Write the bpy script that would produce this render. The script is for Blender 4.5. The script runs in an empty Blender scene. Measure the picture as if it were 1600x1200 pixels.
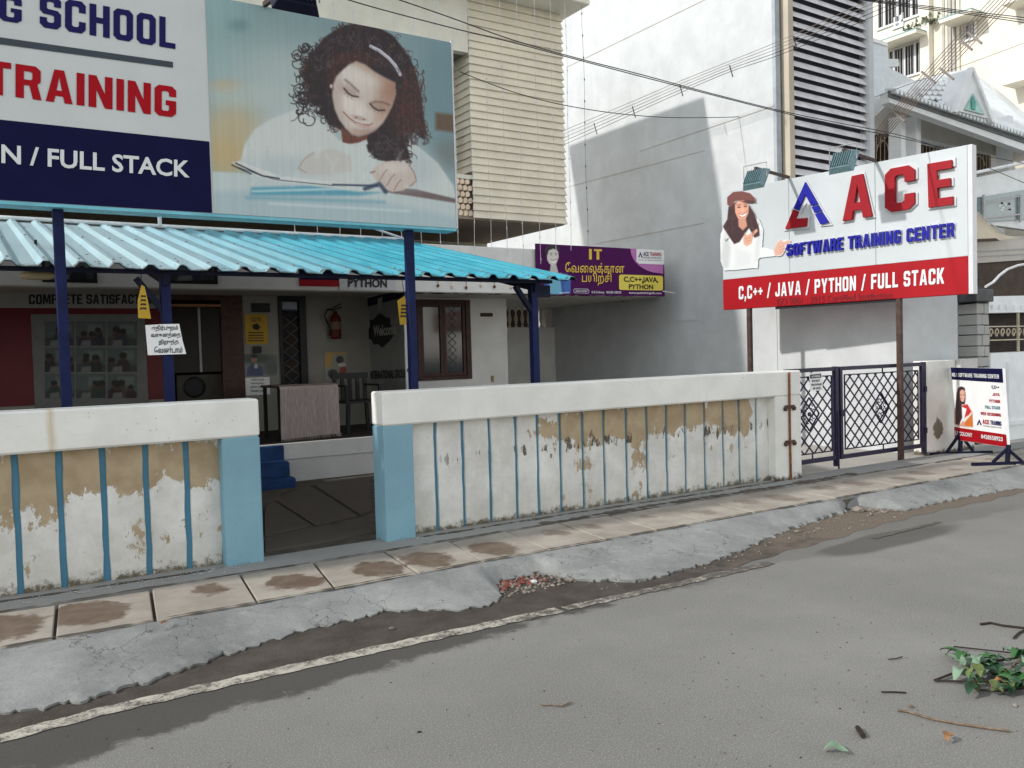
import bpy, bmesh, math, random
import numpy as np
from mathutils import Vector, Matrix

rnd = random.Random(7)
R = math.radians
scene = bpy.context.scene
COL = scene.collection

# ------------------------------------------------------------------ camera
F = 1344.55                      # focal length in pixels of the 1600 px wide photograph
PITCH, ROLL, YAW = -0.03676, -0.02802, 0.56950
EYE = np.array([0.0, 0.0, 1.60])
cyw, syw = math.cos(YAW), math.sin(YAW)
fw = np.array([syw * math.cos(PITCH), cyw * math.cos(PITCH), math.sin(PITCH)])
r0 = np.array([cyw, -syw, 0.0]); u0 = np.cross(r0, fw)
rt = r0 * math.cos(ROLL) + u0 * math.sin(ROLL)
up = -r0 * math.sin(ROLL) + u0 * math.cos(ROLL)
cam = bpy.data.cameras.new('camera')
cam.sensor_fit = 'HORIZONTAL'; cam.sensor_width = 36.0; cam.lens = 36.0 * F / 1600.0
cam.clip_start = 0.05; cam.clip_end = 2000
camo = bpy.data.objects.new('camera', cam); COL.objects.link(camo)
M = Matrix(((rt[0], up[0], -fw[0], EYE[0]), (rt[1], up[1], -fw[1], EYE[1]), (rt[2], up[2], -fw[2], EYE[2]), (0, 0, 0, 1)))
camo.matrix_world = M
scene.camera = camo

# ------------------------------------------------------------------ sky, sun, exposure
TO_SUN = Vector((-1.60, 0.19, 1.0)).normalized()
el = math.asin(TO_SUN.z); az = math.atan2(TO_SUN.x, TO_SUN.y)
world = bpy.data.worlds.new('World'); scene.world = world; world.use_nodes = True
wn = world.node_tree.nodes; wl = world.node_tree.links
sky = wn.new('ShaderNodeTexSky'); sky.sky_type = 'NISHITA'; sky.sun_disc = False
sky.sun_elevation = el; sky.sun_rotation = az % (2 * math.pi)
sky.air_density = 1.5; sky.dust_density = 0.0; sky.ozone_density = 1.0
hz = wn.new('ShaderNodeHueSaturation'); hz.inputs['Saturation'].default_value = 0.22   # thin white haze over the blue
wl.new(sky.outputs[0], hz.inputs['Color']); wl.new(hz.outputs[0], wn['Background'].inputs[0]); wn['Background'].inputs[1].default_value = 0.15
sun = bpy.data.lights.new('sun', 'SUN'); sun.energy = 2.0; sun.angle = R(1.6); sun.color = (1.0, 0.965, 0.91)
suno = bpy.data.objects.new('sun', sun); COL.objects.link(suno)
suno.rotation_euler = TO_SUN.to_track_quat('Z', 'Y').to_euler(); suno.location = (-20, 5, 20)
scene.view_settings.view_transform = 'Standard'; scene.view_settings.look = 'None'
scene.view_settings.exposure = 0.70; scene.view_settings.gamma = 1.0
try: scene.view_settings.use_curve_mapping = False
except Exception: pass

# ------------------------------------------------------------------ pixel -> place on a known plane
def ray(x, y): return fw + rt * (x - 800) / F - up * (y - 600) / F
def PY(x, y, Y): d = ray(x, y); return EYE + d * (Y / d[1])
def PX(x, y, X): d = ray(x, y); return EYE + d * (X / d[0])
def PZ(x, y, Z): d = ray(x, y); return EYE + d * ((Z - EYE[2]) / d[2])
def to_px(P):
    q = np.asarray(P, float) - EYE; z = q @ fw
    return 800 + F * (q @ rt) / z, 600 - F * (q @ up) / z

# ------------------------------------------------------------------ materials
def lin(c):
    c = np.asarray(c, float) / 255.0
    return np.where(c <= 0.04045, c / 12.92, ((c + 0.055) / 1.055) ** 2.4)
def srgb(r, g, b): return tuple(float(v) for v in lin((r, g, b)))

class Mat:
    """small builder round a Principled material"""
    def __init__(s, name, col=(0.5, 0.5, 0.5), rough=0.8, spec=0.3, metal=0.0):
        s.m = bpy.data.materials.new(name); s.m.use_nodes = True
        s.t = s.m.node_tree; s.n = s.t.nodes; s.l = s.t.links
        s.b = s.n['Principled BSDF']
        s.b.inputs['Base Color'].default_value = (*col, 1); s.b.inputs['Roughness'].default_value = rough
        s.b.inputs['Specular IOR Level'].default_value = spec; s.b.inputs['Metallic'].default_value = metal
        s.pos = None; s.h = None
    def P(s):
        if s.pos is None:
            s.pos = s.n.new('ShaderNodeNewGeometry').outputs['Position']
        return s.pos
    def obj(s): return s.n.new('ShaderNodeTexCoord').outputs['Object']
    def scaled(s, v, sc):
        n = s.n.new('ShaderNodeMapping'); n.inputs['Scale'].default_value = sc; s.l.new(v, n.inputs[0]); return n.outputs[0]
    def noise(s, scale, detail=4, rough=0.6, vec=None, dist=0.0):
        n = s.n.new('ShaderNodeTexNoise'); n.inputs['Scale'].default_value = scale; n.inputs['Detail'].default_value = detail
        n.inputs['Roughness'].default_value = rough; n.inputs['Distortion'].default_value = dist
        s.l.new(vec if vec is not None else s.P(), n.inputs['Vector']); return n.outputs['Fac']
    def math(s, op, a, b=None, c=None, clamp=False):
        n = s.n.new('ShaderNodeMath'); n.operation = op; n.use_clamp = clamp
        for i, v in enumerate((a, b, c)):
            if v is None: continue
            if isinstance(v, (int, float)): n.inputs[i].default_value = v
            else: s.l.new(v, n.inputs[i])
        return n.outputs[0]
    def ramp(s, f, a, b, lo=0.0, hi=1.0, smooth=True):
        n = s.n.new('ShaderNodeMapRange'); n.interpolation_type = 'SMOOTHSTEP' if smooth else 'LINEAR'; n.clamp = True
        n.inputs['From Min'].default_value = a; n.inputs['From Max'].default_value = b
        n.inputs['To Min'].default_value = lo; n.inputs['To Max'].default_value = hi
        s.l.new(f, n.inputs['Value']); return n.outputs[0]
    def xyz(s, v=None):
        n = s.n.new('ShaderNodeSeparateXYZ'); s.l.new(v if v is not None else s.P(), n.inputs[0]); return n.outputs
    def mix(s, f, a, b):
        n = s.n.new('ShaderNodeMix'); n.data_type = 'RGBA'
        if isinstance(f, (int, float)): n.inputs[0].default_value = f
        else: s.l.new(f, n.inputs[0])
        for i, v in ((6, a), (7, b)):
            if isinstance(v, tuple): n.inputs[i].default_value = (*v, 1)
            else: s.l.new(v, n.inputs[i])
        return n.outputs[2]
    def color(s, c): s.l.new(c, s.b.inputs['Base Color']); return s
    def rough(s, c): s.l.new(c, s.b.inputs['Roughness']); return s
    def bump(s, h, strength=0.3, dist=0.01):
        n = s.n.new('ShaderNodeBump'); n.inputs['Strength'].default_value = strength; n.inputs['Distance'].default_value = dist
        s.l.new(h, n.inputs['Height'])
        if s.h is not None: s.l.new(s.h, n.inputs['Normal'])
        s.h = n.outputs[0]; s.l.new(s.h, s.b.inputs['Normal']); return s

def plain(name, col, rough=0.7, spec=0.3, var=0.12, scale=6.0, bump=0.0, metal=0.0):
    m = Mat(name, col, rough, spec, metal)
    n = m.noise(scale, 5)
    d = tuple(c * (1 - var) for c in col); l = tuple(min(1, c * (1 + var)) for c in col)
    m.color(m.mix(m.ramp(n, 0.3, 0.7), d, l))
    if bump: m.bump(m.noise(scale * 12, 3), bump, 0.004)
    return m.m

def weathered(name, col, dirt=(0.12, 0.105, 0.085), streak=0.35, spots=0.5, rough=0.85, bump=0.25, lowz=None, stain_x=None):
    """old painted plaster: soft mottling, vertical run marks, chips, a grimy foot"""
    m = Mat(name, col, rough, 0.2)
    mott = m.ramp(m.noise(2.2, 6, 0.65), 0.25, 0.8)
    c = m.mix(mott, tuple(v * 0.86 for v in col), tuple(min(1, v * 1.05) for v in col))
    st = m.noise(1.0, 5, 0.6, m.scaled(m.P(), (9, 9, 0.55)))
    c = m.mix(m.math('MULTIPLY', m.ramp(st, 0.55, 0.85), streak), c, tuple(v * 0.62 + d * 0.3 for v, d in zip(col, dirt)))
    sp = m.noise(38, 4, 0.7)
    sp2 = m.noise(3.1, 3, 0.6)
    chip = m.math('MULTIPLY', m.ramp(sp, 0.66, 0.70), m.ramp(sp2, 0.45, 0.6))
    c = m.mix(m.math('MULTIPLY', chip, spots), c, dirt)
    tick = m.math('MULTIPLY', m.ramp(m.noise(1.0, 4, 0.7, m.scaled(m.P(), (5, 5, 75))), 0.66, 0.70), m.ramp(m.noise(2.2, 3), 0.5, 0.62))
    c = m.mix(m.math('MULTIPLY', tick, spots * 0.7), c, dirt)
    if stain_x is not None:
        x = m.xyz()[0]; q = m.math('ADD', m.ramp(m.math('ABSOLUTE', m.math('SUBTRACT', x, stain_x)), 0, .10, .35, -.35, False), m.math('MULTIPLY', m.noise(1.0, 4, .6, m.scaled(m.P(), (14, 14, 2))), .6))
        c = m.mix(m.ramp(q, .35, .75, 0, .6), c, (0.50, 0.36, 0.17))
    if lowz is not None:
        z = m.xyz()[2]
        g = m.math('ADD', m.math('MULTIPLY', m.noise(14, 6, 0.75), 0.5), m.ramp(z, lowz, lowz + 0.30, 0.42, -0.28, False))
        c = m.mix(m.ramp(g, 0.46, 0.62), c, (0.075, 0.062, 0.043))
    m.color(c)
    m.bump(m.noise(30, 5, 0.65), bump, 0.006)
    return m.m

# ------------------------------------------------------------------ meshes
ORIG = {}
def link(name, me, parent=None):
    o = bpy.data.objects.new(name, me); COL.objects.link(o)
    if parent is not None: o.parent = parent
    return o
def org(p):
    v = Vector((0, 0, 0))
    while p is not None:
        v += p.location; p = p.parent
    return v
def tag(o, label=None, cat=None, group=None, kind=None):
    if label: o['label'] = label
    if cat: o['category'] = cat
    if group: o['group'] = group
    if kind: o['kind'] = kind
    return o
def thing(name, label, cat, loc=(0, 0, 0), group=None):
    o = bpy.data.objects.new(name, None); COL.objects.link(o); o.location = loc; o.empty_display_size = 0.2
    return tag(o, label, cat, group, 'thing')
def vec(p): return Vector((float(p[0]), float(p[1]), float(p[2])))

class MB:
    def __init__(s): s.bm = bmesh.new()
    def face(s, pts):
        vs = [s.bm.verts.new(vec(p)) for p in pts]
        s.bm.faces.new(vs); return s
    def hexa(s, p):
        v = [s.bm.verts.new(vec(q)) for q in p]
        for f in ((0, 3, 2, 1), (4, 5, 6, 7), (0, 1, 5, 4), (1, 2, 6, 5), (2, 3, 7, 6), (3, 0, 4, 7)):
            s.bm.faces.new([v[i] for i in f])
        return s
    def box(s, x0, y0, z0, x1, y1, z1):
        return s.hexa([(x0, y0, z0), (x1, y0, z0), (x1, y1, z0), (x0, y1, z0), (x0, y0, z1), (x1, y0, z1), (x1, y1, z1), (x0, y1, z1)])
    def prism(s, poly, d):
        d = vec(d); a = [s.bm.verts.new(vec(p)) for p in poly]; b = [s.bm.verts.new(vec(p) + d) for p in poly]
        s.bm.faces.new(a); s.bm.faces.new(b[::-1])
        n = len(poly)
        for i in range(n): s.bm.faces.new((a[i], b[i], b[(i + 1) % n], a[(i + 1) % n]))
        return s
    def bar(s, p, q, w, h, upv=(0, 0, 1)):
        p = vec(p); q = vec(q); d = (q - p).normalized(); u = vec(upv)
        if abs(d.dot(u)) > 0.98: u = Vector((0, 1, 0))
        sd = d.cross(u).normalized() * (w / 2); u2 = sd.cross(d).normalized() * (h / 2)
        return s.hexa([p - sd - u2, p + sd - u2, p + sd + u2, p - sd + u2, q - sd - u2, q + sd - u2, q + sd + u2, q - sd + u2])
    def tube(s, pts, r, n=6, cap=True):
        pts = [vec(p) for p in pts]; rings = []
        for i, p in enumerate(pts):
            d = (pts[min(i + 1, len(pts) - 1)] - pts[max(i - 1, 0)]).normalized()
            u = Vector((0, 0, 1)) if abs(d.z) < 0.9 else Vector((0, 1, 0))
            a = d.cross(u).normalized(); b = a.cross(d)
            rr = r[i] if isinstance(r, (list, tuple)) else r
            rings.append([s.bm.verts.new(p + (a * math.cos(t) + b * math.sin(t)) * rr) for t in (2 * math.pi * k / n for k in range(n))])
        for A, B in zip(rings, rings[1:]):
            for k in range(n): s.bm.faces.new((A[k], A[(k + 1) % n], B[(k + 1) % n], B[k]))
        if cap: s.bm.faces.new(rings[0][::-1]); s.bm.faces.new(rings[-1])
        return s
    def lathe(s, c, prof, n=12, axis='Z'):
        c = vec(c); rings = []
        for r, h in prof:
            ring = []
            for k in range(n):
                t = 2 * math.pi * k / n
                v = {'Z': (r * math.cos(t), r * math.sin(t), h), 'Y': (r * math.cos(t), h, r * math.sin(t)), 'X': (h, r * math.cos(t), r * math.sin(t))}[axis]
                ring.append(s.bm.verts.new(c + Vector(v)))
            rings.append(ring)
        for A, B in zip(rings, rings[1:]):
            for k in range(n): s.bm.faces.new((A[k], A[(k + 1) % n], B[(k + 1) % n], B[k]))
        s.bm.faces.new(rings[0][::-1]); s.bm.faces.new(rings[-1])
        return s
    def build(s, name, mat, parent=None, bevel=0.0, smooth=False, seg=1):
        if bevel: bmesh.ops.bevel(s.bm, geom=list(s.bm.edges), offset=bevel, segments=seg, affect='EDGES', clamp_overlap=True)
        bmesh.ops.recalc_face_normals(s.bm, faces=s.bm.faces)
        o = org(parent)
        if o.length: bmesh.ops.translate(s.bm, verts=s.bm.verts, vec=-o)
        me = bpy.data.meshes.new(name); s.bm.to_mesh(me); s.bm.free()
        if mat: me.materials.append(mat)
        if smooth: me.polygons.foreach_set('use_smooth', [True] * len(me.polygons))
        return link(name, me, parent)

def boxo(name, mat, parent, b, bevel=0.0): return MB().box(*b).build(name, mat, parent, bevel)

def free_box(name, c, size, mat, parent, rz=0.0, bevel=0.0):
    o = MB().box(-size[0] / 2, -size[1] / 2, -size[2] / 2, size[0] / 2, size[1] / 2, size[2] / 2).build(name, mat, None, bevel)
    o.parent = parent; o.location = vec(c) - org(parent); o.rotation_euler.z = rz; return o

def wobbly(p, rng, amp): return tuple(v + rng.uniform(-amp, amp) for v in p)

# ------------------------------------------------------------------ lettering: a block face of own design, and the built-in face
def _oct(x0, y0, x1, y1, c): return [(x0 + c, y0), (x1 - c, y0), (x1, y0 + c), (x1, y1 - c), (x1 - c, y1), (x0 + c, y1), (x0, y1 - c), (x0, y0 + c)]
G = {
 'O': (6, [_oct(0, 0, 6, 10, 1.2), _oct(2, 1.8, 4, 8.2, .4)]),
 'D': (6, [[(0, 0), (4.8, 0), (6, 1.2), (6, 8.8), (4.8, 10), (0, 10)], [(2, 1.8), (3.6, 1.8), (4, 2.2), (4, 7.8), (3.6, 8.2), (2, 8.2)]]),
 'C': (6, [[(6, 6.4), (6, 8.8), (4.8, 10), (1.2, 10), (0, 8.8), (0, 1.2), (1.2, 0), (4.8, 0), (6, 1.2), (6, 3.6), (4, 3.6), (4, 2.2), (3.6, 1.8), (2.4, 1.8), (2, 2.2), (2, 7.8), (2.4, 8.2), (3.6, 8.2), (4, 7.8), (4, 6.4)]]),
 'G': (6, [[(6, 6.6), (6, 8.8), (4.8, 10), (1.2, 10), (0, 8.8), (0, 1.2), (1.2, 0), (4.8, 0), (6, 1.2), (6, 5.3), (3.1, 5.3), (3.1, 3.7), (4, 3.7), (4, 2.2), (3.6, 1.8), (2.4, 1.8), (2, 2.2), (2, 7.8), (2.4, 8.2), (3.6, 8.2), (4, 7.8), (4, 6.6)]]),
 'S': (6, [[(6, 6.8), (6, 8.8), (4.8, 10), (1.2, 10), (0, 8.8), (0, 5.3), (1, 4.3), (3.7, 4.1), (4, 3.8), (4, 2.2), (3.6, 1.8), (2.4, 1.8), (2, 2.2), (2, 3.2), (0, 3.2), (0, 1.2), (1.2, 0), (4.8, 0), (6, 1.2), (6, 4.7), (5, 5.7), (2.3, 5.9), (2, 6.2), (2, 7.8), (2.4, 8.2), (3.6, 8.2), (4, 7.8), (4, 6.8)]]),
 'H': (6, [[(0, 0), (0, 10), (2, 10), (2, 6), (4, 6), (4, 10), (6, 10), (6, 0), (4, 0), (4, 4.2), (2, 4.2), (2, 0)]]),
 'L': (5.2, [[(0, 0), (0, 10), (2, 10), (2, 1.8), (5.2, 1.8), (5.2, 0)]]),
 'T': (5.8, [[(1.9, 0), (1.9, 8.2), (0, 8.2), (0, 10), (5.8, 10), (5.8, 8.2), (3.9, 8.2), (3.9, 0)]]),
 'I': (2, [[(0, 0), (0, 10), (2, 10), (2, 0)]]),
 'E': (5.2, [[(0, 0), (0, 10), (5.2, 10), (5.2, 8.2), (2, 8.2), (2, 6), (4.8, 6), (4.8, 4.2), (2, 4.2), (2, 1.8), (5.2, 1.8), (5.2, 0)]]),
 'F': (5.2, [[(0, 0), (0, 10), (5.2, 10), (5.2, 8.2), (2, 8.2), (2, 6), (4.8, 6), (4.8, 4.2), (2, 4.2), (2, 0)]]),
 'A': (6.6, [[(0, 0), (2.1, 10), (4.5, 10), (6.6, 0), (4.6, 0), (4.25, 2), (2.35, 2), (2, 0)], [(2.65, 3.7), (3.95, 3.7), (3.3, 7.9)]]),
 'N': (6.2, [[(0, 0), (0, 10), (2, 10), (4.2, 4.4), (4.2, 10), (6.2, 10), (6.2, 0), (4.2, 0), (2, 5.6), (2, 0)]]),
 'R': (6.2, [[(0, 0), (0, 10), (4.8, 10), (6, 8.8), (6, 5.4), (5.2, 4.6), (6.2, 0), (4.1, 0), (3.3, 4), (2, 4), (2, 0)], [(2, 5.7), (3.6, 5.7), (4, 6.1), (4, 7.8), (3.6, 8.2), (2, 8.2)]]),
 'P': (6, [[(0, 0), (0, 10), (4.8, 10), (6, 8.8), (6, 5.2), (4.8, 4), (2, 4), (2, 0)], [(2, 5.8), (3.6, 5.8), (4, 6.2), (4, 7.8), (3.6, 8.2), (2, 8.2)]]),
 'B': (6, [[(0, 0), (0, 10), (4.8, 10), (5.8, 9), (5.8, 6), (5, 5.2), (6, 4.3), (6, 1.1), (4.9, 0)], [(2, 1.8), (3.6, 1.8), (4, 2.2), (4, 3.8), (3.6, 4.2), (2, 4.2)], [(2, 6), (3.6, 6), (3.9, 6.3), (3.9, 7.9), (3.6, 8.2), (2, 8.2)]]),
 'K': (6.3, [[(0, 0), (0, 10), (2, 10), (2, 6.3), (3.9, 10), (6.2, 10), (3.8, 5.4), (6.3, 0), (4.1, 0), (2.6, 3.7), (2, 2.7), (2, 0)]]),
 'V': (6.6, [[(0, 10), (2.1, 10), (3.3, 3), (4.5, 10), (6.6, 10), (4.5, 0), (2.1, 0)]]),
 'W': (9.4, [[(0, 10), (2, 10), (2.9, 3.5), (3.8, 10), (5.6, 10), (6.5, 3.5), (7.4, 10), (9.4, 10), (7.7, 0), (5.5, 0), (4.7, 5.5), (3.9, 0), (1.7, 0)]]),
 'Y': (6.4, [[(0, 10), (2.1, 10), (3.2, 6.4), (4.3, 10), (6.4, 10), (4.2, 4), (4.2, 0), (2.2, 0), (2.2, 4)]]),
 'U': (6, [[(0, 10), (2, 10), (2, 2.2), (2.4, 1.8), (3.6, 1.8), (4, 2.2), (4, 10), (6, 10), (6, 1.2), (4.8, 0), (1.2, 0), (0, 1.2)]]),
 'J': (5.4, [[(3.4, 10), (5.4, 10), (5.4, 1.2), (4.2, 0), (1.2, 0), (0, 1.2), (0, 3.4), (2, 3.4), (2, 2.2), (2.4, 1.8), (3, 1.8), (3.4, 2.2)]]),
 'M': (7.8, [[(0, 0), (0, 10), (2.6, 10), (3.9, 4.6), (5.2, 10), (7.8, 10), (7.8, 0), (5.9, 0), (5.9, 6.2), (4.6, 1), (3.2, 1), (1.9, 6.2), (1.9, 0)]]),
 '1': (3.2, [[(1.2, 0), (1.2, 7.6), (0, 7), (0, 8.8), (1.6, 10), (3.2, 10), (3.2, 0)]]),
 '/': (4.6, [[(0, -.6), (3, 10.6), (4.6, 10.6), (1.6, -.6)]]),
 '+': (5, [[(1.7, 2.4), (1.7, 4.2), (0, 4.2), (0, 5.8), (1.7, 5.8), (1.7, 7.6), (3.3, 7.6), (3.3, 5.8), (5, 5.8), (5, 4.2), (3.3, 4.2), (3.3, 2.4)]]),
 ',': (2, [[(0.2, 0), (0, 2), (2, 2), (2, 0.2), (0.9, -2), (0.1, -2)]]),
 '.': (2, [[(0, 0), (0, 2), (2, 2), (2, 0)]]),
 ' ': (2.6, []),
}
def glyph_mesh(body, block, bold, track=0.9):
    cu = bpy.data.curves.new('lettering', 'CURVE' if block else 'FONT')
    if block:
        cu.dimensions = '2D'; cu.fill_mode = 'BOTH'; x = 0.0
        for ch in body:
            w, polys = G[ch]
            for po in polys:
                sp = cu.splines.new('POLY'); sp.points.add(len(po) - 1); sp.use_cyclic_u = True
                for q, (a, b) in zip(sp.points, po): q.co = (a + x, b, 0, 1)
            x += w + track
    else:
        cu.body = body; cu.size = 1.0; cu.offset = bold; cu.resolution_u = 3
    o = bpy.data.objects.new('lettering', cu); COL.objects.link(o)
    dg = bpy.context.evaluated_depsgraph_get(); dg.update()
    me = bpy.data.meshes.new_from_object(o.evaluated_get(dg))
    bpy.data.objects.remove(o); bpy.data.curves.remove(cu)
    return me
def lettering(body, plane, bl, br, tl, mat, parent, lift=0.004, block=True, bold=0.02, depth=0.0, nrm=(0, -1, 0), capped=True, name='lettering', track=0.9):
    """flat print of body on a plane: bl and br are the baseline ends and tl the top of the first letter, in photo pixels mapped onto that plane"""
    me = glyph_mesh(body, block, bold, track)
    n = len(me.vertices); co = np.empty(n * 3); me.vertices.foreach_get('co', co); co = co.reshape(-1, 3)
    x0, x1 = co[:, 0].min(), co[:, 0].max()
    if block: y0, y1 = 0.0, 10.0
    elif capped: y0, y1 = 0.0, 0.70
    else: y0, y1 = co[:, 1].min(), co[:, 1].max()
    A, B, T = plane(*bl), plane(*br), plane(*tl)
    u = (co[:, 0] - x0) / (x1 - x0); v = (co[:, 1] - y0) / (y1 - y0)
    nv = np.asarray(nrm, float)
    W = A + np.outer(u, B - A) + np.outer(v, T - A) + nv * (lift + depth)
    bm = bmesh.new(); bm.from_mesh(me)
    for bv, w in zip(bm.verts, W): bv.co = w
    if depth:
        fs = list(bm.faces)
        r = bmesh.ops.extrude_face_region(bm, geom=fs)
        vs = [g for g in r['geom'] if isinstance(g, bmesh.types.BMVert)]
        bmesh.ops.translate(bm, verts=vs, vec=vec(-nv * (depth + lift * 0.5)))
    bmesh.ops.recalc_face_normals(bm, faces=bm.faces)
    if not depth:
        for f in bm.faces:
            if f.normal.dot(vec(nv)) < 0: f.normal_flip()
    o = org(parent)
    if o.length: bmesh.ops.translate(bm, verts=bm.verts, vec=-o)
    me2 = bpy.data.meshes.new(name); bm.to_mesh(me2); bm.free(); bpy.data.meshes.remove(me)
    me2.materials.append(mat)
    return link(name, me2, parent)

# ------------------------------------------------------------------ printed pictures: soft shapes laid on a fine grid of the board itself
class Print:
    def __init__(s, P00, P10, P01, nx, ny):
        P00, P10, P01 = map(np.asarray, (P00, P10, P01)); s.nx, s.ny = nx, ny
        a, b = np.meshgrid(np.linspace(0, 1, nx), np.linspace(0, 1, ny))
        s.W = P00 + a[..., None] * (P10 - P00) + b[..., None] * (P01 - P00)
        q = s.W - EYE; z = q @ fw
        s.U = 800 + F * (q @ rt) / z; s.V = 600 - F * (q @ up) / z
        s.C = np.zeros((ny, nx, 3)); s.keep = None
    def put(s, m, col, alpha=1.0, win=None):
        m = np.clip(m * alpha, 0, 1)[..., None]; col = np.asarray(col, float)
        if win is None: s.C = s.C * (1 - m) + col * m
        else: s.C[win] = s.C[win] * (1 - m) + col * m
    def fill(s, col): s.C[:] = col
    def ell(s, cx, cy, rx, ry, col, ang=0, soft=0.15, alpha=1.0):
        c, n = math.cos(R(ang)), math.sin(R(ang)); dx, dy = s.U - cx, s.V - cy
        d = np.sqrt(((dx * c + dy * n) / rx) ** 2 + ((-dx * n + dy * c) / ry) ** 2)
        t = np.clip((1 + soft - d) / (2 * soft), 0, 1); s.put(t * t * (3 - 2 * t), col, alpha)
    def poly(s, pts, col, soft=1.0, alpha=1.0, ret=False):
        ins = np.zeros(s.U.shape, bool); dist = np.full(s.U.shape, 1e9)
        for (x1, y1), (x2, y2) in zip(pts, pts[1:] + pts[:1]):
            dist = np.minimum(dist, s._seg(s.U, s.V, x1, y1, x2, y2))
            if y1 != y2:
                ins ^= ((y1 > s.V) != (y2 > s.V)) & (s.U < (x2 - x1) * (s.V - y1) / (y2 - y1) + x1)
        m = np.clip(0.5 + np.where(ins, dist, -dist) / (2 * soft), 0, 1)
        if ret: return m
        s.put(m, col, alpha)
    def _seg(s, U, V, x1, y1, x2, y2):
        dx, dy = x2 - x1, y2 - y1; L = dx * dx + dy * dy + 1e-9
        t = np.clip(((U - x1) * dx + (V - y1) * dy) / L, 0, 1)
        return np.hypot(U - x1 - t * dx, V - y1 - t * dy)
    def line(s, pts, w, col, alpha=1.0, soft=0.6):
        xs = [p[0] for p in pts]; ys = [p[1] for p in pts]; g = w + 2
        ok = (s.U > min(xs) - g) & (s.U < max(xs) + g) & (s.V > min(ys) - g) & (s.V < max(ys) + g)
        if not ok.any(): return
        rr = np.where(ok.any(1))[0]; cc = np.where(ok.any(0))[0]
        win = (slice(rr[0], rr[-1] + 1), slice(cc[0], cc[-1] + 1))
        U, V = s.U[win], s.V[win]; d = np.full(U.shape, 1e9)
        for a, b in zip(pts, pts[1:]): d = np.minimum(d, s._seg(U, V, *a, *b))
        s.put(np.clip((w / 2 + soft - d) / (2 * soft), 0, 1), col, alpha, win)
    def build(s, name, mat, parent, lift=0.0, nrm=(0, -1, 0)):
        W = s.W + np.asarray(nrm, float) * lift - np.array(org(parent))
        nx, ny = s.nx, s.ny
        idx = np.arange(nx * ny).reshape(ny, nx)
        f = np.stack([idx[:-1, :-1], idx[:-1, 1:], idx[1:, 1:], idx[1:, :-1]], -1).reshape(-1, 4)
        if s.keep is not None:
            k = s.keep; kk = (k[:-1, :-1] | k[:-1, 1:] | k[1:, 1:] | k[1:, :-1]).reshape(-1); f = f[kk]
            used = np.unique(f); remap = np.zeros(nx * ny, int); remap[used] = np.arange(len(used)); f = remap[f]
        else: used = np.arange(nx * ny)
        V = W.reshape(-1, 3)[used]; C = s.C.reshape(-1, 3)[used]
        me = bpy.data.meshes.new(name); me.from_pydata(V.tolist(), [], f.tolist())
        at = me.color_attributes.new('print', 'FLOAT_COLOR', 'POINT')
        at.data.foreach_set('color', np.concatenate([lin(np.clip(C, 0, 255)), np.ones((len(C), 1))], 1).astype(np.float32).ravel())
        me.materials.append(mat); return link(name, me, parent)

def print_material(name, gain=1.0, rough=0.45):
    m = Mat(name, rough=rough, spec=0.35)
    a = m.n.new('ShaderNodeAttribute'); a.attribute_name = 'print'
    st = m.noise(1.0, 4, 0.6, m.scaled(m.P(), (60, 60, 0.8)))
    m.color(m.mix(m.ramp(st, 0.45, 0.75, 0.0, 0.035), a.outputs['Color'], (0.35, 0.36, 0.34)))
    return m.m

# ================================================================== palette
WHITE = (0.74, 0.74, 0.70)
m_wall_white = weathered('white painted plaster', (0.74, 0.735, 0.69), streak=0.25, spots=0.45, lowz=0.12)
m_coping = weathered('white painted coping', (0.79, 0.785, 0.74), streak=0.22, spots=0.8, stain_x=0.47)
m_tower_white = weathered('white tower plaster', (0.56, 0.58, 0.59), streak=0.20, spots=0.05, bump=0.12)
m_house_white = weathered('house wall paint', (0.74, 0.73, 0.70), streak=0.12, spots=0.1, bump=0.12)
m_lintel = weathered('lintel paint', (0.76, 0.76, 0.73), streak=0.3, spots=0.4, bump=0.15)
m_cream = weathered('cream cladding', (0.78, 0.72, 0.585), streak=0.22, spots=0.1, bump=0.1, rough=0.7)
m_beige = weathered('beige parapet paint', (0.76, 0.73, 0.63), streak=0.2, spots=0.1, bump=0.1)
m_brown_soffit = weathered('brown soffit', (0.30, 0.25, 0.19), streak=0.2, spots=0.3)
m_grey_soffit = weathered('grey soffit', (0.55, 0.52, 0.47), streak=0.2, spots=0.7)
m_blue_paint = weathered('light blue pillar paint', (0.215, 0.385, 0.465), streak=0.42, spots=0.9, lowz=0.06, dirt=(0.10, 0.10, 0.09))
m_groove = weathered('blue groove paint', (0.085, 0.235, 0.345), streak=0.35, spots=0.8, dirt=(0.10, 0.08, 0.06))
m_step_blue = plain('blue step paint', (0.012, 0.045, 0.145), 0.55, var=0.3)
m_navy = plain('navy post paint', (0.007, 0.012, 0.058), 0.55, 0.15, var=0.25, scale=9)
m_navy_dark = plain('dark navy steel', (0.007, 0.009, 0.026), 0.6, 0.15, var=0.25)
m_gate = plain('gate paint', (0.022, 0.018, 0.045), 0.5, var=0.3, scale=20)
m_rust = plain('rusty brown steel', (0.060, 0.035, 0.028), 0.7, var=0.35, scale=14)
m_rust_or = plain('orange rust', (0.20, 0.075, 0.03), 0.9, var=0.45, scale=25)
m_black = plain('black plastic', (0.012, 0.012, 0.014), 0.5, var=0.2)
m_cable = plain('cable sheath', (0.02, 0.02, 0.024), 0.6, var=0.2)
m_wire = plain('bare wire', (0.22, 0.19, 0.17), 0.5, var=0.2)
m_brown_wood = plain('brown wood', (0.050, 0.020, 0.014), 0.45, var=0.35, scale=12)
m_dark = plain('dark interior', (0.030, 0.022, 0.018), 0.8, var=0.3)
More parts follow.
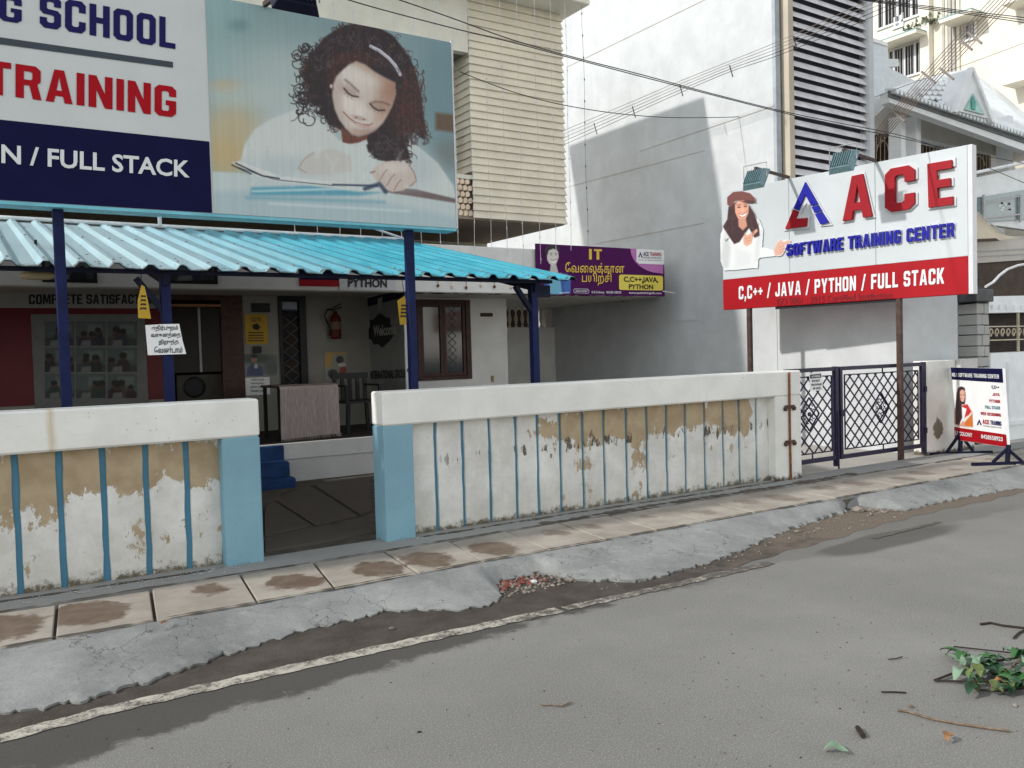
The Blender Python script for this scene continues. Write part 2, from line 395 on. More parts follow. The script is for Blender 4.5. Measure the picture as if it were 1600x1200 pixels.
m_dark_brown = plain('dark interior brown', (0.05, 0.030, 0.02), 0.7, var=0.3)
m_glass = Mat('dark window glass', (0.02, 0.03, 0.03), 0.08, 0.6).m
m_red_wall = plain('maroon poster board', (0.115, 0.006, 0.012), 0.4, var=0.08)
m_grey_board = plain('grey white board', (0.30, 0.30, 0.28), 0.4, var=0.05)
m_paper = plain('white paper', (0.80, 0.80, 0.80), 0.7, var=0.04)
m_yellow = plain('yellow paper', (0.46, 0.29, 0.03), 0.7, var=0.08)
m_ink = plain('black ink', (0.012, 0.012, 0.014), 0.6, var=0.05)
m_print = print_material('printed picture')
m_p_white = plain('printed white', (0.55, 0.58, 0.575), 0.35, 0.4, var=0.04, scale=2.5)
m_p_navy = plain('printed navy', (0.006, 0.006, 0.042), 0.6, 0.08, var=0.08)
m_p_navy_txt = plain('navy lettering', (0.013, 0.012, 0.090), 0.6, 0.1, var=0.05)
m_p_red_txt = plain('red lettering', (0.36, 0.005, 0.012), 0.6, 0.1, var=0.05)
m_p_white_txt = plain('white lettering', (0.66, 0.68, 0.69), 0.4, var=0.02)
m_p_slate = plain('slate rule', (0.035, 0.05, 0.065), 0.4, var=0.05)
m_skyblue = plain('sky blue trim', (0.16, 0.48, 0.58), 0.5, var=0.12)
m_s_white = plain('sign face white', (0.50, 0.535, 0.55), 0.3, 0.5, var=0.04, scale=1.5)
m_s_red = plain('sign red', (0.33, 0.002, 0.008), 0.5, 0.2, var=0.06, scale=2)
m_s_blue = plain('sign blue', (0.008, 0.010, 0.28), 0.5, 0.2, var=0.05)
m_s_redface = plain('letter face red', (0.29, 0.003, 0.010), 0.5, 0.2, var=0.06)
m_s_edge = plain('letter edge white', (0.58, 0.58, 0.60), 0.4, var=0.04)
m_dull_ink = plain('faded maroon ink', (0.14, 0.004, 0.008), 0.5, var=0.05)
m_purple = plain('banner purple', (0.070, 0.008, 0.080), 0.6, 0.1, var=0.08)
m_gold = plain('banner gold', (0.75, 0.50, 0.06), 0.45, var=0.08)
m_goldbox = plain('banner yellow box', (0.72, 0.60, 0.09), 0.45, var=0.05)
m_pink = plain('banner pink', (0.47, 0.16, 0.42), 0.45, var=0.05)
m_teal_txt = plain('teal lettering', (0.02, 0.16, 0.22), 0.45, var=0.05)
m_lamp_glass = plain('floodlight ribbed body', (0.12, 0.20, 0.22), 0.35, 0.5, var=0.25, scale=40)
m_metal = plain('grey metal', (0.30, 0.30, 0.31), 0.45, 0.5, var=0.1)
m_cloth = None
m_stone = None

def road_material():
    m = Mat('dusty asphalt', (0.12, 0.115, 0.105), 0.9, 0.2)
    big = m.ramp(m.noise(0.55, 5, 0.6), 0.3, 0.75)
    c = m.mix(big, (0.172, 0.169, 0.158), (0.235, 0.230, 0.215))
    patch = m.ramp(m.noise(2.3, 4, 0.6), 0.35, 0.75)
    c = m.mix(m.math('MULTIPLY', patch, 0.35), c, (0.165, 0.163, 0.152))
    grain = m.noise(130, 3, 0.8)
    c = m.mix(m.ramp(grain, 0.50, 0.68, 0, 0.85), c, (0.40, 0.385, 0.345))
    grain2 = m.noise(85, 4, 0.8)
    c = m.mix(m.ramp(grain2, 0.42, 0.28, 0, 0.8), c, (0.075, 0.072, 0.066))
    x, y, z = m.xyz()
    w = m.noise(3.2, 6, 0.7); w2 = m.noise(1.3, 4, 0.6)
    # damp, oily fringe beside the painted line, wider towards the west
    reach = m.math('ADD', m.ramp(x, -1.0, 3.2, 3.70, 4.20, False), m.math('MULTIPLY', m.math('SUBTRACT', w, 0.5), 0.55))
    damp = m.ramp(m.math('SUBTRACT', y, reach), -0.03, 0.07)
    damp = m.math('MULTIPLY', damp, m.ramp(x, 3.3, 4.6, 1.0, 0.35))
    # one broad stain by the broken kerb
    dx = m.math('DIVIDE', m.math('SUBTRACT', x, 6.35), 0.95); dy = m.math('DIVIDE', m.math('SUBTRACT', y, 4.20), 0.20)
    rr = m.math('ADD', m.math('MULTIPLY', dx, dx), m.math('MULTIPLY', dy, dy))
    rr = m.math('ADD', rr, m.math('MULTIPLY', m.math('SUBTRACT', w2, 0.5), 1.8))
    st = m.ramp(rr, 1.35, 0.55, 0, 0.8)
    c = m.mix(m.math('MULTIPLY', m.math('MAXIMUM', damp, st), 0.80), c, (0.050, 0.045, 0.040))
    m.color(c)
    m.bump(m.noise(190, 3, 0.8), 0.5, 0.006)
    return m.m
m_road = road_material()

def dirt_material():
    m = Mat('gutter dirt', (0.05, 0.04, 0.033), 0.92, 0.2)
    x, y, z = m.xyz()
    n = m.noise(4, 6, 0.7)
    c = m.mix(m.ramp(n, 0.3, 0.7), (0.052, 0.044, 0.038), (0.098, 0.083, 0.070))
    sand = m.math('ADD', m.ramp(x, 3.2, 6.6, -0.25, 0.45, False), m.math('MULTIPLY', n, 0.9))
    c = m.mix(m.ramp(sand, 0.40, 0.85), c, (0.155, 0.125, 0.098))
    g = m.noise(110, 3, 0.8)
    c = m.mix(m.ramp(g, 0.58, 0.72, 0, 0.55), c, (0.22, 0.19, 0.16))
    m.color(c); m.bump(m.noise(70, 5, 0.75), 0.7, 0.012)
    return m.m
def line_material():
    m = Mat('worn road paint', (0.5, 0.48, 0.42), 0.85, 0.2)
    n = m.noise(9, 7, 0.75); n2 = m.noise(70, 3, 0.8)
    x = m.xyz()[0]
    wear = m.math('ADD', m.math('ADD', m.math('MULTIPLY', n, 0.65), m.math('MULTIPLY', n2, 0.35)), m.ramp(x, 2.2, 6.0, 0.0, 0.16, False))
    c = m.mix(m.ramp(m.noise(3, 3), 0.3, 0.7), (0.40, 0.37, 0.315), (0.50, 0.47, 0.40))
    m.color(m.mix(m.ramp(wear, 0.44, 0.60), c, (0.105, 0.093, 0.080)))
    m.bump(n2, 0.3, 0.004); return m.m
def apron_material():
    m = Mat('cement apron', (0.36, 0.38, 0.38), 0.9, 0.2)
    a = m.noise(1.6, 6, 0.65); b = m.noise(7, 6, 0.7)
    c = m.mix(m.ramp(a, 0.3, 0.72), (0.195, 0.200, 0.194), (0.320, 0.326, 0.315))
    c = m.mix(m.ramp(b, 0.5, 0.8, 0, 0.6), c, (0.40, 0.405, 0.39))
    st = m.noise(1.0, 6, 0.75, m.scaled(m.P(), (7, 46, 14)))
    c = m.mix(m.ramp(st, 0.56, 0.72, 0, 0.55), c, (0.17, 0.175, 0.17))
    v = m.n.new('ShaderNodeTexVoronoi'); v.feature = 'DISTANCE_TO_EDGE'; v.inputs['Scale'].default_value = 3.2
    w = m.n.new('ShaderNodeTexNoise'); w.inputs['Scale'].default_value = 6; w.inputs['Detail'].default_value = 6; m.l.new(m.P(), w.inputs['Vector'])
    ad = m.n.new('ShaderNodeMixRGB'); ad.blend_type = 'ADD'; ad.inputs[0].default_value = 0.35
    m.l.new(m.P(), ad.inputs[1]); m.l.new(w.outputs['Color'], ad.inputs[2]); m.l.new(ad.outputs[0], v.inputs['Vector'])
    crack = m.math('MULTIPLY', m.ramp(v.outputs['Distance'], 0.010, 0.003), m.ramp(m.noise(1.1, 3), 0.44, 0.54))
    c = m.mix(m.math('MULTIPLY', crack, 0.75), c, (0.05, 0.048, 0.045))
    m.color(c); m.bump(m.noise(35, 6, 0.75), 0.6, 0.014); m.bump(st, .5, .012); m.bump(crack, -0.6, 0.01) if False else None
    return m.m
def slab_material():
    m = Mat('paving slab', (0.35, 0.30, 0.25), 0.85, 0.25)
    o = m.obj(); x, y, z = m.xyz(o)
    inf = m.n.new('ShaderNodeObjectInfo').outputs['Random']
    n = m.noise(3, 6, 0.65)
    c = m.mix(m.ramp(n, 0.3, 0.72), (0.275, 0.245, 0.208), (0.385, 0.350, 0.300))
    c = m.mix(m.ramp(m.noise(60, 3, 0.8), 0.55, 0.75, 0, 0.3), c, (0.45, 0.41, 0.36))
    dx = m.math('DIVIDE', m.math('ADD', x, m.ramp(inf, 0.2, 0.8, -.09, .09, False)), 0.23); dy = m.math('DIVIDE', m.math('ADD', y, m.ramp(m.math('FRACT', m.math('MULTIPLY', inf, 7.3)), 0, 1, -.10, .10, False)), 0.30)
    r2 = m.math('SQRT', m.math('ADD', m.math('MULTIPLY', dx, dx), m.math('MULTIPLY', dy, dy)))
    r2 = m.math('ADD', r2, m.math('MULTIPLY', m.math('SUBTRACT', m.noise(4.5, 7, 0.7), 0.5), 1.5))
    wx = m.xyz()[0]
    size = m.math('MULTIPLY', m.ramp(m.math('FRACT', m.math('MULTIPLY', inf, 3.7)), 0, 1, 0.45, 1.25, False), m.ramp(wx, 3.4, 5.0, 1.0, 0.55))
    wet = m.ramp(m.math('SUBTRACT', size, r2), -0.08, 0.16)
    wet = m.math('MULTIPLY', wet, m.ramp(wx, 3.3, 4.6, 0.92, 0.50))
    c = m.mix(wet, c, m.mix(m.ramp(m.noise(9, 5, .7), .3, .7), (0.105, 0.068, 0.045), (0.165, 0.118, 0.085)))
    scr = m.noise(1.0, 4, 0.7, m.scaled(o, (10, 70, 10)), 1.5)
    c = m.mix(m.math('MULTIPLY', m.ramp(scr, 0.64, 0.70), m.ramp(r2, 0.6, 0.35, 0, 0.9)), c, (0.025, 0.018, 0.014))
    m.color(c); m.rough(m.ramp(wet, 0, 1, 0.85, 0.6)); m.bump(m.noise(45, 5, 0.7), 0.35, 0.006)
    return m.m
def panel_material():
    """white limewash flaking off ochre render in a ragged belt, with dark scars and a mouldy foot"""
    m = Mat('flaking wall paint', (0.72, 0.70, 0.65), 0.9, 0.15)
    x, y, z = m.xyz()
    base = m.mix(m.ramp(m.noise(2.4, 6, 0.7), 0.3, 0.75), (0.55, 0.54, 0.50), (0.77, 0.765, 0.735))
    st = m.noise(1.0, 5, 0.65, m.scaled(m.P(), (10, 10, 0.6)))
    base = m.mix(m.ramp(st, 0.56, 0.82, 0, 0.30), base, (0.42, 0.40, 0.35))
    n = m.noise(1.0, 9, 0.66, m.scaled(m.P(), (4.2, 4.2, 3.0)))
    nv = m.noise(1.0, 6, 0.75, m.scaled(m.P(), (26, 26, 7)))
    belt = m.ramp(m.math('ABSOLUTE', m.math('SUBTRACT', z, 0.90)), 0.0, 0.27, 0.28, -0.42, False)
    east = m.math('MAXIMUM', m.ramp(x, 3.9, 4.5), m.ramp(x, 2.2, 1.7))
    east = m.math('MULTIPLY', east, m.ramp(x, 7.15, 6.95))
    f = m.math('ADD', m.math('ADD', belt, m.math('MULTIPLY', m.math('SUBTRACT', n, 0.5), 2.1)), m.math('MULTIPLY', m.math('SUBTRACT', nv, 0.5), 0.55))
    f = m.math('ADD', f, m.ramp(east, 0, 1, -0.44, 0.27, False))
    f = m.math('ADD', f, m.ramp(x, 1.36, 1.50, 0.0, -0.6, False)) if False else f
    och = m.ramp(f, 0.085, 0.10)
    ochc = m.mix(m.ramp(m.noise(6, 4), 0.3, 0.7), (0.34, 0.26, 0.165), (0.44, 0.35, 0.235))
    c = m.mix(och, base, ochc)
    rim = m.math('MULTIPLY', m.ramp(f, 0.055, 0.082), m.ramp(f, 0.10, 0.085))
    c = m.mix(m.math('MULTIPLY', rim, 0.5), c, (0.30, 0.27, 0.22))
    # dark scars where plaster has gone
    s = m.noise(1.0, 8, 0.72, m.scaled(m.P(), (12, 12, 4)))
    sb = m.ramp(m.math('ABSOLUTE', m.math('SUBTRACT', z, 0.74)), 0.02, 0.22, 0.10, -0.16, False)
    sc = m.math('MULTIPLY', m.ramp(m.math('ADD', s, sb), 0.645, 0.67), m.ramp(x, 3.2, 3.5))
    c = m.mix(m.math('MULTIPLY', sc, 0.9), c, (0.075, 0.055, 0.042))
    # flecks and the foot
    fl = m.ramp(m.noise(46, 4, 0.75), 0.66, 0.70)
    c = m.mix(m.math('MULTIPLY', fl, 0.6), c, (0.12, 0.10, 0.08))
    g = m.math('ADD', m.math('MULTIPLY', m.noise(17, 6, 0.78), 0.62), m.ramp(z, 0.13, 0.40, 0.36, -0.22, False))
    c = m.mix(m.ramp(g, 0.50, 0.66), c, (0.060, 0.048, 0.032))
    c = m.mix(m.math('MULTIPLY', m.ramp(z, 0.5, 0.15), 0.22), c, (0.36, 0.32, 0.22))
    m.color(c)
    m.bump(m.noise(40, 6, 0.75), 0.35, 0.006); m.bump(och, -0.35, 0.003); m.bump(sc, -0.6, 0.008)
    return m.m
def canopy_material():
    m = Mat('sky blue roofing sheet', (0.06, 0.42, 0.56), 0.32, 0.5)
    n = m.noise(1.6, 5, 0.6); st = m.noise(1, 5, 0.7, m.scaled(m.P(), (16, 1.1, 1)))
    x, y, z = m.xyz()
    c = m.mix(m.ramp(n, 0.3, 0.7), (0.085, 0.54, 0.70), (0.14, 0.66, 0.80))
    glare = m.math('ADD', m.ramp(x, 3.6, 1.2, 0.0, 0.80, False), m.math('MULTIPLY', m.math('SUBTRACT', st, 0.5), 0.5))  # glare put into the colour, whitening one end of the sheet
    c = m.mix(m.ramp(glare, 0.0, 0.9), c, (0.74, 0.93, 0.985))
    edge = m.math('ADD', m.ramp(y, 6.62, 6.95, 0.22, -0.2, False), m.noise(13, 6, 0.7))
    c = m.mix(m.math('MULTIPLY', m.ramp(edge, 0.62, 0.72), 0.8), c, (0.16, 0.12, 0.09))
    c = m.mix(m.ramp(m.noise(24, 4, 0.7), 0.72, 0.76, 0, 0.6), c, (0.14, 0.13, 0.12))
    m.color(c); m.rough(m.ramp(n, 0.3, 0.7, 0.28, 0.5)); return m.m
m_dirt = dirt_material(); m_line = line_material(); m_apron = apron_material(); m_slab = slab_material()
m_panel = panel_material(); m_canopy = canopy_material()
m_cement = weathered('cement strip', (0.30, 0.30, 0.285), streak=0.1, spots=0.6, dirt=(0.10, 0.09, 0.075), bump=0.5)
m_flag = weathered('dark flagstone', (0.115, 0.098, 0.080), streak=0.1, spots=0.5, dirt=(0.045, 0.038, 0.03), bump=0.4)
m_court = plain('courtyard earth', (0.10, 0.085, 0.07), 0.9, var=0.3, bump=0.4)
m_drive = weathered('driveway cement', (0.42, 0.40, 0.36), streak=0.1, spots=0.5, bump=0.4)

# ================================================================== ground
def sheet(name, pts, z, mat):
    o = MB().face([(x, y, z) for x, y in pts]).build(name, mat); return tag(o, kind='structure')
sheet('ground', [(-400, -400), (400, -400), (400, 400), (-400, 400)], -0.02, m_court)
sheet('road', [(-90, -60), (140, -60), (140, 5.4), (-90, 5.4)], 0.0, m_road)

FRONT = [(-3, 4.55), (0.086, 4.58), (0.42, 4.49), (0.78, 4.6), (1.2, 4.74), (1.49, 4.86), (1.85, 4.88), (2.16, 4.93), (2.27, 4.86), (2.37, 4.78), (2.56, 4.66),
         (2.78, 4.65), (2.92, 4.74), (3.02, 4.98), (3.12, 5.06), (3.30, 5.08), (3.46, 5.03), (3.49, 4.88), (3.52, 4.75), (3.65, 4.63), (3.86, 4.48), (4.1, 4.47), (4.35, 4.52), (4.77, 4.57),
         (5.2, 4.70), (5.74, 4.88), (6.3, 5.00), (6.9, 5.10), (7.10, 5.20), (7.25, 5.17), (7.35, 4.95), (7.48, 4.80), (8.2, 4.84), (9.0, 4.80), (9.5, 4.76), (11, 4.72), (16, 4.7)]
fx = [p[0] for p in FRONT]; fy = [p[1] for p in FRONT]
def jag(x):
    return 0.022 * math.sin(x * 17.3 + 1.3) * math.sin(x * 7.1) + 0.016 * math.sin(x * 41 + 0.4) + 0.012 * math.sin(x * 83 + 2) + 0.008 * math.sin(x * 139 + 1)
def build_apron():
    b = MB(); rows = 14; xs = np.arange(-3, 15.01, 0.022); prev = None
    for x in xs:
        yf0 = float(np.interp(x, fx, fy)); yb = 5.215; colv = []
        zf = 0.014 + 0.006 * math.sin(x * 2.9) * math.sin(x * 1.3)
        for k in range(rows):
            t = k / (rows - 1); y = yb + (yf0 - yb) * t + jag(x) * t ** 24
            z = 0.122 - (0.122 - zf) * t ** 1.25 + 0.004 * math.sin(x * 2.3 + k * .5) * t
            if k == rows - 1: z = zf
            colv.append(b.bm.verts.new((x, y, z)))
        yf = yf0 + jag(x); colv.append(b.bm.verts.new((x + 0.004 * math.sin(x * 60), yf + 0.006, -0.005)))
        if prev:
            for k in range(rows): b.bm.faces.new((prev[k], colv[k], colv[k + 1], prev[k + 1]))
        prev = colv
    o = b.build('cement_apron', m_apron, smooth=True)
    try: o.data.set_sharp_from_angle(angle=R(32))
    except Exception: pass
    return tag(o, kind='structure')
build_apron()
def wavy_strip(name, mat, z, lo, hi, x0, x1, step=0.05):
    b = MB(); prev = None
    for x in np.arange(x0, x1 + 1e-6, step):
        v = (b.bm.verts.new((x, lo(x), z)), b.bm.verts.new((x, hi(x), z)))
        if prev: b.bm.faces.new((prev[0], v[0], v[1], prev[1]))
        prev = v
    return tag(b.build(name, mat), kind='structure')
def dirt_lo(x): return 4.315 + 0.012 * math.sin(x * 5) + (0 if x < 4.2 else min(0.30, (x - 4.2) * 0.10)) + 0.02 * math.sin(x * 13 + 1) * (x > 4)
wavy_strip('gutter', m_dirt, 0.002, dirt_lo, lambda x: 5.3, -4, 9.6)
def mark(x0, x1, w=0.105):
    def mid(x): return 4.30 + 0.03 * math.sin(x * 0.9 + 0.6) + (0.0 if x > 0.5 else (x - 0.5) * 0.10)
    wavy_strip('road_marking', m_line, 0.0045, lambda x: mid(x) - w / 2 + 0.006 * math.sin(x * 31) + rnd.uniform(-.004, .004), lambda x: mid(x) + w / 2 + 0.006 * math.sin(x * 27 + 2) + rnd.uniform(-.004, .004), x0, x1, 0.03)
mark(-4, 3.05); mark(3.09, 4.95, 0.09)
mark(6.2, 7.2, 0.05)

# footpath, its slabs one by one
foot = tag(MB().box(-4, 5.2, -0.02, 16, 6.30, 0.098).build('footpath', m_court), kind='structure')
strip = MB()
for i in range(40):
    xa = -4 + i * 0.5
    strip.hexa([(xa, 5.975, 0.09), (xa + .5, 5.975, 0.09), (xa + .5, 6.32, 0.09), (xa, 6.32, 0.09),
                (xa, 5.975 + 0.012 * math.sin(i * 2.1), .132), (xa + .5, 5.975 + 0.012 * math.sin((i + 1) * 2.1), .132), (xa + .5, 6.32, .142), (xa, 6.32, .142)])
strip.build('cement_strip', m_cement, foot)
J = [(-1.3, -1.22), (-.75, -.68), (-.2, -.13), (.363, .44), (.875, .979), (1.46, 1.557), (1.95, 2.08), (2.55, 2.63), (3.05, 3.18), (3.63, 3.72), (4.15, 4.25), (4.68, 4.8), (5.25, 5.35), (5.85, 5.95), (6.4, 6.5), (6.95, 7.05)]
while J[-1][0] < 14: J.append((J[-1][0] + rnd.uniform(.52, .62), J[-1][0] + rnd.uniform(.60, .66)))
for (a, a2), (b_, b2) in zip(J, J[1:]):
    g = 0.009; c = Vector(((a + b_ + a2 + b2) / 4, 5.58, 0.0))
    yb0, yb1 = 5.955 + rnd.uniform(-.02, .012), 5.955 + rnd.uniform(-.02, .012); yf0, yf1 = 5.215 + rnd.uniform(-.012, .02), 5.215 + rnd.uniform(-.012, .02)
    zt = [0.128 + rnd.uniform(-.006, .006) for _ in range(4)]
    q = [(a + g, yf0), (b_ - g, yf1), (b2 - g, yb1), (a2 + g, yb0)]
    mb = MB().hexa([(x - c.x, y - c.y, 0.09) for x, y in q] + [(x - c.x, y - c.y, z) for (x, y), z in zip(q, zt)])
    o = mb.build('paving_slab', m_slab, None, 0.006); o.parent = foot; o.location = c
def seam(name, mat, z, y0, amp, w, x0, x1, seed):
    g = random.Random(seed); ph = [g.uniform(0, 6) for _ in range(4)]
    mid = lambda x: y0 + amp * math.sin(x * 2.3 + ph[0]) + amp * .6 * math.sin(x * 9 + ph[1])
    wd = lambda x: w * max(.08, .55 + .5 * math.sin(x * 3.7 + ph[2]) * math.sin(x * 11 + ph[3]) + .25 * math.sin(x * 47))
    wavy_strip(name, mat, z, lambda x: mid(x) - wd(x), lambda x: mid(x) + wd(x), x0, x1, .02)
seam('seam_dirt', m_court, .1345, 5.212, .006, .016, -1, 12, 1); seam('seam_dirt', m_court, .1365, 5.968, .008, .015, -1, 12, 2)
seam('soil_and_shade_strip', m_flag, .1385, 6.02, .015, .055, 4.1, 8.4, 3); seam('soil_and_shade_strip', m_flag, .1430, 6.19, .008, .022, -1, 1.5, 4); seam('soil_and_shade_strip', m_flag, .1430, 6.19, .008, .025, 3.05, 7.3, 5)  # first strip also carries the billboard's shadow along the wall in its colour
court = sheet('courtyard', [(-4, 6.25), (5.2, 6.25), (5.2, 15), (-4, 15)], 0.118, m_court)
sheet('driveway', [(5.2, 6.25), (16, 6.25), (16, 15), (5.2, 15)], 0.122, m_drive)
sheet('verge', [(-4, 6.20), (16, 6.20), (16, 6.26), (-4, 6.26)], 0.10, m_cement)
FLAGS = [[(430, 779), (482, 757), (560, 805), (494, 820)], [(414, 792), (428, 782), (488, 820), (414, 836)], [(414, 841), (494, 824), (580, 812), (592, 828), (500, 846), (414, 860)],
         [(490, 756), (578, 744), (581, 796), (564, 803)], [(380, 800), (410, 790), (410, 860), (380, 866)], [(420, 776), (465, 762), (478, 756), (430, 774)]]
for fl in FLAGS:
    pts = [PZ(x, y, 0.138) for x, y in fl]
    MB().prism([(p[0], p[1], 0.138) for p in pts], (0, 0, -0.03)).build('flagstone', m_flag, court, 0.006)

# ================================================================== boundary walls
def boundary(name, label, x0, x1, pillars, grooves, px0, px1, gh=.022):
    w = thing(name, label, 'wall', ((x0 + x1) / 2, 6.32, 0.1), 'low front walls either side of the house entrance')
    MB().box(x0, 6.2, 1.048, x1, 6.43, 1.318).build('coping', m_coping, w, 0.014)
    MB().box(px0, 6.325, 0.08, px1, 6.425, 1.047).build('backing', m_groove, w)
    for a, b, mt in pillars: MB().box(a, 6.202, 0.08, b, 6.428, 1.0475).build('pillar', mt, w, 0.010)
    xs = [px0 - .02] + grooves + [px1 + .02]
    for i in range(len(xs) - 1):
        a = xs[i] + (gh if i else 0.02); b = xs[i + 1] - (gh if i < len(xs) - 2 else 0.02)
        n = 9; mb = MB(); fr = []
        for k in range(n):   # hand-cut edges
            z = 0.09 + (1.047 - 0.09) * k / (n - 1)
            fr.append((a + rnd.uniform(-.004, .004), b + rnd.uniform(-.004, .004), 6.308 + rnd.uniform(-.002, .002), z))
        A = [mb.bm.verts.new((f[0], f[2], f[3])) for f in fr]; B = [mb.bm.verts.new((f[1], f[2], f[3])) for f in fr]
        A2 = [mb.bm.verts.new((f[0] - .003, 6.326, f[3])) for f in fr]; B2 = [mb.bm.verts.new((f[1] + .003, 6.326, f[3])) for f in fr]
        for k in range(n - 1):
            mb.bm.faces.new((A[k], B[k], B[k + 1], A[k + 1])); mb.bm.faces.new((A2[k], A[k], A[k + 1], A2[k + 1])); mb.bm.faces.new((B[k], B2[k], B2[k + 1], B[k + 1]))
        mb.bm.faces.new((A[-1], B[-1], B2[-1], A2[-1]))
        mb.build('wall_panel', m_panel, w)
    return w
wl_ = boundary('boundary_wall', 'short white front wall with five blue grooves, ending in a blue pillar beside the steps', -3.0, 1.80, [(1.53, 1.798, m_blue_paint)],
               [-2.36, -2.1, -1.84, -1.58, -1.32, -1.05, -.79, -.53, -.27, .0, .267, .516, .774, 1.042, 1.306], -3.0, 1.53)
wr_ = boundary('boundary_wall', 'long white front wall with sixteen blue grooves, ending at the lattice gate', 2.765, 7.715, [(2.767, 3.02, m_blue_paint), (7.30, 7.713, m_wall_white)],
               [3.275, 3.53, 3.795, 4.064, 4.295, 4.541, 4.795, 5.044, 5.316, 5.574, 5.832, 6.081, 6.349, 6.615, 6.853, 7.116], 3.02, 7.30, .0175)
# rusted gate stay fixed to the end pillar
xq = PY(1234, 640, 6.19)[0]
MB().tube([(xq, 6.188, 0.14), (xq - .004, 6.188, 0.7), (xq, 6.188, 1.30)], 0.013, 7).build('hinge_rod', m_rust_or, wr_)
for zz in (0.93, 0.55):
    MB().bar((xq - .075, 6.190, zz), (xq + .075, 6.190, zz), .022, .035).build('hinge_lug', m_rust, wr_, 0.004)
    for sx in (-.07, .07): MB().lathe((xq + sx, 6.175, zz - .02), [(.001, 0), (.024, .004), (.024, .022), (.001, .026)], 10, 'Y').build('bolt_head', m_rust, wr_)

# ================================================================== the house
WX = 10.45          # plane of the white tower's long side wall
hs = thing('house', 'two storey cream and white house with a clapboard bay and an open porch', 'house', (3.0, 12.0, 0.12))
def wall_holes(parent, mat, x0, x1, z0, z1, Y, th, holes):
    xs = sorted({x0, x1, *[h[0] for h in holes], *[h[1] for h in holes]})
    mb = MB()
    for a, b in zip(xs, xs[1:]):
        zc = z0
        for h in sorted([h for h in holes if h[0] <= a + 1e-6 and h[1] >= b - 1e-6], key=lambda h: h[2]):
            if h[2] > zc: mb.box(a, Y, zc, b, Y + th, h[2])
            zc = h[3]
        if zc < z1: mb.box(a, Y, zc, b, Y + th, z1)
    return mb.build('wall', mat, parent)
BW = 12.2
WIN = (6.06, 7.03, 1.19, 2.47); DOORG = (3.87, 4.27, 0.57, 2.50); SHOP = (2.34, 3.36, 0.57, 2.53)
m_porch_wall = weathered('house paint with porch shade', (0.30, 0.29, 0.26), streak=0.15, spots=0.15, bump=0.12)  # darker copy of the house paint, porch shade put into its colour
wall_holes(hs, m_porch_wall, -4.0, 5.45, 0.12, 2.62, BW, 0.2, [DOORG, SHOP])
wall_holes(hs, m_house_white, 5.45, 7.74, 0.12, 2.62, BW, 0.2, [WIN])
boxo('wall', m_house_white, hs, (7.50, BW + .2, 0.12, 7.74, 15.0, 2.62))
# porch floor with its proud edge band
boxo('porch_floor', m_cement, hs, (-4, 10.16, 0.10, 7.2, BW, 0.545))
band = MB()
for i in range(22):
    xa = -4 + i * .51; band.box(xa, 10.10 + rnd.uniform(-.003, .003), 0.40 + rnd.uniform(-.008, .008), xa + .509, 10.162, 0.585)
band.build('floor_edge', m_lintel, hs)
boxo('plinth', m_house_white, hs, (3.2, 10.13, 0.10, 7.2, 10.159, 0.40))
boxo('floor_top', m_dark, hs, (-4, 10.163, 0.545, 7.2, BW, 0.58))
for k, (zt, yf) in enumerate([(0.40, 9.86), (0.235, 9.66), (0.575, 10.07)]):
    boxo('step', m_step_blue, hs, (1.55, yf, 0.10, 3.2 + 0.002 * k, 10.10 - .001 * k, zt), 0.02)
# porch roof slab that runs on to the tower wall, with its upstand
boxo('porch_slab', m_lintel, hs, (-4, 10.8, 2.475, 9.99, 11.02, 3.15), 0.01)
MB().prism([(-4, 11.02, 2.5), (9.985, 11.02, 2.5), (WX - .01, 11.4, 2.5), (WX - .01, 15.2, 2.5), (-4, 15.2, 2.5)], (0, 0, .6)).build('porch_ceiling', m_grey_soffit, hs)
mb = MB()
for i in range(60):     # spalled patches along the underside edge
    x = rnd.uniform(5.2, 9.6); w = rnd.uniform(.02, .09)
    mb.box(x, 10.85 + rnd.uniform(0, .1), 2.470, x + w, 10.9 + rnd.uniform(.02, .15), 2.4755)
mb.build('spalled_patch', m_rust, hs)['kind'] = 'stuff'
# first floor: bay, balcony, roof
BZ, BT = 3.60, 6.86
boxo('floor_slab', m_brown_soffit, hs, (-4, 11.05, BZ - .02, 8.13, 13.4, BZ + .12))
boxo('upper_wall', m_beige, hs, (-4, 13.4, 2.7, 8.13, 13.6, BT))
boxo('bay_core', m_brown_soffit, hs, (6.50, 11.06, BZ + .12, 8.12, 13.4, BT))
XL, XR, YF = 6.45, 8.17, 11.0
ns = 29; dz = (BT - BZ) / ns
for i in range(ns):
    z0 = BZ + i * dz; z1 = z0 + dz; o_, i_ = 0.022, 0.0; j = [rnd.uniform(-.003, .003) for _ in range(4)]
    def ring(z, out, yb=13.3): return [(XL + .05 - out, yb, z), (XL + .05 - out, YF + .05 - out, z), (XR - .05 + out, YF + .05 - out, z), (XR - .05 + out, yb, z)]
    lo_, hi_ = ring(z0 + j[0], .055), ring(z1 + j[1], .022)
    lo2, hi2 = ring(z0 + j[0], .0), ring(z1 + j[1], .0)
    b = MB(); V = lambda L: [b.bm.verts.new(p) for p in L]
    A, B, C_, D = V(lo_), V(hi_), V(lo2), V(hi2)
    start = 1 if (i in (0, 1, 2, 3, 4, 5) and True) else 0
    for k in range(3):
        if k == 0 and i < 6: continue     # the lowest boards stop at the corner, over the fretwork
        b.bm.faces.new((A[k], A[k + 1], B[k + 1], B[k])); b.bm.faces.new((C_[k], C_[k + 1], A[k + 1], A[k])); b.bm.faces.new((B[k], B[k + 1], D[k + 1], D[k]))
    b.build('slat', m_cream, hs)
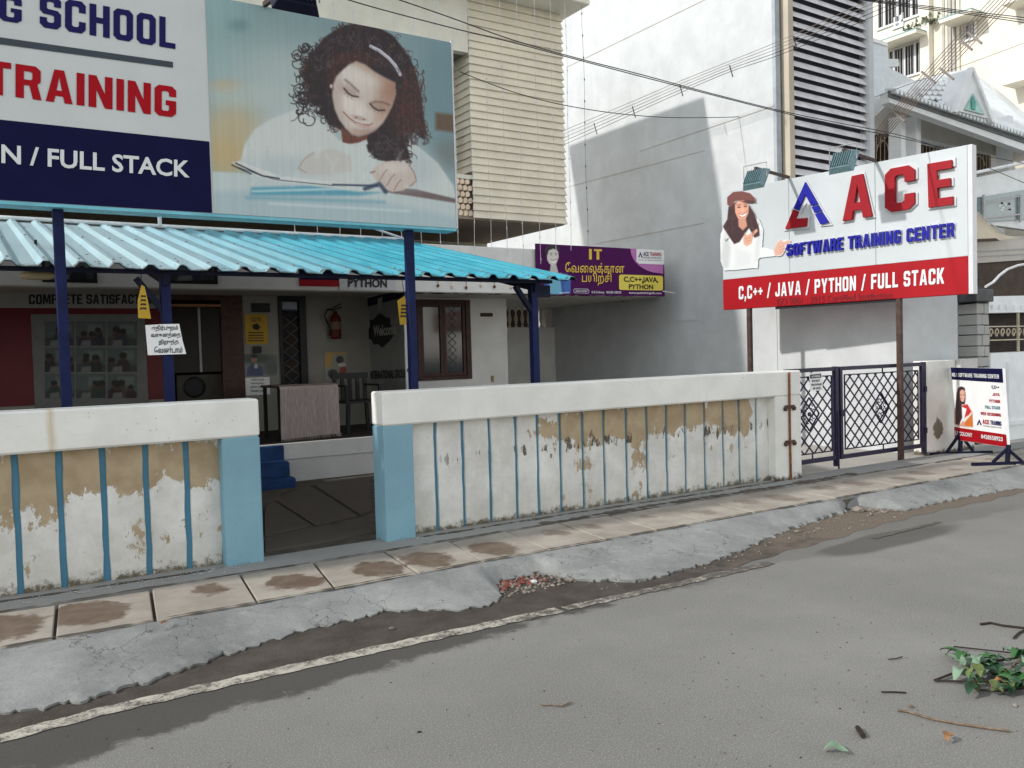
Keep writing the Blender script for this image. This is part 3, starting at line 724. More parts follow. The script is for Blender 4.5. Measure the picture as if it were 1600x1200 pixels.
# fretwork of pale terracotta scales on the balcony side
for r_ in range(6):
    for c_ in range(4):
        x = 6.14 + c_ * .085 + (.04 if r_ % 2 else 0); z = 3.62 + r_ * .092
        if x > 6.42: continue
        MB().prism([(x, 11.03, z), (x + .06, 11.03, z + .005), (x + .078, 11.03, z + .045), (x + .05, 11.03, z + .085), (x + .005, 11.03, z + .07)], (0, .05, 0)).build('fretwork_tile', plain_tile if 'plain_tile' in globals() else globals().setdefault('plain_tile', plain('peach tile', (0.74, 0.60, 0.45), 0.8, var=0.15)), hs, 0.005)
boxo('fretwork_rail', m_beige, hs, (-4, 11.02, 4.16, 6.47, 11.10, 4.22))
boxo('balcony_wall', m_beige, hs, (-4, 11.03, 3.72, 6.12, 11.1, 4.16))
boxo('balcony_back', m_dark, hs, (-4, 13.0, 3.72, 6.45, 13.05, 6.0))
boxo('upper_parapet', m_beige, hs, (-4, 10.99, 5.985, 6.440, 11.12, 6.86))
boxo('balcony_ceiling', m_brown_soffit, hs, (-4, 11.12, 6.0, 6.45, 13.3, 6.12))
boxo('roof', m_beige, hs, (-4, 10.50, 6.865, 8.33, 14.2, 7.03), 0.01)
for a in range(10):
    x = 6.05 + .012 * a; 
MB().tube([(6.12 + .05 * math.cos(t), 11.3 + .01 * math.sin(3 * t), 5.45 + .28 * math.sin(t)) for t in np.linspace(0, 18, 60)], 0.012, 5).build('cable_coil', m_cable, hs)
boxo('shutter', m_brown_wood, hs, (6.17, 11.2, 4.45, 6.27, 11.24, 5.0))

m_grille = plain('dim blue grey iron', (.06, .075, .095), .5)
# window with dark frame, two casements and grille behind glass
wf = MB()
x0, x1, z0, z1 = WIN; t = .06
wf.box(x0, BW - .03, z0, x0 + t, BW + .06, z1).box(x1 - .09, BW - .03, z0, x1, BW + .06, z1).box(x0 + t, BW - .03, z0, x1 - .09, BW + .06, z0 + t).box(x0 + t, BW - .03, z1 - t, x1 - .09, BW + .06, z1)
win = wf.build('window', m_brown_wood, hs, 0.004)
mid = (x0 + x1) / 2 - .02
for a, b in ((x0 + t, mid), (mid, x1 - .09)):
    f = MB(); s = .055
    f.box(a, BW - .012, z0 + t, a + s, BW + .03, z1 - t).box(b - s, BW - .012, z0 + t, b, BW + .03, z1 - t).box(a + s, BW - .012, z0 + t, b - s, BW + .03, z0 + t + s).box(a + s, BW - .012, z1 - t - s, b - s, BW + .03, z1 - t)
    f.build('sash', m_brown_wood, win, 0.003)
    boxo('pane', m_glass, win, (a + s, BW + .012, z0 + t + s, b - s, BW + .018, z1 - t - s))
gr = MB()
for i in range(9):
    zz = 1.32 + i * .115
    for sg in (-1, 1): gr.bar((6.70 - .07 * sg, BW + .008, zz), (6.70 + .07 * sg, BW + .008, zz + .115), .010, .006, (0, 1, 0))
gr.build('grille', m_grille, win)
MB().box(6.62, BW + .0085, 1.34, 6.775, BW + .011, 2.36).build('reflection_strip', plain('blue grey curtain', (0.16, 0.24, 0.32), 0.6), win) if False else None
boxo('wall_cap', m_dark_brown, hs, (7.23, BW - .02, 2.20, 7.46, BW - .001, 2.26))
# doors: open shop doorway with dark interior, and a grilled leaf
iz = 0.57
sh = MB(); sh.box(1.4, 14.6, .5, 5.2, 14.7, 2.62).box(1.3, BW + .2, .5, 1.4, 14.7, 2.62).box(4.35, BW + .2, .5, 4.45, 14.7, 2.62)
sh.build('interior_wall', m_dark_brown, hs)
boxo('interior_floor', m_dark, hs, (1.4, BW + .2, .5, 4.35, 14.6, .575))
fr = MB(); a, b, z0, z1 = SHOP
fr.box(a, BW - .02, z0, a + .07, BW + .05, z1).box(b - .30, BW - .02, z0, b, BW + .05, z1 - .0).box(a + .07, BW - .02, z1 - .10, b - .30, BW + .05, z1)
dr = fr.build('door_frame', m_brown_wood, hs, 0.004)
boxo('transom', plain('varnished wood', (0.30, 0.13, 0.06), 0.35), dr, (a + .07, BW - .03, z1 - .19, b - .30, BW + .01, z1 - .155))
boxo('glass_leaf', plain('smoky brown glass', (.022, .016, .013), .35, .2), dr, (a + .07, BW + .02, 1.45, b - .30, BW + .03, z1 - .20))
boxo('mullion', m_metal, dr, (a + .42, BW, 1.45, a + .45, BW + .02, z1 - .20))
a, b, z0, z1 = DOORG
dg_ = MB().box(a + .02, BW + .03, z0, b - .02, BW + .07, z1).build('grilled_door', m_dark, hs)
fr = MB().box(a, BW - .03, z0, a + .05, BW + .08, z1).box(b - .10, BW - .03, z0, b, BW + .08, z1).box(a + .05, BW - .03, z1 - .06, b - .10, BW + .08, z1).build('door_surround', m_black, dg_)
gm = MB()
for i in range(8):
    zz = 0.85 + i * .17
    for s in (-1, 1): gm.bar((a + .18 - .11 * s, BW + .02, zz), (a + .18 + .11 * s, BW + .02, zz + .17), .012, .01, (0, 1, 0))
for zz in (1.10, 1.16, 1.62, 2.22, 2.30):
    gm.tube([(a + .06 + .22 * k / 24, BW + .02, zz + .025 * math.sin(k * 1.3)) for k in range(25)], .006, 4)
gm.build('door_grille', m_grille, dg_)
boxo('fanlight', plain('pale blue glass', (0.12, 0.16, 0.24), 0.2), dg_, (a + .06, BW + .02, 2.30, b - .11, BW + .028, 2.42))
# back end of the drive: half wall with balusters under the slab
boxo('wall', m_house_white, hs, (7.74, 14.6, .10, WX - .01, 14.8, 2.05))
boxo('baluster_rail', m_house_white, hs, (7.74, 14.58, 2.05, WX - .01, 14.82, 2.10))
bal = None
prof = [(.028, 0), (.035, .02), (.018, .06), (.038, .14), (.042, .19), (.022, .27), (.018, .31), (.034, .36), (.028, .40)]
m_bal = plain('pale baluster', (0.60, 0.54, 0.44), 0.8)
i = 0
for k in range(16):
    x = 8.0 + k * .155
    if x > WX - .1: break
    if bal is None: bal = MB().lathe((x, 14.7, 2.10), prof, 8).build('baluster', m_bal, hs); bx0 = x
    else:
        c = bal.copy(); COL.objects.link(c); c.parent = hs; c.location = (x - bx0, 0, 0)
boxo('dark_opening', m_dark, hs, (7.75, 15.3, 2.0, WX - .01, 15.32, 2.55))

# ================================================================== white tower beside it
tw = thing('white_building', 'tall plain white building whose long blank wall faces the drive, with louvred front', 'building', (11.4, 12, 0))
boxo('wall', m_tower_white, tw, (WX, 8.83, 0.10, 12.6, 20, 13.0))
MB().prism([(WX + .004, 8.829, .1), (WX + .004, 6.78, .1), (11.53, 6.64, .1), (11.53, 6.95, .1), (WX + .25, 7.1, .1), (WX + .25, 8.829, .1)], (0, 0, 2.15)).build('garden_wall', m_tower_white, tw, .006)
# thin day joints and stray cables across the blank wall
for (xa, ya), (xb, yb) in (((885, 105), (1110, -5)), ((887, 292), (1100, 235)), ((929, 381), (1100, 348)), ((867, 515), (1090, 500)), ((1000, 236), (1210, 165))):
    p, q = PX(xa, ya, WX - .004), PX(xb, yb, WX - .004); p[0] = q[0] = WX - .003
    MB().bar(p, q, .012, .008).build('joint', m_grey_soffit, tw)
# louvred front
m_col = weathered('beige column', (0.52, 0.46, 0.37), streak=.3, spots=.3)
m_louvre = plain('grey violet louvre', (0.62, 0.61, 0.63), 0.7, var=0.15, scale=3)
boxo('pilaster', plain('grey pilaster', (0.36, 0.39, 0.42), .7), tw, (WX - .002, 8.77, 2.6, WX + .10, 8.829, 13))
boxo('column', m_col, tw, (WX + .16, 8.66, 2.2, WX + .27, 8.80, 13.0))
boxo('louvre_back', plain('shaded grey backing', (.10, .10, .12), .8), tw, (WX + .27, 8.80, 2.2, 12.55, 8.829, 13.0))
for i in range(56):
    z = 2.4 + i * .147
    if z > 9.5: break
    j = rnd.uniform(-.010, .010); o_ = rnd.uniform(-.006, .006); e_ = -.035   # each blade sags a little to the east
    MB().hexa([(WX + .27, 8.665 + o_, z), (12.5, 8.665 + o_, z + j + e_), (12.5, 8.69 + o_, z + j + e_ + .010), (WX + .27, 8.69 + o_, z + .010),
               (WX + .27, 8.725, z + .110), (12.5, 8.725, z + .110 + j + e_), (12.5, 8.75, z + .116 + j + e_), (WX + .27, 8.75, z + .116)]).build('louvre', m_louvre, tw)
boxo('pilaster', m_tower_white, tw, (12.5, 8.62, 2.2, 12.62, 8.80, 13.0))

# ================================================================== canopy on its two short posts
cn = thing('canopy', 'sky blue corrugated sheet canopy over the porch, with painted white glare at one end', 'canopy', (2, 7.5, 0.12))
CY0, CZ0, CY1, CZ1, CX0, CX1 = 6.62, 2.272, 10.46, 3.115, -3.2, 5.04
def cpt(x, t, h): return (x, CY0 + (CY1 - CY0) * t, CZ0 + (CZ1 - CZ0) * t + h)
xs = []; x = CX0; pitch = 0.222
while x < CX1:
    xs += [(x, 0), (x + .118, 0), (x + .150, .034), (x + .190, .034)]; x += pitch
xs = [(a, h) for a, h in xs if a <= CX1] + [(CX1, 0.0)]
cb = MB(); nt = 7; grid = []
for a, h in xs:
    grid.append([cb.bm.verts.new(cpt(a, k / nt, h + rnd.uniform(-.003, .003) * (k == 0))) for k in range(nt + 1)])
for A, B in zip(grid, grid[1:]):
    for k in range(nt): cb.bm.faces.new((A[k], B[k], B[k + 1], A[k + 1]))
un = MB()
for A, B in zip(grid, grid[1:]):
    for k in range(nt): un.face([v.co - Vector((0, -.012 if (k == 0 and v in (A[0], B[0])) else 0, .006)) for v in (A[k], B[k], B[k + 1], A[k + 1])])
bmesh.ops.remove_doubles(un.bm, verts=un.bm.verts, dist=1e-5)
un.build('underside', m_navy_dark, cn)  # added dark sheet, the shade under the canopy put into its colour
bmesh.ops.solidify(cb.bm, geom=cb.bm.faces[:], thickness=0.004)
cb.build('roof_sheet', m_canopy, cn)
sc_ = MB()
for i in range(int((CX1 - CX0) / pitch)):
    for t in (.05, .5, .93):
        q = cpt(CX0 + i * pitch + .170, t, .034); sc_.lathe((q[0], q[1], q[2] + .001), [(.011, 0), (.011, .006), (.004, .010)], 6)
sc_.build('screw_heads', m_metal, cn)['kind'] = 'stuff'
db = MB(); gd = random.Random(21)
for i in range(260):
    t = min(1, abs(gd.gauss(0, .12)) + .004) if i < 190 else gd.uniform(0, 1); cell = gd.randrange(int((CX1 - CX0) / pitch)); a = CX0 + cell * pitch + gd.uniform(.0, .115)
    if i < 60: a = gd.gauss(3.22, .12)
    q = cpt(a, t, .004); L = gd.uniform(.006, .022); an = gd.uniform(0, 3.1); w = L * gd.uniform(.2, .5)
    dx, dy = math.cos(an) * L, math.sin(an) * L; sl_ = (CZ1 - CZ0) / (CY1 - CY0)
    db.face([(q[0] + dx, q[1] + dy, q[2] + dy * sl_ + .004), (q[0] - dy * .4, q[1] + dx * .4, q[2] + dx * .4 * sl_ + .007), (q[0] - dx, q[1] - dy, q[2] - dy * sl_ + .004), (q[0] + dy * .4, q[1] - dx * .4, q[2] - dx * .4 * sl_ + .003)])
tag(db.build('leaf_litter', plain('dry canopy litter', (.10, .06, .035), .9, var=.5)), kind='stuff')
MB().tube([cpt(CX0, 1.0, .05), cpt(CX1, 1.0, .03)], .022, 8).build('ridge_pipe', plain('white flashing', (0.72, 0.74, 0.74), .5), cn)
MB().bar((CX0, 6.74, 2.262), (CX1 - .25, 6.74, 2.262), .05, .03).build('front_beam', m_navy_dark, cn)
MB().bar((CX0, 10.3, 3.03), (CX1 - .05, 10.3, 3.03), .05, .06).build('rear_beam', m_navy_dark, cn)
for X_, nm in ((4.62, 'post'), (1.31, 'post')):
    p = MB().box(X_ - .035, 6.765, .12, X_ + .035, 6.835, 2.225).build('post', m_navy, cn, 0.004)
    MB().bar((X_, 6.72, 2.21), (X_, 10.35, 3.0), .05, .09).build('rafter', m_navy_dark, cn)
    MB().bar((X_ - .02, 6.8, 1.98), (X_ - .20, 6.8, 2.22), .04, .05, (0, 1, 0)).build('brace', m_navy_dark, cn)
boxo('beam_stub', m_navy_dark, cn, (4.58, 6.77, 2.12, 4.80, 6.83, 2.23))

# ================================================================== big billboard on two tall posts
bb = thing('billboard', 'huge school billboard with a curly haired girl reading, raised on navy posts', 'billboard', (1.9, 6.55, 0.12))
SY = 6.45
bl_ = lambda x, y: PY(x, y, SY)
BXR, BZB, BZT = bl_(713, 357)[0], 2.668, 4.235
SPL = 1.60
boxo('board', m_p_white, bb, (-3.6, SY, BZB, BXR, SY + .16, BZT), 0.004)
boxo('trim', m_skyblue, bb, (-3.6, SY - .002, BZB - .022, BXR + .002, SY + .17, BZB - .001))
boxo('trim', m_s_edge, bb, (BXR + .001, SY - .003, BZB - .001, BXR + .014, SY + .165, BZT + .01))
def flat(name, plane, pts, mat, parent, lift, nrm=(0, -1, 0)):
    nv = np.asarray(nrm, float)
    return MB().face([plane(*p) + nv * lift for p in pts]).build(name, mat, parent)
zb0, zb1 = bl_(200, 208)[2], BZB + .003
MB().face([(-3.58, SY - .004, zb1), (SPL - .012, SY - .004, zb1), (SPL - .012, SY - .004, zb0), (-3.58, SY - .004, zb0)]).build('colour_band', m_p_navy, bb)
lettering('PYTHO', bl_, (-330, 172), (-200, 196), (-330, 135), m_p_white_txt, bb, .008, False, .03) if False else None
lettering('N / FULL STACK', bl_, (2, 254), (296, 277), (2, 226), m_p_white_txt, bb, .008, False, .022)
lettering('G', bl_, (-2, 31.5), (34, 37.5), (-2, -10), m_p_navy_txt, bb, .005)
lettering('SCHOOL', bl_, (62, 42), (274, 77), (62, -9), m_p_navy_txt, bb, .005, track=1.1)
lettering('TRAINING', bl_, (-22, 146), (275, 184), (-22, 93), m_p_red_txt, bb, .005, track=1.0)
flat('rule', bl_, [(-60, 50), (270, 97), (270, 106), (-60, 61)], m_p_slate, bb, .005)

def girl_print():
    x0, x1, z0, z1 = SPL, BXR - .004, BZB + .002, BZT - .004
    p = Print((x0, SY, z1), (x1, SY, z1), (x0, SY, z0), 400, 310)
    p.fill((146, 166, 168))
    E = lambda *a, **k: p.ell(*a, **k)
    E(360, 40, 110, 130, (140, 172, 172), soft=.8, alpha=.8); E(440, 130, 90, 70, (172, 186, 184), soft=.8, alpha=.9)
    E(600, 20, 160, 50, (112, 138, 142), soft=.8, alpha=.7); E(700, 140, 60, 110, (100, 132, 140), soft=.7, alpha=.8)
    E(372, 40, 14, 9, (95, 128, 135), soft=.9, alpha=.5)
    E(352, 135, 24, 10, (190, 164, 124), soft=.8, alpha=.6); E(362, 215, 52, 52, (186, 170, 134), soft=.6, alpha=.85); E(350, 250, 30, 30, (188, 162, 110), soft=.8, alpha=.6)
    E(390, 150, 60, 18, (178, 190, 184), soft=.7, alpha=.6)
    p.poly([(680, 176), (714, 180), (714, 208), (680, 203)], (96, 72, 52), 3, .9); E(700, 240, 22, 22, (110, 118, 116), soft=.8, alpha=.8)
    # desk and book
    p.poly([(330, 268), (370, 270), (720, 305), (720, 365), (330, 340)], (186, 198, 198), 2)
    p.poly([(332, 300), (420, 296), (610, 318), (716, 340), (716, 362), (332, 340)], (165, 185, 190), 6, .9)
    p.poly([(392, 293), (590, 287), (600, 300), (560, 306), (392, 305)], (80, 150, 172), 2.5, .9)
    p.line([(395, 299), (580, 294)], 3, (190, 214, 218), soft=2); p.line([(385, 309), (600, 316)], 4, (110, 160, 176), .8, 3)
    p.line([(420, 318), (640, 330)], 3, (200, 212, 214), .8, 2)
    # jumper
    body = [(374, 258), (382, 225), (398, 202), (424, 186), (470, 168), (500, 190), (530, 220), (560, 224), (600, 216), (650, 226), (684, 255), (708, 290), (712, 308), (640, 300), (560, 300), (440, 284), (392, 276)]
    p.poly(body, (198, 205, 202), 2)
    p.poly([(598, 300), (640, 306), (716, 318), (716, 312), (650, 296), (606, 292)], (88, 66, 66), 1.5, .8)
    E(470, 215, 60, 40, (198, 203, 200), soft=.7, alpha=.8); E(640, 262, 40, 30, (174, 186, 188), soft=.7, alpha=.7); E(450, 262, 60, 18, (176, 188, 190), soft=.7, alpha=.7)
    p.poly([(362, 254), (374, 252), (440, 276), (560, 288), (556, 293), (430, 284)], (206, 210, 208), 1); p.line([(372, 262), (430, 281), (520, 290)], 1.6, (60, 70, 80), .8); p.line([(368, 255), (410, 275), (436, 279)], 2.2, (34, 36, 48), .9); p.line([(362, 258), (392, 272)], 2.0, (40, 42, 54), .9)
    p.poly([(466, 262), (472, 250), (488, 239), (520, 232), (548, 244), (550, 268), (500, 274), (470, 271)], (192, 188, 182), 3, .8)
    p.line([(489, 239), (474, 250), (466, 263), (478, 270)], 1.6, (150, 128, 118), .6, 1.4)
    c = lambda a, b: (400 + a / 4, b / 4)
    hair = [c(*q) for q in [(640, 145), (560, 158), (500, 185), (420, 240), (380, 300), (330, 340), (318, 400), (290, 450), (300, 510), (335, 540), (315, 600), (360, 660), (415, 660), (425, 720), (450, 780), (500, 800), (540, 820), (600, 850), (680, 880), (700, 950), (760, 1000), (830, 1012), (930, 1000), (960, 990), (935, 900), (985, 830), (1040, 868), (1068, 870), (1060, 790), (1040, 700), (1030, 600), (1005, 480), (965, 370), (900, 280), (850, 220), (760, 170)]]
    p.poly(hair, (42, 30, 34), 1.6)
    E(*c(930, 700), 22, 34, (74, 38, 32), soft=.8, alpha=.6); E(*c(620, 370), 34, 10, (78, 42, 34), soft=.8, alpha=.7); E(*c(480, 480), 12, 26, (76, 38, 32), soft=.9, alpha=.7)
    # neck, face
    p.poly([c(*q) for q in [(528, 790), (600, 850), (700, 850), (690, 872), (640, 898), (600, 905), (540, 890)]], (108, 62, 50), 1.2)
    p.line([c(590, 850), c(600, 895)], 1.4, (70, 36, 32), .7)
    p.poly([c(*q) for q in [(640, 892), (690, 872), (700, 900), (640, 930), (560, 905)]], (196, 202, 200), 1.5)
    face = [c(*q) for q in [(500, 480), (540, 440), (580, 405), (625, 385), (680, 405), (740, 450), (800, 485), (868, 520), (872, 590), (850, 660), (820, 720), (790, 770), (745, 815), (700, 840), (640, 852), (600, 842), (560, 805), (520, 750), (490, 680), (476, 600), (480, 530)]]
    p.poly(face, (206, 198, 188), 2.2)
    fm = p.poly(face, None, 1.3, ret=True)
    keep = p.C.copy()
    E(*c(850, 560), 20, 36, (150, 104, 82), soft=.9, alpha=.75, ang=20); E(*c(700, 430), 40, 10, (168, 128, 104), soft=.9, alpha=.5, ang=28); E(*c(660, 845), 36, 9, (146, 108, 94), soft=.9, alpha=.6, ang=-12)
    E(*c(575, 560), 14, 7, (178, 156, 146), soft=.9, alpha=.55, ang=28); E(*c(765, 655), 14, 8, (174, 148, 136), soft=.9, alpha=.55, ang=16); E(*c(650, 690), 7, 14, (222, 214, 206), soft=.9, alpha=.8, ang=24)
    E(*c(560, 690), 12, 11, (216, 204, 196), soft=.9, alpha=.7); E(*c(770, 745), 12, 10, (206, 186, 174), soft=.9, alpha=.6); E(*c(640, 470), 26, 9, (212, 206, 198), soft=.9, alpha=.7, ang=25)
    E(*c(640, 738), 11, 3.4, (168, 138, 124), soft=.7, alpha=.6, ang=14)
    E(*c(520, 700), 9, 26, (178, 160, 150), soft=.9, alpha=.55, ang=-22); E(*c(600, 830), 22, 7, (184, 160, 148), soft=.9, alpha=.6, ang=20); E(*c(800, 700), 9, 20, (172, 138, 120), soft=.9, alpha=.6, ang=35)
    E(*c(590, 640), 14, 12, (220, 212, 202), soft=.9, alpha=.8); E(*c(600, 470), 22, 10, (218, 210, 200), soft=.9, alpha=.7, ang=20); E(*c(690, 610), 9, 16, (196, 180, 168), soft=.9, alpha=.45, ang=24); E(*c(505, 560), 7, 20, (180, 158, 146), soft=.9, alpha=.5)
    E(*c(595, 585), 14, 6, (168, 142, 130), soft=.9, alpha=.6, ang=28); E(*c(765, 672), 14, 6, (160, 130, 116), soft=.9, alpha=.6, ang=14)
    p.C = keep * (1 - fm[..., None]) + p.C * fm[..., None]
    for e in ((625, 735), (672, 748)): E(*c(*e), 2.0, 1.1, (110, 70, 62), soft=.6, alpha=.8)
    p.line([c(*q) for q in [(556, 500), (585, 522), (612, 548), (638, 572)]], 3.0, (104, 78, 70), .62, 1.6)
    p.line([c(*q) for q in [(712, 648), (745, 636), (790, 640), (832, 656)]], 3.0, (104, 76, 68), .62, 1.6)
    p.line([c(*q) for q in [(548, 552), (572, 582), (600, 600), (636, 606)]], 2.4, (44, 34, 38), .85, 1.0)
    p.line([c(*q) for q in [(714, 652), (735, 676), (762, 690), (802, 690)]], 2.4, (44, 34, 38), .85, 1.0)
    for a, b in (((560, 578), (550, 590)), ((578, 592), (570, 608)), ((598, 604), (594, 620)), ((745, 688), (738, 702)), ((764, 694), (762, 710)), ((786, 696), (788, 710))): p.line([c(*a), c(*b)], 1.0, (60, 48, 48), .35, .6)
    p.poly([c(*q) for q in [(546, 704), (580, 738), (620, 764), (660, 776), (700, 782), (722, 776), (706, 794), (670, 800), (630, 786), (590, 756)]], (188, 138, 130), 1.6, .7)
    p.poly([c(*q) for q in [(600, 752), (640, 770), (690, 780), (670, 786), (632, 778)]], (228, 222, 216), .6, .8)
    p.line([c(*q) for q in [(544, 700), (578, 736), (618, 764), (662, 778), (706, 782), (728, 772)]], 1.3, (116, 62, 62), .8, .9)
    p.line([c(*q) for q in [(612, 812), (650, 820), (690, 812)]], 1.6, (176, 150, 138), .6, 1.2)
    E(*c(468, 540), 2, 3.2, (206, 190, 180), soft=.5)
    # fringe over the brow, ringlets and fly-away strands
    g = random.Random(3)
    def strand(x, y, dx, dy, n, w, col, curl, al=.9):
        pts = []; ph = g.uniform(0, 6.28)
        for k in range(n):
            t = k / (n - 1); r_ = curl * (0.4 + 0.6 * t)
            pts.append((x + dx * t + r_ * math.cos(ph + t * 7), y + dy * t + r_ * math.sin(ph + t * 7)))
        p.line(pts, w, col, al, .6)
    dk = (38, 27, 31)
    def inside(poly):
        def f(x, y):
            r_ = False
            for (x1, y1), (x2, y2) in zip(poly, poly[1:] + poly[:1]):
                if (y1 > y) != (y2 > y) and x < (x2 - x1) * (y - y1) / (y2 - y1) + x1: r_ = not r_
            return r_
        return f
    hm = (inside(hair), inside(face))
    for k in range(150):   # left mass
        q = c(g.uniform(275, 450), g.uniform(270, 690)); strand(*q, g.uniform(-16, 4), g.uniform(-4, 18), 12, g.uniform(1.0, 2.2), dk, g.uniform(3, 8), .85)
    for q in [(260, 345), (262, 400), (270, 560), (265, 610), (285, 650), (300, 740), (320, 320), (300, 300), (285, 500), (330, 755)]:
        x, y = c(*q); a0 = g.uniform(0, 6)
        p.line([(x + 9 * math.cos(a0 + t), y + 8 * math.sin(a0 + t)) for t in np.linspace(0, 4.6, 14)], 1.7, (54, 40, 42), .9, .5)
    for k in range(150):   # right mass
        q = c(g.uniform(880, 1045), g.uniform(420, 860)); strand(*q, g.uniform(-4, 9), g.uniform(2, 20), 10, g.uniform(.9, 1.8), g.choice([dk, (70, 38, 34), (92, 52, 44)]), g.uniform(1.5, 4), .7)
    for k in range(70):
        q = c(g.uniform(700, 960), g.uniform(830, 960)); strand(*q, g.uniform(2, 14), g.uniform(4, 16), 10, g.uniform(.8, 1.5), g.choice([dk, (70, 62, 70)]), g.uniform(2, 5), .8)
    for k in range(170):   # sheen along the curls
        a = g.uniform(0, 1); q = c(360 + 600 * a, 200 + 260 * abs(a - .45) + g.uniform(-30, 130)); 
        strand(*q, g.uniform(-6, 6), g.uniform(3, 9), 8, .9, g.choice([(98, 88, 92), (72, 58, 60), (120, 110, 112), (86, 52, 44)]), 2.2, .45)
    # the fringe must not cover the face: put the face centre back
    p.line([c(*q) for q in [(715, 290), (770, 318), (830, 366), (872, 415), (900, 468)]], 5.2, (176, 174, 184), 1, .8)
    p.line([c(*q) for q in [(720, 288), (775, 316), (834, 364), (876, 412)]], 1.6, (214, 214, 220), .9, .8)
    # stray ringlets round the whole outline
    def ringlet(x, y, r_, w, col, al=.85):
        a0 = g.uniform(0, 6.28); d_ = g.choice([-1, 1]); n_ = g.uniform(3, 5.6)
        p.line([(x + r_ * math.cos(a0 + d_ * t) * (1 - .05 * t), y + r_ * .9 * math.sin(a0 + d_ * t) + t * .6) for t in np.linspace(0, n_, 11)], w, col, al, .5)
    for k in range(190):
        i_ = g.randrange(len(hair)); x, y = hair[i_]; x2, y2 = hair[(i_ + 1) % len(hair)]; t = g.random()
        px_, py_ = x + (x2 - x) * t, y + (y2 - y) * t
        if 530 < px_ < 610 and py_ > 190: continue
        ringlet(px_ + g.uniform(-5, 5), py_ + g.uniform(-4, 6), g.uniform(2.5, 5.5), g.uniform(.8, 1.5), g.choice([dk, (58, 38, 36), (84, 52, 44)]), g.uniform(.5, .95))
    for k in range(260):   # inner curls catching light
        px_, py_ = c(g.uniform(330, 1020), g.uniform(210, 980))
        if not (hm[0](px_, py_)) or hm[1](px_, py_): continue
        ringlet(px_, py_, g.uniform(1.6, 3.6), .8, g.choice([(92, 78, 80), (110, 66, 52), (70, 50, 50), (128, 112, 112), (22, 16, 20)]), g.uniform(.3, .6))
    for k in range(26):   # folds of the jumper
        x, y = g.uniform(385, 700), g.uniform(205, 292); 
        if 470 < x < 660 and y < 225: continue
        p.line([(x, y), (x + g.uniform(-10, 10), y + g.uniform(6, 20))], g.uniform(2, 5), g.choice([(174, 184, 184), (214, 219, 216)]), .35, 3)
    # writing hand
    hand = [c(*q) for q in [(716, 1080), (735, 1050), (770, 1022), (850, 1005), (930, 1015), (975, 1050), (1000, 1110), (985, 1160), (955, 1170), (935, 1150), (930, 1185), (895, 1195), (850, 1200), (800, 1180), (765, 1150), (735, 1110)]]
    p.poly(hand, (196, 184, 174), 1.2); E(*c(860, 1050), 22, 8, (212, 204, 196), soft=.8, alpha=.7)
    for L in ([(770, 1130), (800, 1080), (818, 1062)], [(815, 1160), (845, 1110), (866, 1090)], [(860, 1190), (890, 1140), (905, 1125)], [(955, 1035), (985, 1075), (1000, 1130), (960, 1165)]):
        p.line([c(*q) for q in L], 1.5, (140, 92, 86), .7, .9)
    p.line([c(716, 1080), c(740, 1072)], 2, (120, 92, 86), .8); p.line([c(480, 1155), c(760, 1162)], 3, (44, 60, 84), .9, 1); p.line([c(680, 1180), c(770, 1150), c(810, 1200)], 6, (48, 62, 84), .9, 2)
    rs = np.random.RandomState(5).normal(0, 1.6, p.C.shape[:2]); p.C += rs[..., None]
    st = np.random.RandomState(9).normal(0, 1, p.nx); st = np.convolve(st, np.ones(3) / 3, 'same'); p.C *= (1 + 0.016 * st)[None, :, None]
    return p.build('picture', m_print, bb, .005)
girl_print()
for X_ in (0.60, 3.215):
    MB().box(X_ - .033, 6.53, .12, X_ + .033, 6.596, BZB - .022).build('post', m_navy, bb, 0.004)
MB().tube([PY(250, 353, 10.3), PY(248, 318, 10.3)], .022, 6).build('stay', m_s_edge, cn)
MB().tube([PY(540, 341, 10.3), PY(636, 375, 10.3)], .016, 6).build('stay', m_s_edge, cn)
def floodlight(parent, base, tip, hang, nrm, w=.30, hgt=.22, mat=None, tilt=0.6):
    """arm from the sign's top edge out to a lamp that hangs from a wire yoke and looks back at the board"""
    base, tip = vec(base), vec(tip); nv = vec(nrm); sd = nv.cross(Vector((0, 0, 1))).normalized()
    arm = MB().bar(base, tip, .03, .035).build('lamp_arm', m_rust, parent)
    c = tip + Vector((0, 0, -hang)); dn = (-nv * math.cos(tilt) + Vector((0, 0, -1)) * math.sin(tilt)).normalized(); u = sd.cross(dn).normalized()
    if u.z < 0: u = -u
    b = MB(); q = lambda a, bb_, d: c + sd * a + u * bb_ + dn * d
    b.hexa([q(-w / 2, -hgt / 2, .04), q(w / 2, -hgt / 2, .04), q(w / 2, hgt / 2, .04), q(-w / 2, hgt / 2, .04), q(-w * .40, -hgt * .38, -.035), q(w * .40, -hgt * .38, -.035), q(w * .40, hgt * .38, -.035), q(-w * .40, hgt * .38, -.035)])
    lamp = b.build('floodlight', mat or m_lamp_glass, parent, 0.006)
    fins = MB()
    for k in range(9):
        a = -w * .36 + w * .72 * k / 8
        fins.hexa([q(a - .004, -hgt * .36, -.036), q(a + .004, -hgt * .36, -.036), q(a + .004, hgt * .36, -.036), q(a - .004, hgt * .36, -.036), q(a - .004, -hgt * .34, -.058), q(a + .004, -hgt * .34, -.058), q(a + .004, hgt * .34, -.058), q(a - .004, hgt * .34, -.058)])
    fins.build('fin', mat or m_lamp_glass, lamp)
    MB().tube([q(-w / 2 - .01, 0, 0), tip + sd * (-w / 2 - .01) + Vector((0, 0, .05)), tip + sd * (w / 2 + .01) + Vector((0, 0, .05)), q(w / 2 + .01, 0, 0)], .007, 5).build('yoke', m_metal, lamp)
    return lamp
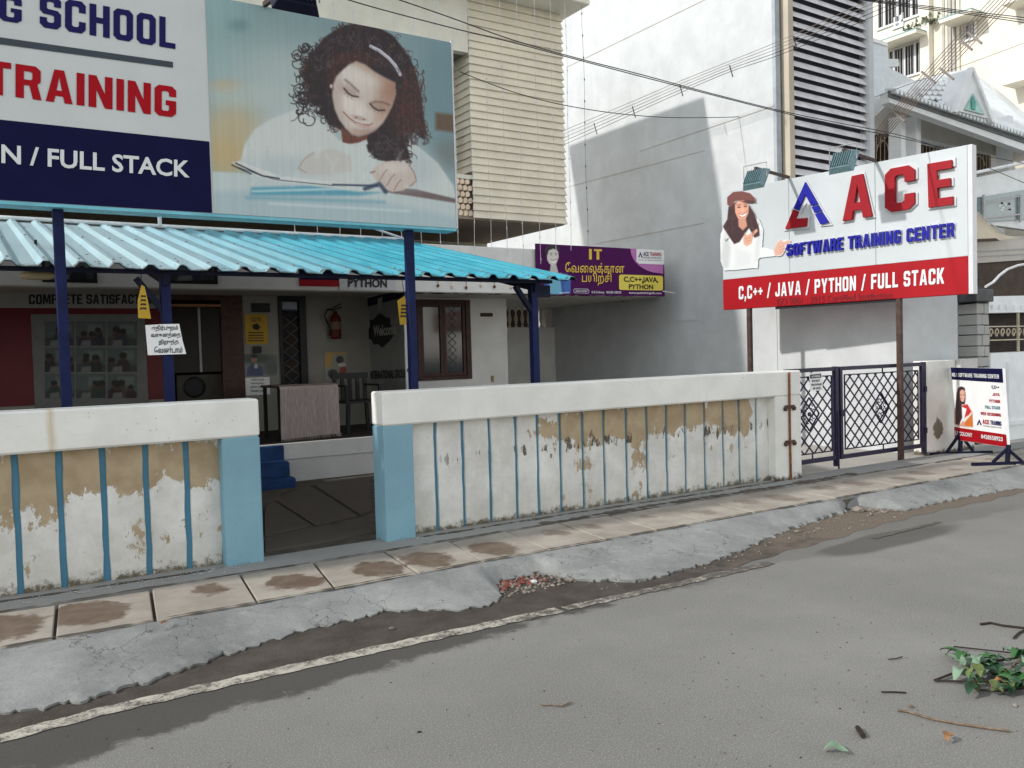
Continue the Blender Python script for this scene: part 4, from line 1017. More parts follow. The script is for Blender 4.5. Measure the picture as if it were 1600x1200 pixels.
LP_ = PY(460, -4, 5.83)
floodlight(bb, (2.03, SY, BZT + .01), (LP_[0], LP_[1], LP_[2] + .10), .10, (0, -1, 0), .34, .22, m_navy_dark, .5)

# ================================================================== sign on two rusty posts by the gate
ac = thing('sign_board', 'white and red training centre sign with raised letters on rusty posts', 'sign', (9.5, 7.3, 0.12))
AA = R(8)
AN = np.array([-math.cos(AA), -math.sin(AA), 0.0]); AP0 = PY(1404, 600, 6.36)
def onS(x, y, off=0.0):
    d = ray(x, y); return EYE + d * ((AN @ (AP0 - EYE) + off) / (AN @ d))
AD = np.array([math.sin(AA), -math.cos(AA), 0.0])     # along the board, towards the road
sl, sr = AD @ (onS(1129, 400) - AP0), AD @ (onS(1513, 400) - AP0)
SZB, SZM, SZT = float(np.mean([onS(1130, 487)[2], onS(1515, 456)[2]])), float(np.mean([onS(1130, 437)[2], onS(1515, 400)[2]])), float(np.mean([onS(1230, 278)[2], onS(1505, 230)[2]]))
def sp(s_, z, off=0.0): return AP0 * np.array([1, 1, 0]) + AD * s_ + np.array([0, 0, z]) + AN * off
def slab_on(name, s0, s1, z0, z1, o0, o1, mat, parent, bevel=0.0):
    return MB().hexa([sp(s0, z0, o0), sp(s1, z0, o0), sp(s1, z0, o1), sp(s0, z0, o1), sp(s0, z1, o0), sp(s1, z1, o0), sp(s1, z1, o1), sp(s0, z1, o1)]).build(name, mat, parent, bevel)
mid_ = [sl, AD @ (onS(1233, 350) - AP0), AD @ (onS(1368, 350) - AP0), sr]
for a, b in zip(mid_, mid_[1:]): slab_on('face_panel', a + .002, b - .002, SZM, SZT, 0.002, -.10, m_s_white, ac, .004)
slab_on('red_band', sl, sr, SZB, SZM - .001, 0.006, -.10, m_s_red, ac, .004)
slab_on('edge_return', sr + .001, sr + .05, SZB, SZT, 0.0, -.12, m_s_edge, ac)
LET = dict(nrm=AN)
def each_letter(body, plane, bl, br, tl, mat, parent, lift, depth, nrm, name, track):
    A, B, T = plane(*bl), plane(*br), plane(*tl); tot = sum(G[c][0] + track for c in body) - track; x = 0.0
    for c in body:
        w = G[c][0]
        if G[c][1]:
            a = A + (B - A) * (x / tot); b = A + (B - A) * ((x + w) / tot)
            lettering(c, lambda *p: np.array(p), a, b, a + (T - A), mat, parent, lift, depth=depth, nrm=nrm, name=name)
        x += w + track
def ace(ch, bl, br, tl, name='raised_letter'):
    l_ = lettering(ch, onS, bl, br, tl, m_s_redface, ac, .004, depth=.055, nrm=AN, name=name)
    return l_
ace('A', (1320, 346), (1366, 338), (1320, 279)); ace('C', (1386, 333), (1432, 326), (1386, 266)); ace('E', (1454, 325), (1492, 320), (1452, 257))
for ch, bl, br, tl in (('A', (1317, 349), (1369, 340), (1317, 276)), ('C', (1383, 336), (1435, 328), (1383, 263)), ('E', (1451, 328), (1495, 322), (1450, 254))):
    lettering(ch, onS, bl, br, tl, m_s_edge, ac, .004, depth=.02, nrm=AN, name='letter_rim')
each_letter('SOFTWARE TRAINING CENTER', onS, (1231, 401), (1493, 370), (1231, 382), m_s_blue, ac, .004, .035, AN, 'raised_letter', 1.3)
each_letter('SOFTWARE TRAINING CENTER', onS, (1230, 402.8), (1494, 371.4), (1230, 380.6), m_s_edge, ac, .004, .016, AN, 'letter_rim', 1.15)
lettering('C,C++ / JAVA / PYTHON / FULL STACK', onS, (1155, 468), (1476, 443), (1155, 447.5), m_p_white_txt, ac, .012, nrm=AN, track=1.3)
lettering('ISO 9001 : 2015 Certified Institution', onS, (1215, 477), (1395, 466), (1215, 466.5), m_dull_ink, ac, .012, False, .006, nrm=AN)
def extr(name, pts, mat, lift, d): return MB().prism([onS(*p) + AN * lift for p in pts], AN * d).build(name, mat, ac)
# the emblem: a blue and red letter-like peak
rim = [(1262, 283), (1300, 350), (1284, 352), (1261, 312), (1247, 338), (1265, 341), (1264, 356), (1228, 360)]
extr('emblem_rim', [(1261, 281), (1302, 352), (1283, 354), (1262, 317), (1252, 335), (1267, 338), (1266, 357), (1226, 361)], m_s_edge, .004, .02)
extr('emblem', [(1261.5, 285), (1281, 319), (1271, 322), (1261, 304), (1251, 329), (1243, 326)], m_s_blue, .025, .03)
extr('emblem', [(1281.5, 321), (1287, 330), (1276, 333), (1271.5, 324)], m_s_blue, .025, .03)
extr('emblem', [(1287.5, 332), (1298, 348), (1285, 351), (1276.5, 335)], m_s_blue, .025, .03)
extr('emblem', [(1242.5, 328), (1250.5, 331), (1246, 342), (1264, 341), (1263, 354), (1230, 358)], m_s_redface, .025, .03)

def figure_print(P00, P10, P01, nx, ny, paint, name, parent, lift, nrm, mask=None):
    p = Print(P00, P10, P01, nx, ny); paint(p); return p.build(name, m_print, parent, lift, nrm)
def ace_woman(p):
    c = lambda a, b: (1100 + a / 3, 200 + b / 3)
    p.fill((214, 220, 222)); msk = np.zeros(p.U.shape)
    def P(pts, col, soft=.8, keep=True, alpha=1.0):
        nonlocal msk
        q = [c(*t) for t in pts]; m = p.poly(q, None, soft, ret=True); p.put(m, col, alpha)
        if keep: msk = np.maximum(msk, m)
    hair = (60, 36, 40)
    P([(82, 500), (110, 440), (150, 420), (220, 420), (262, 430), (280, 480), (275, 560), (330, 575), (350, 545), (385, 525), (408, 528), (398, 545), (385, 560), (372, 590), (335, 600), (280, 606), (258, 610), (255, 655), (100, 668), (82, 620)], (214, 216, 216), 1)
    P([(105, 480), (130, 560), (120, 650), (96, 660), (84, 600)], (182, 186, 188), 3, False, .8); P([(250, 470), (278, 480), (262, 600), (240, 640)], (190, 194, 196), 3, False, .7); P([(150, 560), (230, 590), (220, 650), (150, 655)], (196, 200, 202), 4, False, .6)
    P([(118, 370), (150, 350), (215, 360), (240, 400), (262, 470), (265, 505), (240, 515), (215, 470), (190, 505), (170, 535), (145, 545), (115, 500), (92, 462), (112, 430)], hair)
    P([(148, 360), (170, 340), (200, 340), (214, 362), (212, 400), (198, 428), (182, 436), (162, 424), (150, 396)], (206, 152, 128), .8)
    P([(164, 428), (200, 426), (206, 460), (186, 480), (166, 462)], (190, 136, 112), 1)
    P([(112, 360), (112, 325), (140, 300), (180, 296), (220, 306), (244, 330), (246, 350), (214, 352), (190, 340), (150, 344), (130, 372)], (108, 62, 58))
    P([(176, 345), (214, 338), (248, 344), (240, 360), (206, 354)], (78, 44, 44), 1, False)
    E = lambda x, y, rx, ry, col, a=1., an=0, s=.4: p.ell(*c(x, y), rx / 3, ry / 3, col, an, s, a)
    E(168, 372, 7, 3.5, (60, 40, 38)); E(198, 368, 7, 3.5, (60, 40, 38)); p.line([c(160, 362), c(176, 360)], 1, (90, 60, 50)); p.line([c(190, 358), c(206, 358)], 1, (90, 60, 50))
    E(184, 384, 5, 7, (226, 176, 152), .8, 0, .8); P([(166, 402), (182, 408), (204, 398), (196, 414), (180, 418)], (240, 236, 232), .5, False); p.line([c(164, 400), c(182, 408), c(206, 396)], .9, (150, 70, 66)); p.line([c(170, 414), c(184, 419), c(198, 412)], .9, (160, 80, 74))
    E(160, 394, 8, 8, (222, 150, 132), .6, 0, .8); E(206, 390, 6, 8, (186, 130, 108), .7, 0, .8)
    P([(188, 520), (196, 490), (206, 505), (228, 490), (252, 472), (256, 484), (236, 504), (228, 540), (206, 556), (190, 545)], (206, 156, 132), .8)
    p.line([c(200, 520), c(222, 512)], .8, (150, 100, 84), .7); p.line([c(202, 532), c(224, 526)], .8, (150, 100, 84), .7)
    P([(330, 572), (346, 540), (362, 524), (376, 534), (404, 526), (410, 534), (384, 552), (382, 575), (366, 598), (338, 600)], (206, 160, 142), .8)
    for q in ((356, 560), (360, 572), (358, 584)): p.line([c(*q), c(q[0] + 20, q[1] - 6)], .8, (150, 104, 90), .6)
    g = random.Random(2)
    for k in range(60):
        x, y = g.choice([(g.uniform(100, 150), g.uniform(400, 530)), (g.uniform(225, 262), g.uniform(400, 505))]); a = c(x, y)
        p.line([a, (a[0] + g.uniform(-2, 2), a[1] + g.uniform(2, 5))], .8, g.choice([(96, 62, 60), (40, 24, 30)]), .7)
    p.keep = msk > 0.5
def tri(plane, x0, y0, x1, y1, x2, y2): return plane(x0, y0), plane(x1, y1), plane(x2, y2)
o = onS(1124, 295); wl_s, wr_s = AD @ (onS(1124, 350) - AP0), AD @ (onS(1240, 350) - AP0)
figure_print(sp(wl_s, SZT), sp(wr_s, SZT), sp(wl_s, SZM - .05), 150, 170, ace_woman, 'picture', ac, .02, AN)
psh = MB()
for q in (1170, 1404):
    b0 = onS(q, 540); s0 = AD @ (b0 - AP0)
    P = sp(s0, 0.12, -.03); Q = sp(s0, SZB, -.03)
    MB().hexa([P + AN * .03 - AD * .03, P + AN * .03 + AD * .03, P - AN * .03 + AD * .03, P - AN * .03 - AD * .03, Q + AN * .03 - AD * .03, Q + AN * .03 + AD * .03, Q - AN * .03 + AD * .03, Q - AN * .03 - AD * .03]).build('post', m_rust, ac, .003)
slab_on('lower_rail', AD @ (onS(1210, 480) - AP0), AD @ (onS(1400, 470) - AP0), SZB - .035, SZB - .002, -.02, -.07, m_black, ac)
for px_, py_ in ((1233, 276), (1368, 252)):
    s_ = AD @ (onS(px_, py_) - AP0); B_ = sp(s_, SZT + .02, 0.0)
    floodlight(ac, B_, B_ + AN * .80 + np.array([0, 0, .03]), .13, AN, .32, .30, m_lamp_glass, .55)

# ================================================================== purple banner on the porch slab
pb = thing('banner', 'purple training banner with gold Tamil lettering on the porch slab edge', 'banner', (8.7, 10.76, 2.4))
BY = 10.755
bp = lambda x, y: PY(x, y, BY)
xa, xb, za, zb = bp(838, 420)[0], bp(1038, 425)[0], 2.462, 3.23
boxo('sheet', m_purple, pb, (xa, BY, za, xb, BY + .02, zb))
lettering('IT', bp, (920, 405.5), (940, 406), (920, 389), m_gold, pb, .006, track=1.6)
lettering('\u0BC7\u0BB5\u0BC8\u0BB2\u0B95\u0BCD\u0B95\u0BBE\u0BA9', bp, (883, 426), (975, 426.5), (883, 409.5), m_gold, pb, .006, False, .009, capped=False)
lettering('\u0BAA\u0BAF\u0BBF\u0BB1\u0BCD\u0B9A\u0BBF', bp, (909, 446), (955, 446), (909, 425.5), m_gold, pb, .006, False, .009, capped=False)
flat('pink_arc', bp, [(985, 388.5)] + [(985 + 49 * (1 - math.cos(t)), 389 + 38 * math.sin(t)) for t in np.linspace(0.0, 1.5, 12)] + [(1036, 428), (1036, 391)], m_pink, pb, .004)
flat('white_corner', bp, [(994, 389), (1037, 391), (1037, 413.5), (998, 412), (994, 408)], m_paper, pb, .007)
lettering('ACE', bp, (1004.5, 399.5), (1013, 400), (1004.5, 393.5), m_p_navy_txt, pb, .010, False, .03)
lettering('TRAINING', bp, (1014.5, 400), (1033, 400.6), (1014.5, 394), m_p_red_txt, pb, .010, False, .02)
lettering('SOFTWARE TRAINING CENTER', bp, (1004.5, 403.6), (1033, 404.4), (1004.5, 401.4), m_ink, pb, .010, False, .01)
lettering('ISO 9001 : 2015 CERTIFIED INSTITUTION', bp, (997, 407), (1034, 408), (997, 405.4), m_ink, pb, .010, False, .0)
flat('emblem', bp, [(1000, 393.5), (1003.6, 402.5), (1001.8, 402.5), (999.8, 397), (998.4, 402.4), (996.6, 402.4)], m_p_navy_txt, pb, .010)
flat('yellow_box', bp, [(967, 431), (969, 429), (1034, 431), (1035.5, 433), (1035.5, 452), (1033, 454), (969, 453), (967, 451)], m_goldbox, pb, .006)
lettering('C,C++,JAVA,', bp, (974, 440), (1028, 441), (974, 432.2), m_ink, pb, .010, False, .03)
lettering('PYTHON', bp, (982, 451.5), (1020, 452), (982, 444.2), m_ink, pb, .010, False, .03)
flat('white_pill', bp, [(896, 452.5), (898, 451), (918, 451.4), (920, 453), (920, 457), (918, 458.5), (898, 458), (896, 456.5)], m_p_white_txt, pb, .005)
flat('purple_pill', bp, [(896.6, 453), (898.3, 451.8), (917.6, 452.1), (919.3, 453.4), (919.3, 456.8), (917.6, 457.9), (898.3, 457.5), (896.6, 456.4)], m_purple, pb, .007)
lettering('JOIN NOW', bp, (898.5, 456.3), (917.5, 456.7), (898.5, 453.3), m_p_white_txt, pb, .010, False, .02)
lettering('S.S.Colony.  84285 58923', bp, (924, 458), (970, 458.6), (924, 454.6), m_p_white_txt, pb, .008, False, .015)
lettering('www.acetraininginfo.com', bp, (982, 459), (1033, 459.6), (982, 455.6), m_p_white_txt, pb, .008, False, .015)
def boy(p):
    c = lambda a, b: (780 + a / 4.616, 340 + b / 4.616)
    p.fill((92, 34, 98)); msk = np.zeros(p.U.shape)
    def P(pts, col, soft=.6, keep=True):
        nonlocal msk
        m = p.poly([c(*t) for t in pts], None, soft, ret=True); p.put(m, col)
        if keep: msk = np.maximum(msk, m)
    P([(322, 545), (325, 470), (352, 420), (400, 395), (445, 400), (490, 405), (512, 440), (516, 545), (430, 552)], (44, 84, 160)); P([(352, 552), (360, 450), (400, 420), (440, 440), (452, 552)], (110, 178, 204), 1.2)
    P([(370, 340), (410, 340), (425, 400), (390, 415), (362, 400)], (196, 190, 184))
    P([(345, 260), (352, 225), (400, 215), (422, 240), (428, 285), (410, 335), (385, 350), (358, 330), (343, 300)], (214, 208, 200))
    P([(333, 285), (330, 230), (352, 204), (395, 198), (428, 212), (434, 260), (420, 240), (390, 224), (356, 236), (346, 270)], (36, 32, 36))
    p.ell(*c(374, 270), 1.3, .7, (40, 36, 38)); p.ell(*c(407, 268), 1.3, .7, (40, 36, 38)); p.line([c(366, 260), c(380, 258)], .7, (50, 44, 44)); p.line([c(400, 256), c(414, 258)], .7, (50, 44, 44))
    P([(372, 305), (392, 312), (414, 300), (405, 322), (388, 328)], (244, 242, 240), .4, False); p.line([c(370, 303), c(392, 311), c(416, 298)], .7, (110, 70, 66))
    P([(480, 430), (500, 420), (512, 450), (508, 548), (470, 548), (462, 500)], (60, 104, 178), .8); p.line([c(430, 545), c(500, 540)], 1.2, (220, 226, 230))
    p.keep = msk > .5
figure_print(bp(838, 382), bp(896, 384), bp(838, 460.5), 70, 90, boy, 'picture', pb, .006, (0, -1, 0))
MB().tube([bp(1035, 455), bp(1054, 458)], .012, 6).build('pipe_stub', m_s_edge, pb)
# bent drain spout on the tower wall
dp = tag(MB().tube([PX(968, 472, WX - .02), PX(974, 474, WX - .06), PX(976, 480, WX - .07)], .018, 8).build('drain_spout', m_s_edge), 'short white bent drain spout poking from the blank white wall', 'pipe', None, 'thing')

# ================================================================== lattice gate, two leaves
def leaf(label, x0, x1, ox, step):
    g = thing('gate', label, 'gate', (x0, 6.43, 0.14), 'lattice gate leaves between the front wall and the pier')
    z0, z1, Y = 0.235, 1.325, 6.43
    fr = MB()
    fr.box(x0, Y - .02, z0, x0 + .045, Y + .02, z1).box(x1 - .045, Y - .02, z0, x1, Y + .02, z1).box(x0 + .045, Y - .02, z1 - .045, x1 - .045, Y + .02, z1).box(x0 + .045, Y - .02, z0, x1 - .045, Y + .02, z0 + .05)
    fr.build('frame', m_gate, g, .003)
    a, b, lo, hi = x0 + .10, x1 - .10, z0 + .11, z1 - .10
    inn = MB(); 
    for p, q in (((a, Y, lo), (b, Y, lo)), ((a, Y, hi), (b, Y, hi)), ((a, Y, lo), (a, Y, hi)), ((b, Y, lo), (b, Y, hi))): inn.bar(p, q, .012, .014)
    for t in (.5,): inn.bar((a + (b - a) * t, Y, hi), (a + (b - a) * t, Y, z1 - .04), .012, .012).bar((a + (b - a) * t, Y, lo), (a + (b - a) * t, Y, z0 + .04), .012, .012)
    inn.build('inner_frame', m_gate, g)
    sl_ = 0.95
    for sg in (1, -1):
        k = -20
        while k < 40:
            xs0 = a + ox + k * step; k += 1
            # line x = xs0 + sg*(z-lo)/sl_
            pts = []
            for zz in (lo, hi):
                xx = xs0 + sg * (zz - lo) / sl_; pts.append([xx, zz])
            (xa, za), (xb, zb) = pts
            def clip(xc, zc, x2, z2):
                if xc < a: zc = zc + (a - xc) * (z2 - zc) / (x2 - xc); xc = a
                if xc > b: zc = zc + (b - xc) * (z2 - zc) / (x2 - xc); xc = b
                return xc, zc
            if max(xa, xb) <= a or min(xa, xb) >= b: continue
            A = clip(xa, za, xb, zb); B = clip(xb, zb, xa, za)
            if math.hypot(A[0] - B[0], A[1] - B[1]) < .04: continue
            yy = Y - .005 * sg
            MB().bar((A[0], yy, A[1]), (B[0], yy, B[1]), .017, .008, (0, 1, 0)).build('lattice_bar', m_gate, g)
    cx, cz = (x0 + x1) / 2 - .06, .80
    rs = MB(); hw, hh = .17, .19; yy = Y - .012
    D = [(cx, cz - hh), (cx + hw, cz), (cx, cz + hh), (cx - hw, cz)]
    for p, q in zip(D, D[1:] + D[:1]): rs.bar((p[0], yy, p[1]), (q[0], yy, q[1]), .012, .016, (0, 1, 0))
    for t in range(4):
        ang = t * math.pi / 2
        ox_, oz_ = .075 * math.cos(ang), .085 * math.sin(ang)
        for s in (-1, 1):
            sx, sz = -math.sin(ang) * .030 * s, math.cos(ang) * .030 * s
            rs.tube([(cx + ox_ + sx + .024 * math.cos(u), yy, cz + oz_ + sz + .024 * math.sin(u)) for u in np.linspace(0, 5.4, 10)], .007, 4)
    rs.lathe((cx, yy - .008, cz), [(.001, 0), (.026, .002), (.026, .014), (.001, .016)], 10, 'Y')
    rs.build('rosette', m_gate, g)
    return g
gx = [7.725, PY(1310, 650, 6.43)[0], PY(1444, 640, 6.43)[0]]
g1 = leaf('narrow gate leaf of dark diamond lattice carrying a small paper notice', gx[0], gx[1] - .02, .05, .165)
g2 = leaf('wide gate leaf of dark diamond lattice against the stained white pier', gx[1] + .02, gx[2] - .03, .02, .165)
MB().box(gx[1] - .075, 6.405, .16, gx[1] - .021, 6.455, 1.33).build('meeting_stile', m_gate, g1)
MB().tube([(gx[1] - .045, 6.40, .13), (gx[1] - .045, 6.40, .8)], .010, 6).build('drop_bolt', m_gate, g1)
MB().box(gx[1] + .0, 6.385, .74, gx[1] + .06, 6.404, .82).build('latch', m_gate, g2)
MB().box(gx[2] - .028, 6.41, .15, gx[2] + .02, 6.46, 1.33).build('hinge_post', m_gate, g2)
for zz in (.95, .42): MB().lathe((gx[2] - .01, 6.40, zz), [(.018, 0), (.018, .07)], 8).build('hinge', m_gate, g2)
nb = tag(MB().hexa([PY(1266, 611, 6.38), PY(1286, 609.5, 6.38), PY(1286, 609.5, 6.385), PY(1266, 611, 6.385), PY(1264, 583, 6.38), PY(1284, 581.5, 6.38), PY(1284, 581.5, 6.385), PY(1264, 583, 6.385)]).build('gate_notice', m_paper), 'small grey notice with a black heading tied to the narrow gate leaf', 'notice', None, 'thing')
np_ = lambda x, y: PY(x, y, 6.379)
flat('heading', np_, [(1266, 591.5), (1283, 590), (1282.6, 584), (1265.6, 585.5)], m_ink, nb, .003)
lettering('NO PARKING', np_, (1267.5, 590), (1281, 588.8), (1267.3, 586.8), m_paper, nb, .006, False, .02)
lettering('DO NOT', np_, (1268.5, 597), (1281, 596), (1268.3, 593.6), m_ink, nb, .004, False, .03)
lettering('PARK IN FRONT', np_, (1267.5, 603), (1284, 601.7), (1267.3, 599.8), m_ink, nb, .004, False, .03)
lettering('OF GATE', np_, (1270, 608.6), (1282, 607.7), (1269.8, 605.4), m_ink, nb, .004, False, .03)

# pier right of the gate
pr_ = thing('gate_pier', 'broad white pier between lattice gate and stone pillar with a dark damp stain', 'wall', (11.0, 6.4, .12))
def pier_material():
    m = Mat('stained pier paint', (.7, .7, .66), .9, .15)
    x, y, z = m.xyz(); n = m.noise(3.4, 7, .7)
    c = m.mix(m.ramp(m.noise(2, 5), .3, .7), (.58, .575, .54), (.72, .71, .67))
    d = m.math('ADD', m.ramp(m.math('ABSOLUTE', m.math('SUBTRACT', x, 10.62)), 0, .28, .42, -.3, False), m.ramp(m.math('ABSOLUTE', m.math('SUBTRACT', z, .45)), .05, .36, .05, -.5, False))
    f = m.math('ADD', d, m.math('MULTIPLY', m.math('SUBTRACT', n, .5), .9))
    c = m.mix(m.ramp(f, .18, .27), c, (.17, .155, .12))
    g = m.math('ADD', m.math('MULTIPLY', m.noise(15, 6, .75), .55), m.ramp(z, .13, .36, .36, -.26, False))
    c = m.mix(m.ramp(g, .46, .6), c, (.12, .10, .075)); m.color(c); m.bump(m.noise(30, 6, .7), .4, .008); return m.m
boxo('pier_wall', pier_material(), pr_, (10.40, 6.40, .08, 11.50, 6.598, 1.34), .012)
eb = tag(boxo('meter_box', plain('grey meter box', (.50, .49, .47), .6), None, (PY(1494, 570, 6.39)[0], 6.33, 1.02, PY(1521, 570, 6.39)[0], 6.397, 1.345), .006), 'pale grey meter box set in the top of the white pier', 'box', None, 'thing')

# ================================================================== standing sign by the kerb
ss = thing('pavement_sign', 'portable metal stand with a white training poster, navy heading and red foot', 'sign', (10.75, 5.95, .13))
A_ = PZ(1500, 708, .14); B_ = PZ(1574, 724, .14)
sd_ = np.array([B_[0] - A_[0], B_[1] - A_[1], 0.0]); sd_ /= np.linalg.norm(sd_); SN = np.array([sd_[1], -sd_[0], 0.0])
if SN[0] > 0: SN = -SN
def oz(x, y):
    d = ray(x, y); return EYE + d * ((SN @ (A_ - EYE)) / (SN @ d))
def psl(name, pts, mat, lift, d): return MB().prism([oz(*p) + SN * lift for p in pts], -SN * d).build(name, mat, ss)
psl('poster', [(1486, 574), (1566.5, 576), (1574.5, 699), (1492.5, 687)], m_paper, .0, .03)
flat('heading', oz, [(1486, 574), (1566.5, 576), (1568, 598), (1487.5, 593)], m_p_navy, ss, .004, SN)
flat('foot_band', oz, [(1491.3, 667), (1572.5, 679), (1574.3, 698.5), (1492.5, 686.6)], m_s_red, ss, .004, SN)
lettering('NO.1 SOFTWARE TRAINING CENTER', oz, (1488.5, 588.2), (1562, 591.6), (1488.2, 582.4), m_p_white_txt, ss, .008, nrm=SN, track=1.3)
for t, bl, br, tl, mt in (('C,C++', (1550, 607), (1562, 607.6), (1549.7, 602.2), m_ink), ('JAVA', (1551.5, 618.3), (1562.5, 619), (1551.2, 613.6), m_p_red_txt), ('PYTHON', (1546.5, 628.6), (1563, 629.8), (1546.2, 623.8), m_p_red_txt),
                          ('FULL STACK', (1540, 638.2), (1563.6, 640), (1539.6, 633.4), m_teal_txt), ('WEB DESIGNING', (1533, 648), (1564.6, 651), (1532.6, 643.4), m_p_red_txt)):
    lettering(t, oz, bl, br, tl, mt, ss, .005, nrm=SN, track=1.0)
lettering('ACE', oz, (1536, 662), (1546.5, 663.2), (1535.6, 655.2), m_p_red_txt, ss, .005, nrm=SN); lettering('TRAINING', oz, (1548, 663.4), (1565.4, 665.4), (1547.7, 656.6), m_p_navy_txt, ss, .005, nrm=SN)
lettering('SOFTWARE TRAINING CENTER', oz, (1537, 666.4), (1565.6, 669.6), (1536.8, 664.2), m_ink, ss, .005, False, .0, nrm=SN)
flat('emblem', oz, [(1530.6, 655), (1534.6, 664.4), (1532.6, 664.2), (1530.2, 659), (1529.2, 663.9), (1526.6, 663.6)], m_p_navy_txt, ss, .005, SN)
lettering('S.S.COLONY', oz, (1493, 679), (1520.5, 682.8), (1492.7, 673.4), m_p_white_txt, ss, .008, False, .03, nrm=SN)
lettering('8428558923', oz, (1534, 684.6), (1568, 689.4), (1533.7, 678.6), m_p_white_txt, ss, .008, False, .03, nrm=SN)
def stand_woman(p):
    c = lambda a, b: (1220 + a / 4.21, 520 + b / 4.21)
    p.fill((218, 224, 226)); msk = np.zeros(p.U.shape)
    def P(pts, col, soft=.5, keep=True):
        nonlocal msk
        m = p.poly([c(*t) for t in pts], None, soft, ret=True); p.put(m, col)
        if keep: msk = np.maximum(msk, m)
    P([(1142, 600), (1145, 500), (1170, 475), (1230, 470), (1262, 520), (1265, 620), (1200, 618)], (206, 150, 128))
    P([(1195, 480), (1230, 470), (1255, 520), (1258, 560), (1215, 600)], (196, 40, 44)); P([(1178, 480), (1225, 500), (1210, 560), (1185, 600)], (236, 236, 236))
    P([(1152, 600), (1150, 500), (1158, 400), (1168, 362), (1190, 352), (1212, 362), (1218, 420), (1212, 470), (1192, 470), (1196, 560), (1175, 605)], (50, 26, 30))
    P([(1180, 385), (1195, 372), (1212, 382), (1216, 425), (1204, 455), (1190, 452), (1182, 430)], (216, 164, 138)); p.ell(*c(1190, 408), 1.2, .7, (50, 30, 30)); p.ell(*c(1207, 408), 1.2, .7, (50, 30, 30))
    P([(1190, 430), (1210, 432), (1202, 444)], (240, 236, 234), .4, False); p.line([c(1188, 430), c(1200, 436), (c(1211, 432))], .7, (150, 60, 60))
    P([(1208, 560), (1262, 528), (1266, 618), (1214, 610)], (206, 112, 44)); P([(1196, 570), (1240, 540), (1255, 520), (1262, 530), (1210, 590)], (222, 224, 226))
    p.keep = msk > .5
q0, q1, q2 = oz(1488, 598), oz(1526, 599), oz(1492, 668)
figure_print(oz(1488, 598), oz(1524, 600), oz(1491.5, 668), 70, 120, stand_woman, 'picture', ss, .005, SN)
for P_ in (A_, B_):
    zt = .145; ft = 0.42
    T = P_ + np.array([0, 0, .30 if P_ is A_ else .22])
    MB().bar(P_ + np.array([0, 0, .0]), T - SN * .015, .04, .04).build('upright', m_navy_dark, ss)
    MB().bar(P_ - SN * ft, P_ + SN * ft, .045, .04).build('foot', m_navy_dark, ss, .003)
    for s in (-1, 1): MB().bar(P_ + SN * s * .17 + np.array([0, 0, .02]), T - np.array([0, 0, .05]), .03, .03).build('strut', m_navy_dark, ss)

# ================================================================== things in and on the porch
def solo(o, label, cat, group=None): return tag(o, label, cat, group, 'thing')
def board_px(name, plane, x0, y0, x1, y1, mat, parent=None, d=.012, lift=0.0):
    """upright rectangle whose corners are given on a street-parallel plane"""
    a, b = plane(x0, y1), plane(x1, y0); Y = a[1] - lift
    return MB().box(min(a[0], b[0]), Y - d, min(a[2], b[2]), max(a[0], b[0]), Y, max(a[2], b[2])).build(name, mat, parent)
WB = lambda x, y: PY(x, y, BW - .004)
WF = lambda x, y: PY(x, y, BW - .020)
FA = lambda x, y: PY(x, y, 10.796)
FB = lambda x, y: PY(x, y, 10.780)

m_dim0 = plain('dull label', (.16, .11, .08), .6)
# photo wall poster
po = thing('poster_board', 'maroon poster board with a grid of nine photographs headed COMPLETE SATISFACTION', 'poster', (1.2, BW, 1.0))
board_px('board', WB, -80, 452, 255, 640, m_grey_board, po, .012)
board_px('red_panel', lambda x, y: PY(x, y, BW - .018), -80, 482, 253, 640, m_red_wall, po, .004)
board_px('grey_panel', lambda x, y: PY(x, y, BW - .024), 55, 491, 226, 640, plain('dull grey panel', (.15, .155, .15), .5), po, .004)
PG = lambda x, y: PY(x, y, BW - .030)
lettering('COMPLETE SATISFACTION', lambda x, y: PY(x, y, BW - .017), (45, 475.5), (242, 474.5), (45, 460), m_ink, po, .003)
def snap(seed):
    g = random.Random(seed)
    def paint(p):
        u0, v0, u1, v1 = p.U.min(), p.V.min(), p.U.max(), p.V.max(); w, h = u1 - u0, v1 - v0
        p.fill((120, 140, 138)); p.poly([(u0, v1 - h * .35), (u1, v1 - h * .28), (u1, v1 + 5), (u0, v1 + 5)], (86, 92, 92), 2)
        p.poly([(u0 + w * g.uniform(.3, .5), v0 + h * .12), (u1 - w * .1, v0 + h * .12), (u1 - w * .1, v0 + h * .5), (u0 + w * .4, v0 + h * .5)], (160, 176, 172), 1.5)
        for k in range(g.randint(2, 4)):
            cx = u0 + w * g.uniform(.12, .9); cy = v0 + h * g.uniform(.38, .6); s = h * g.uniform(.10, .15)
            cl = g.choice([(40, 44, 52), (70, 40, 44), (52, 82, 74), (120, 96, 84), (60, 60, 92)])
            p.ell(cx, cy + s * 3, s * 1.9, s * 2.6, cl, 0, .2); p.ell(cx, cy, s, s * 1.2, (112, 78, 62), 0, .2); p.ell(cx, cy - s * .5, s * 1.05, s * .8, (24, 22, 24), 0, .2)
        p.poly([(u0 + w * .2, v1 - h * .22), (u0 + w * .5, v1 - h * .25), (u0 + w * .5, v1), (u0 + w * .15, v1)], (170, 176, 172), 1)
        p.C = p.C * .62 + np.random.RandomState(seed).normal(0, 4, p.C.shape[:2])[..., None]
    return paint
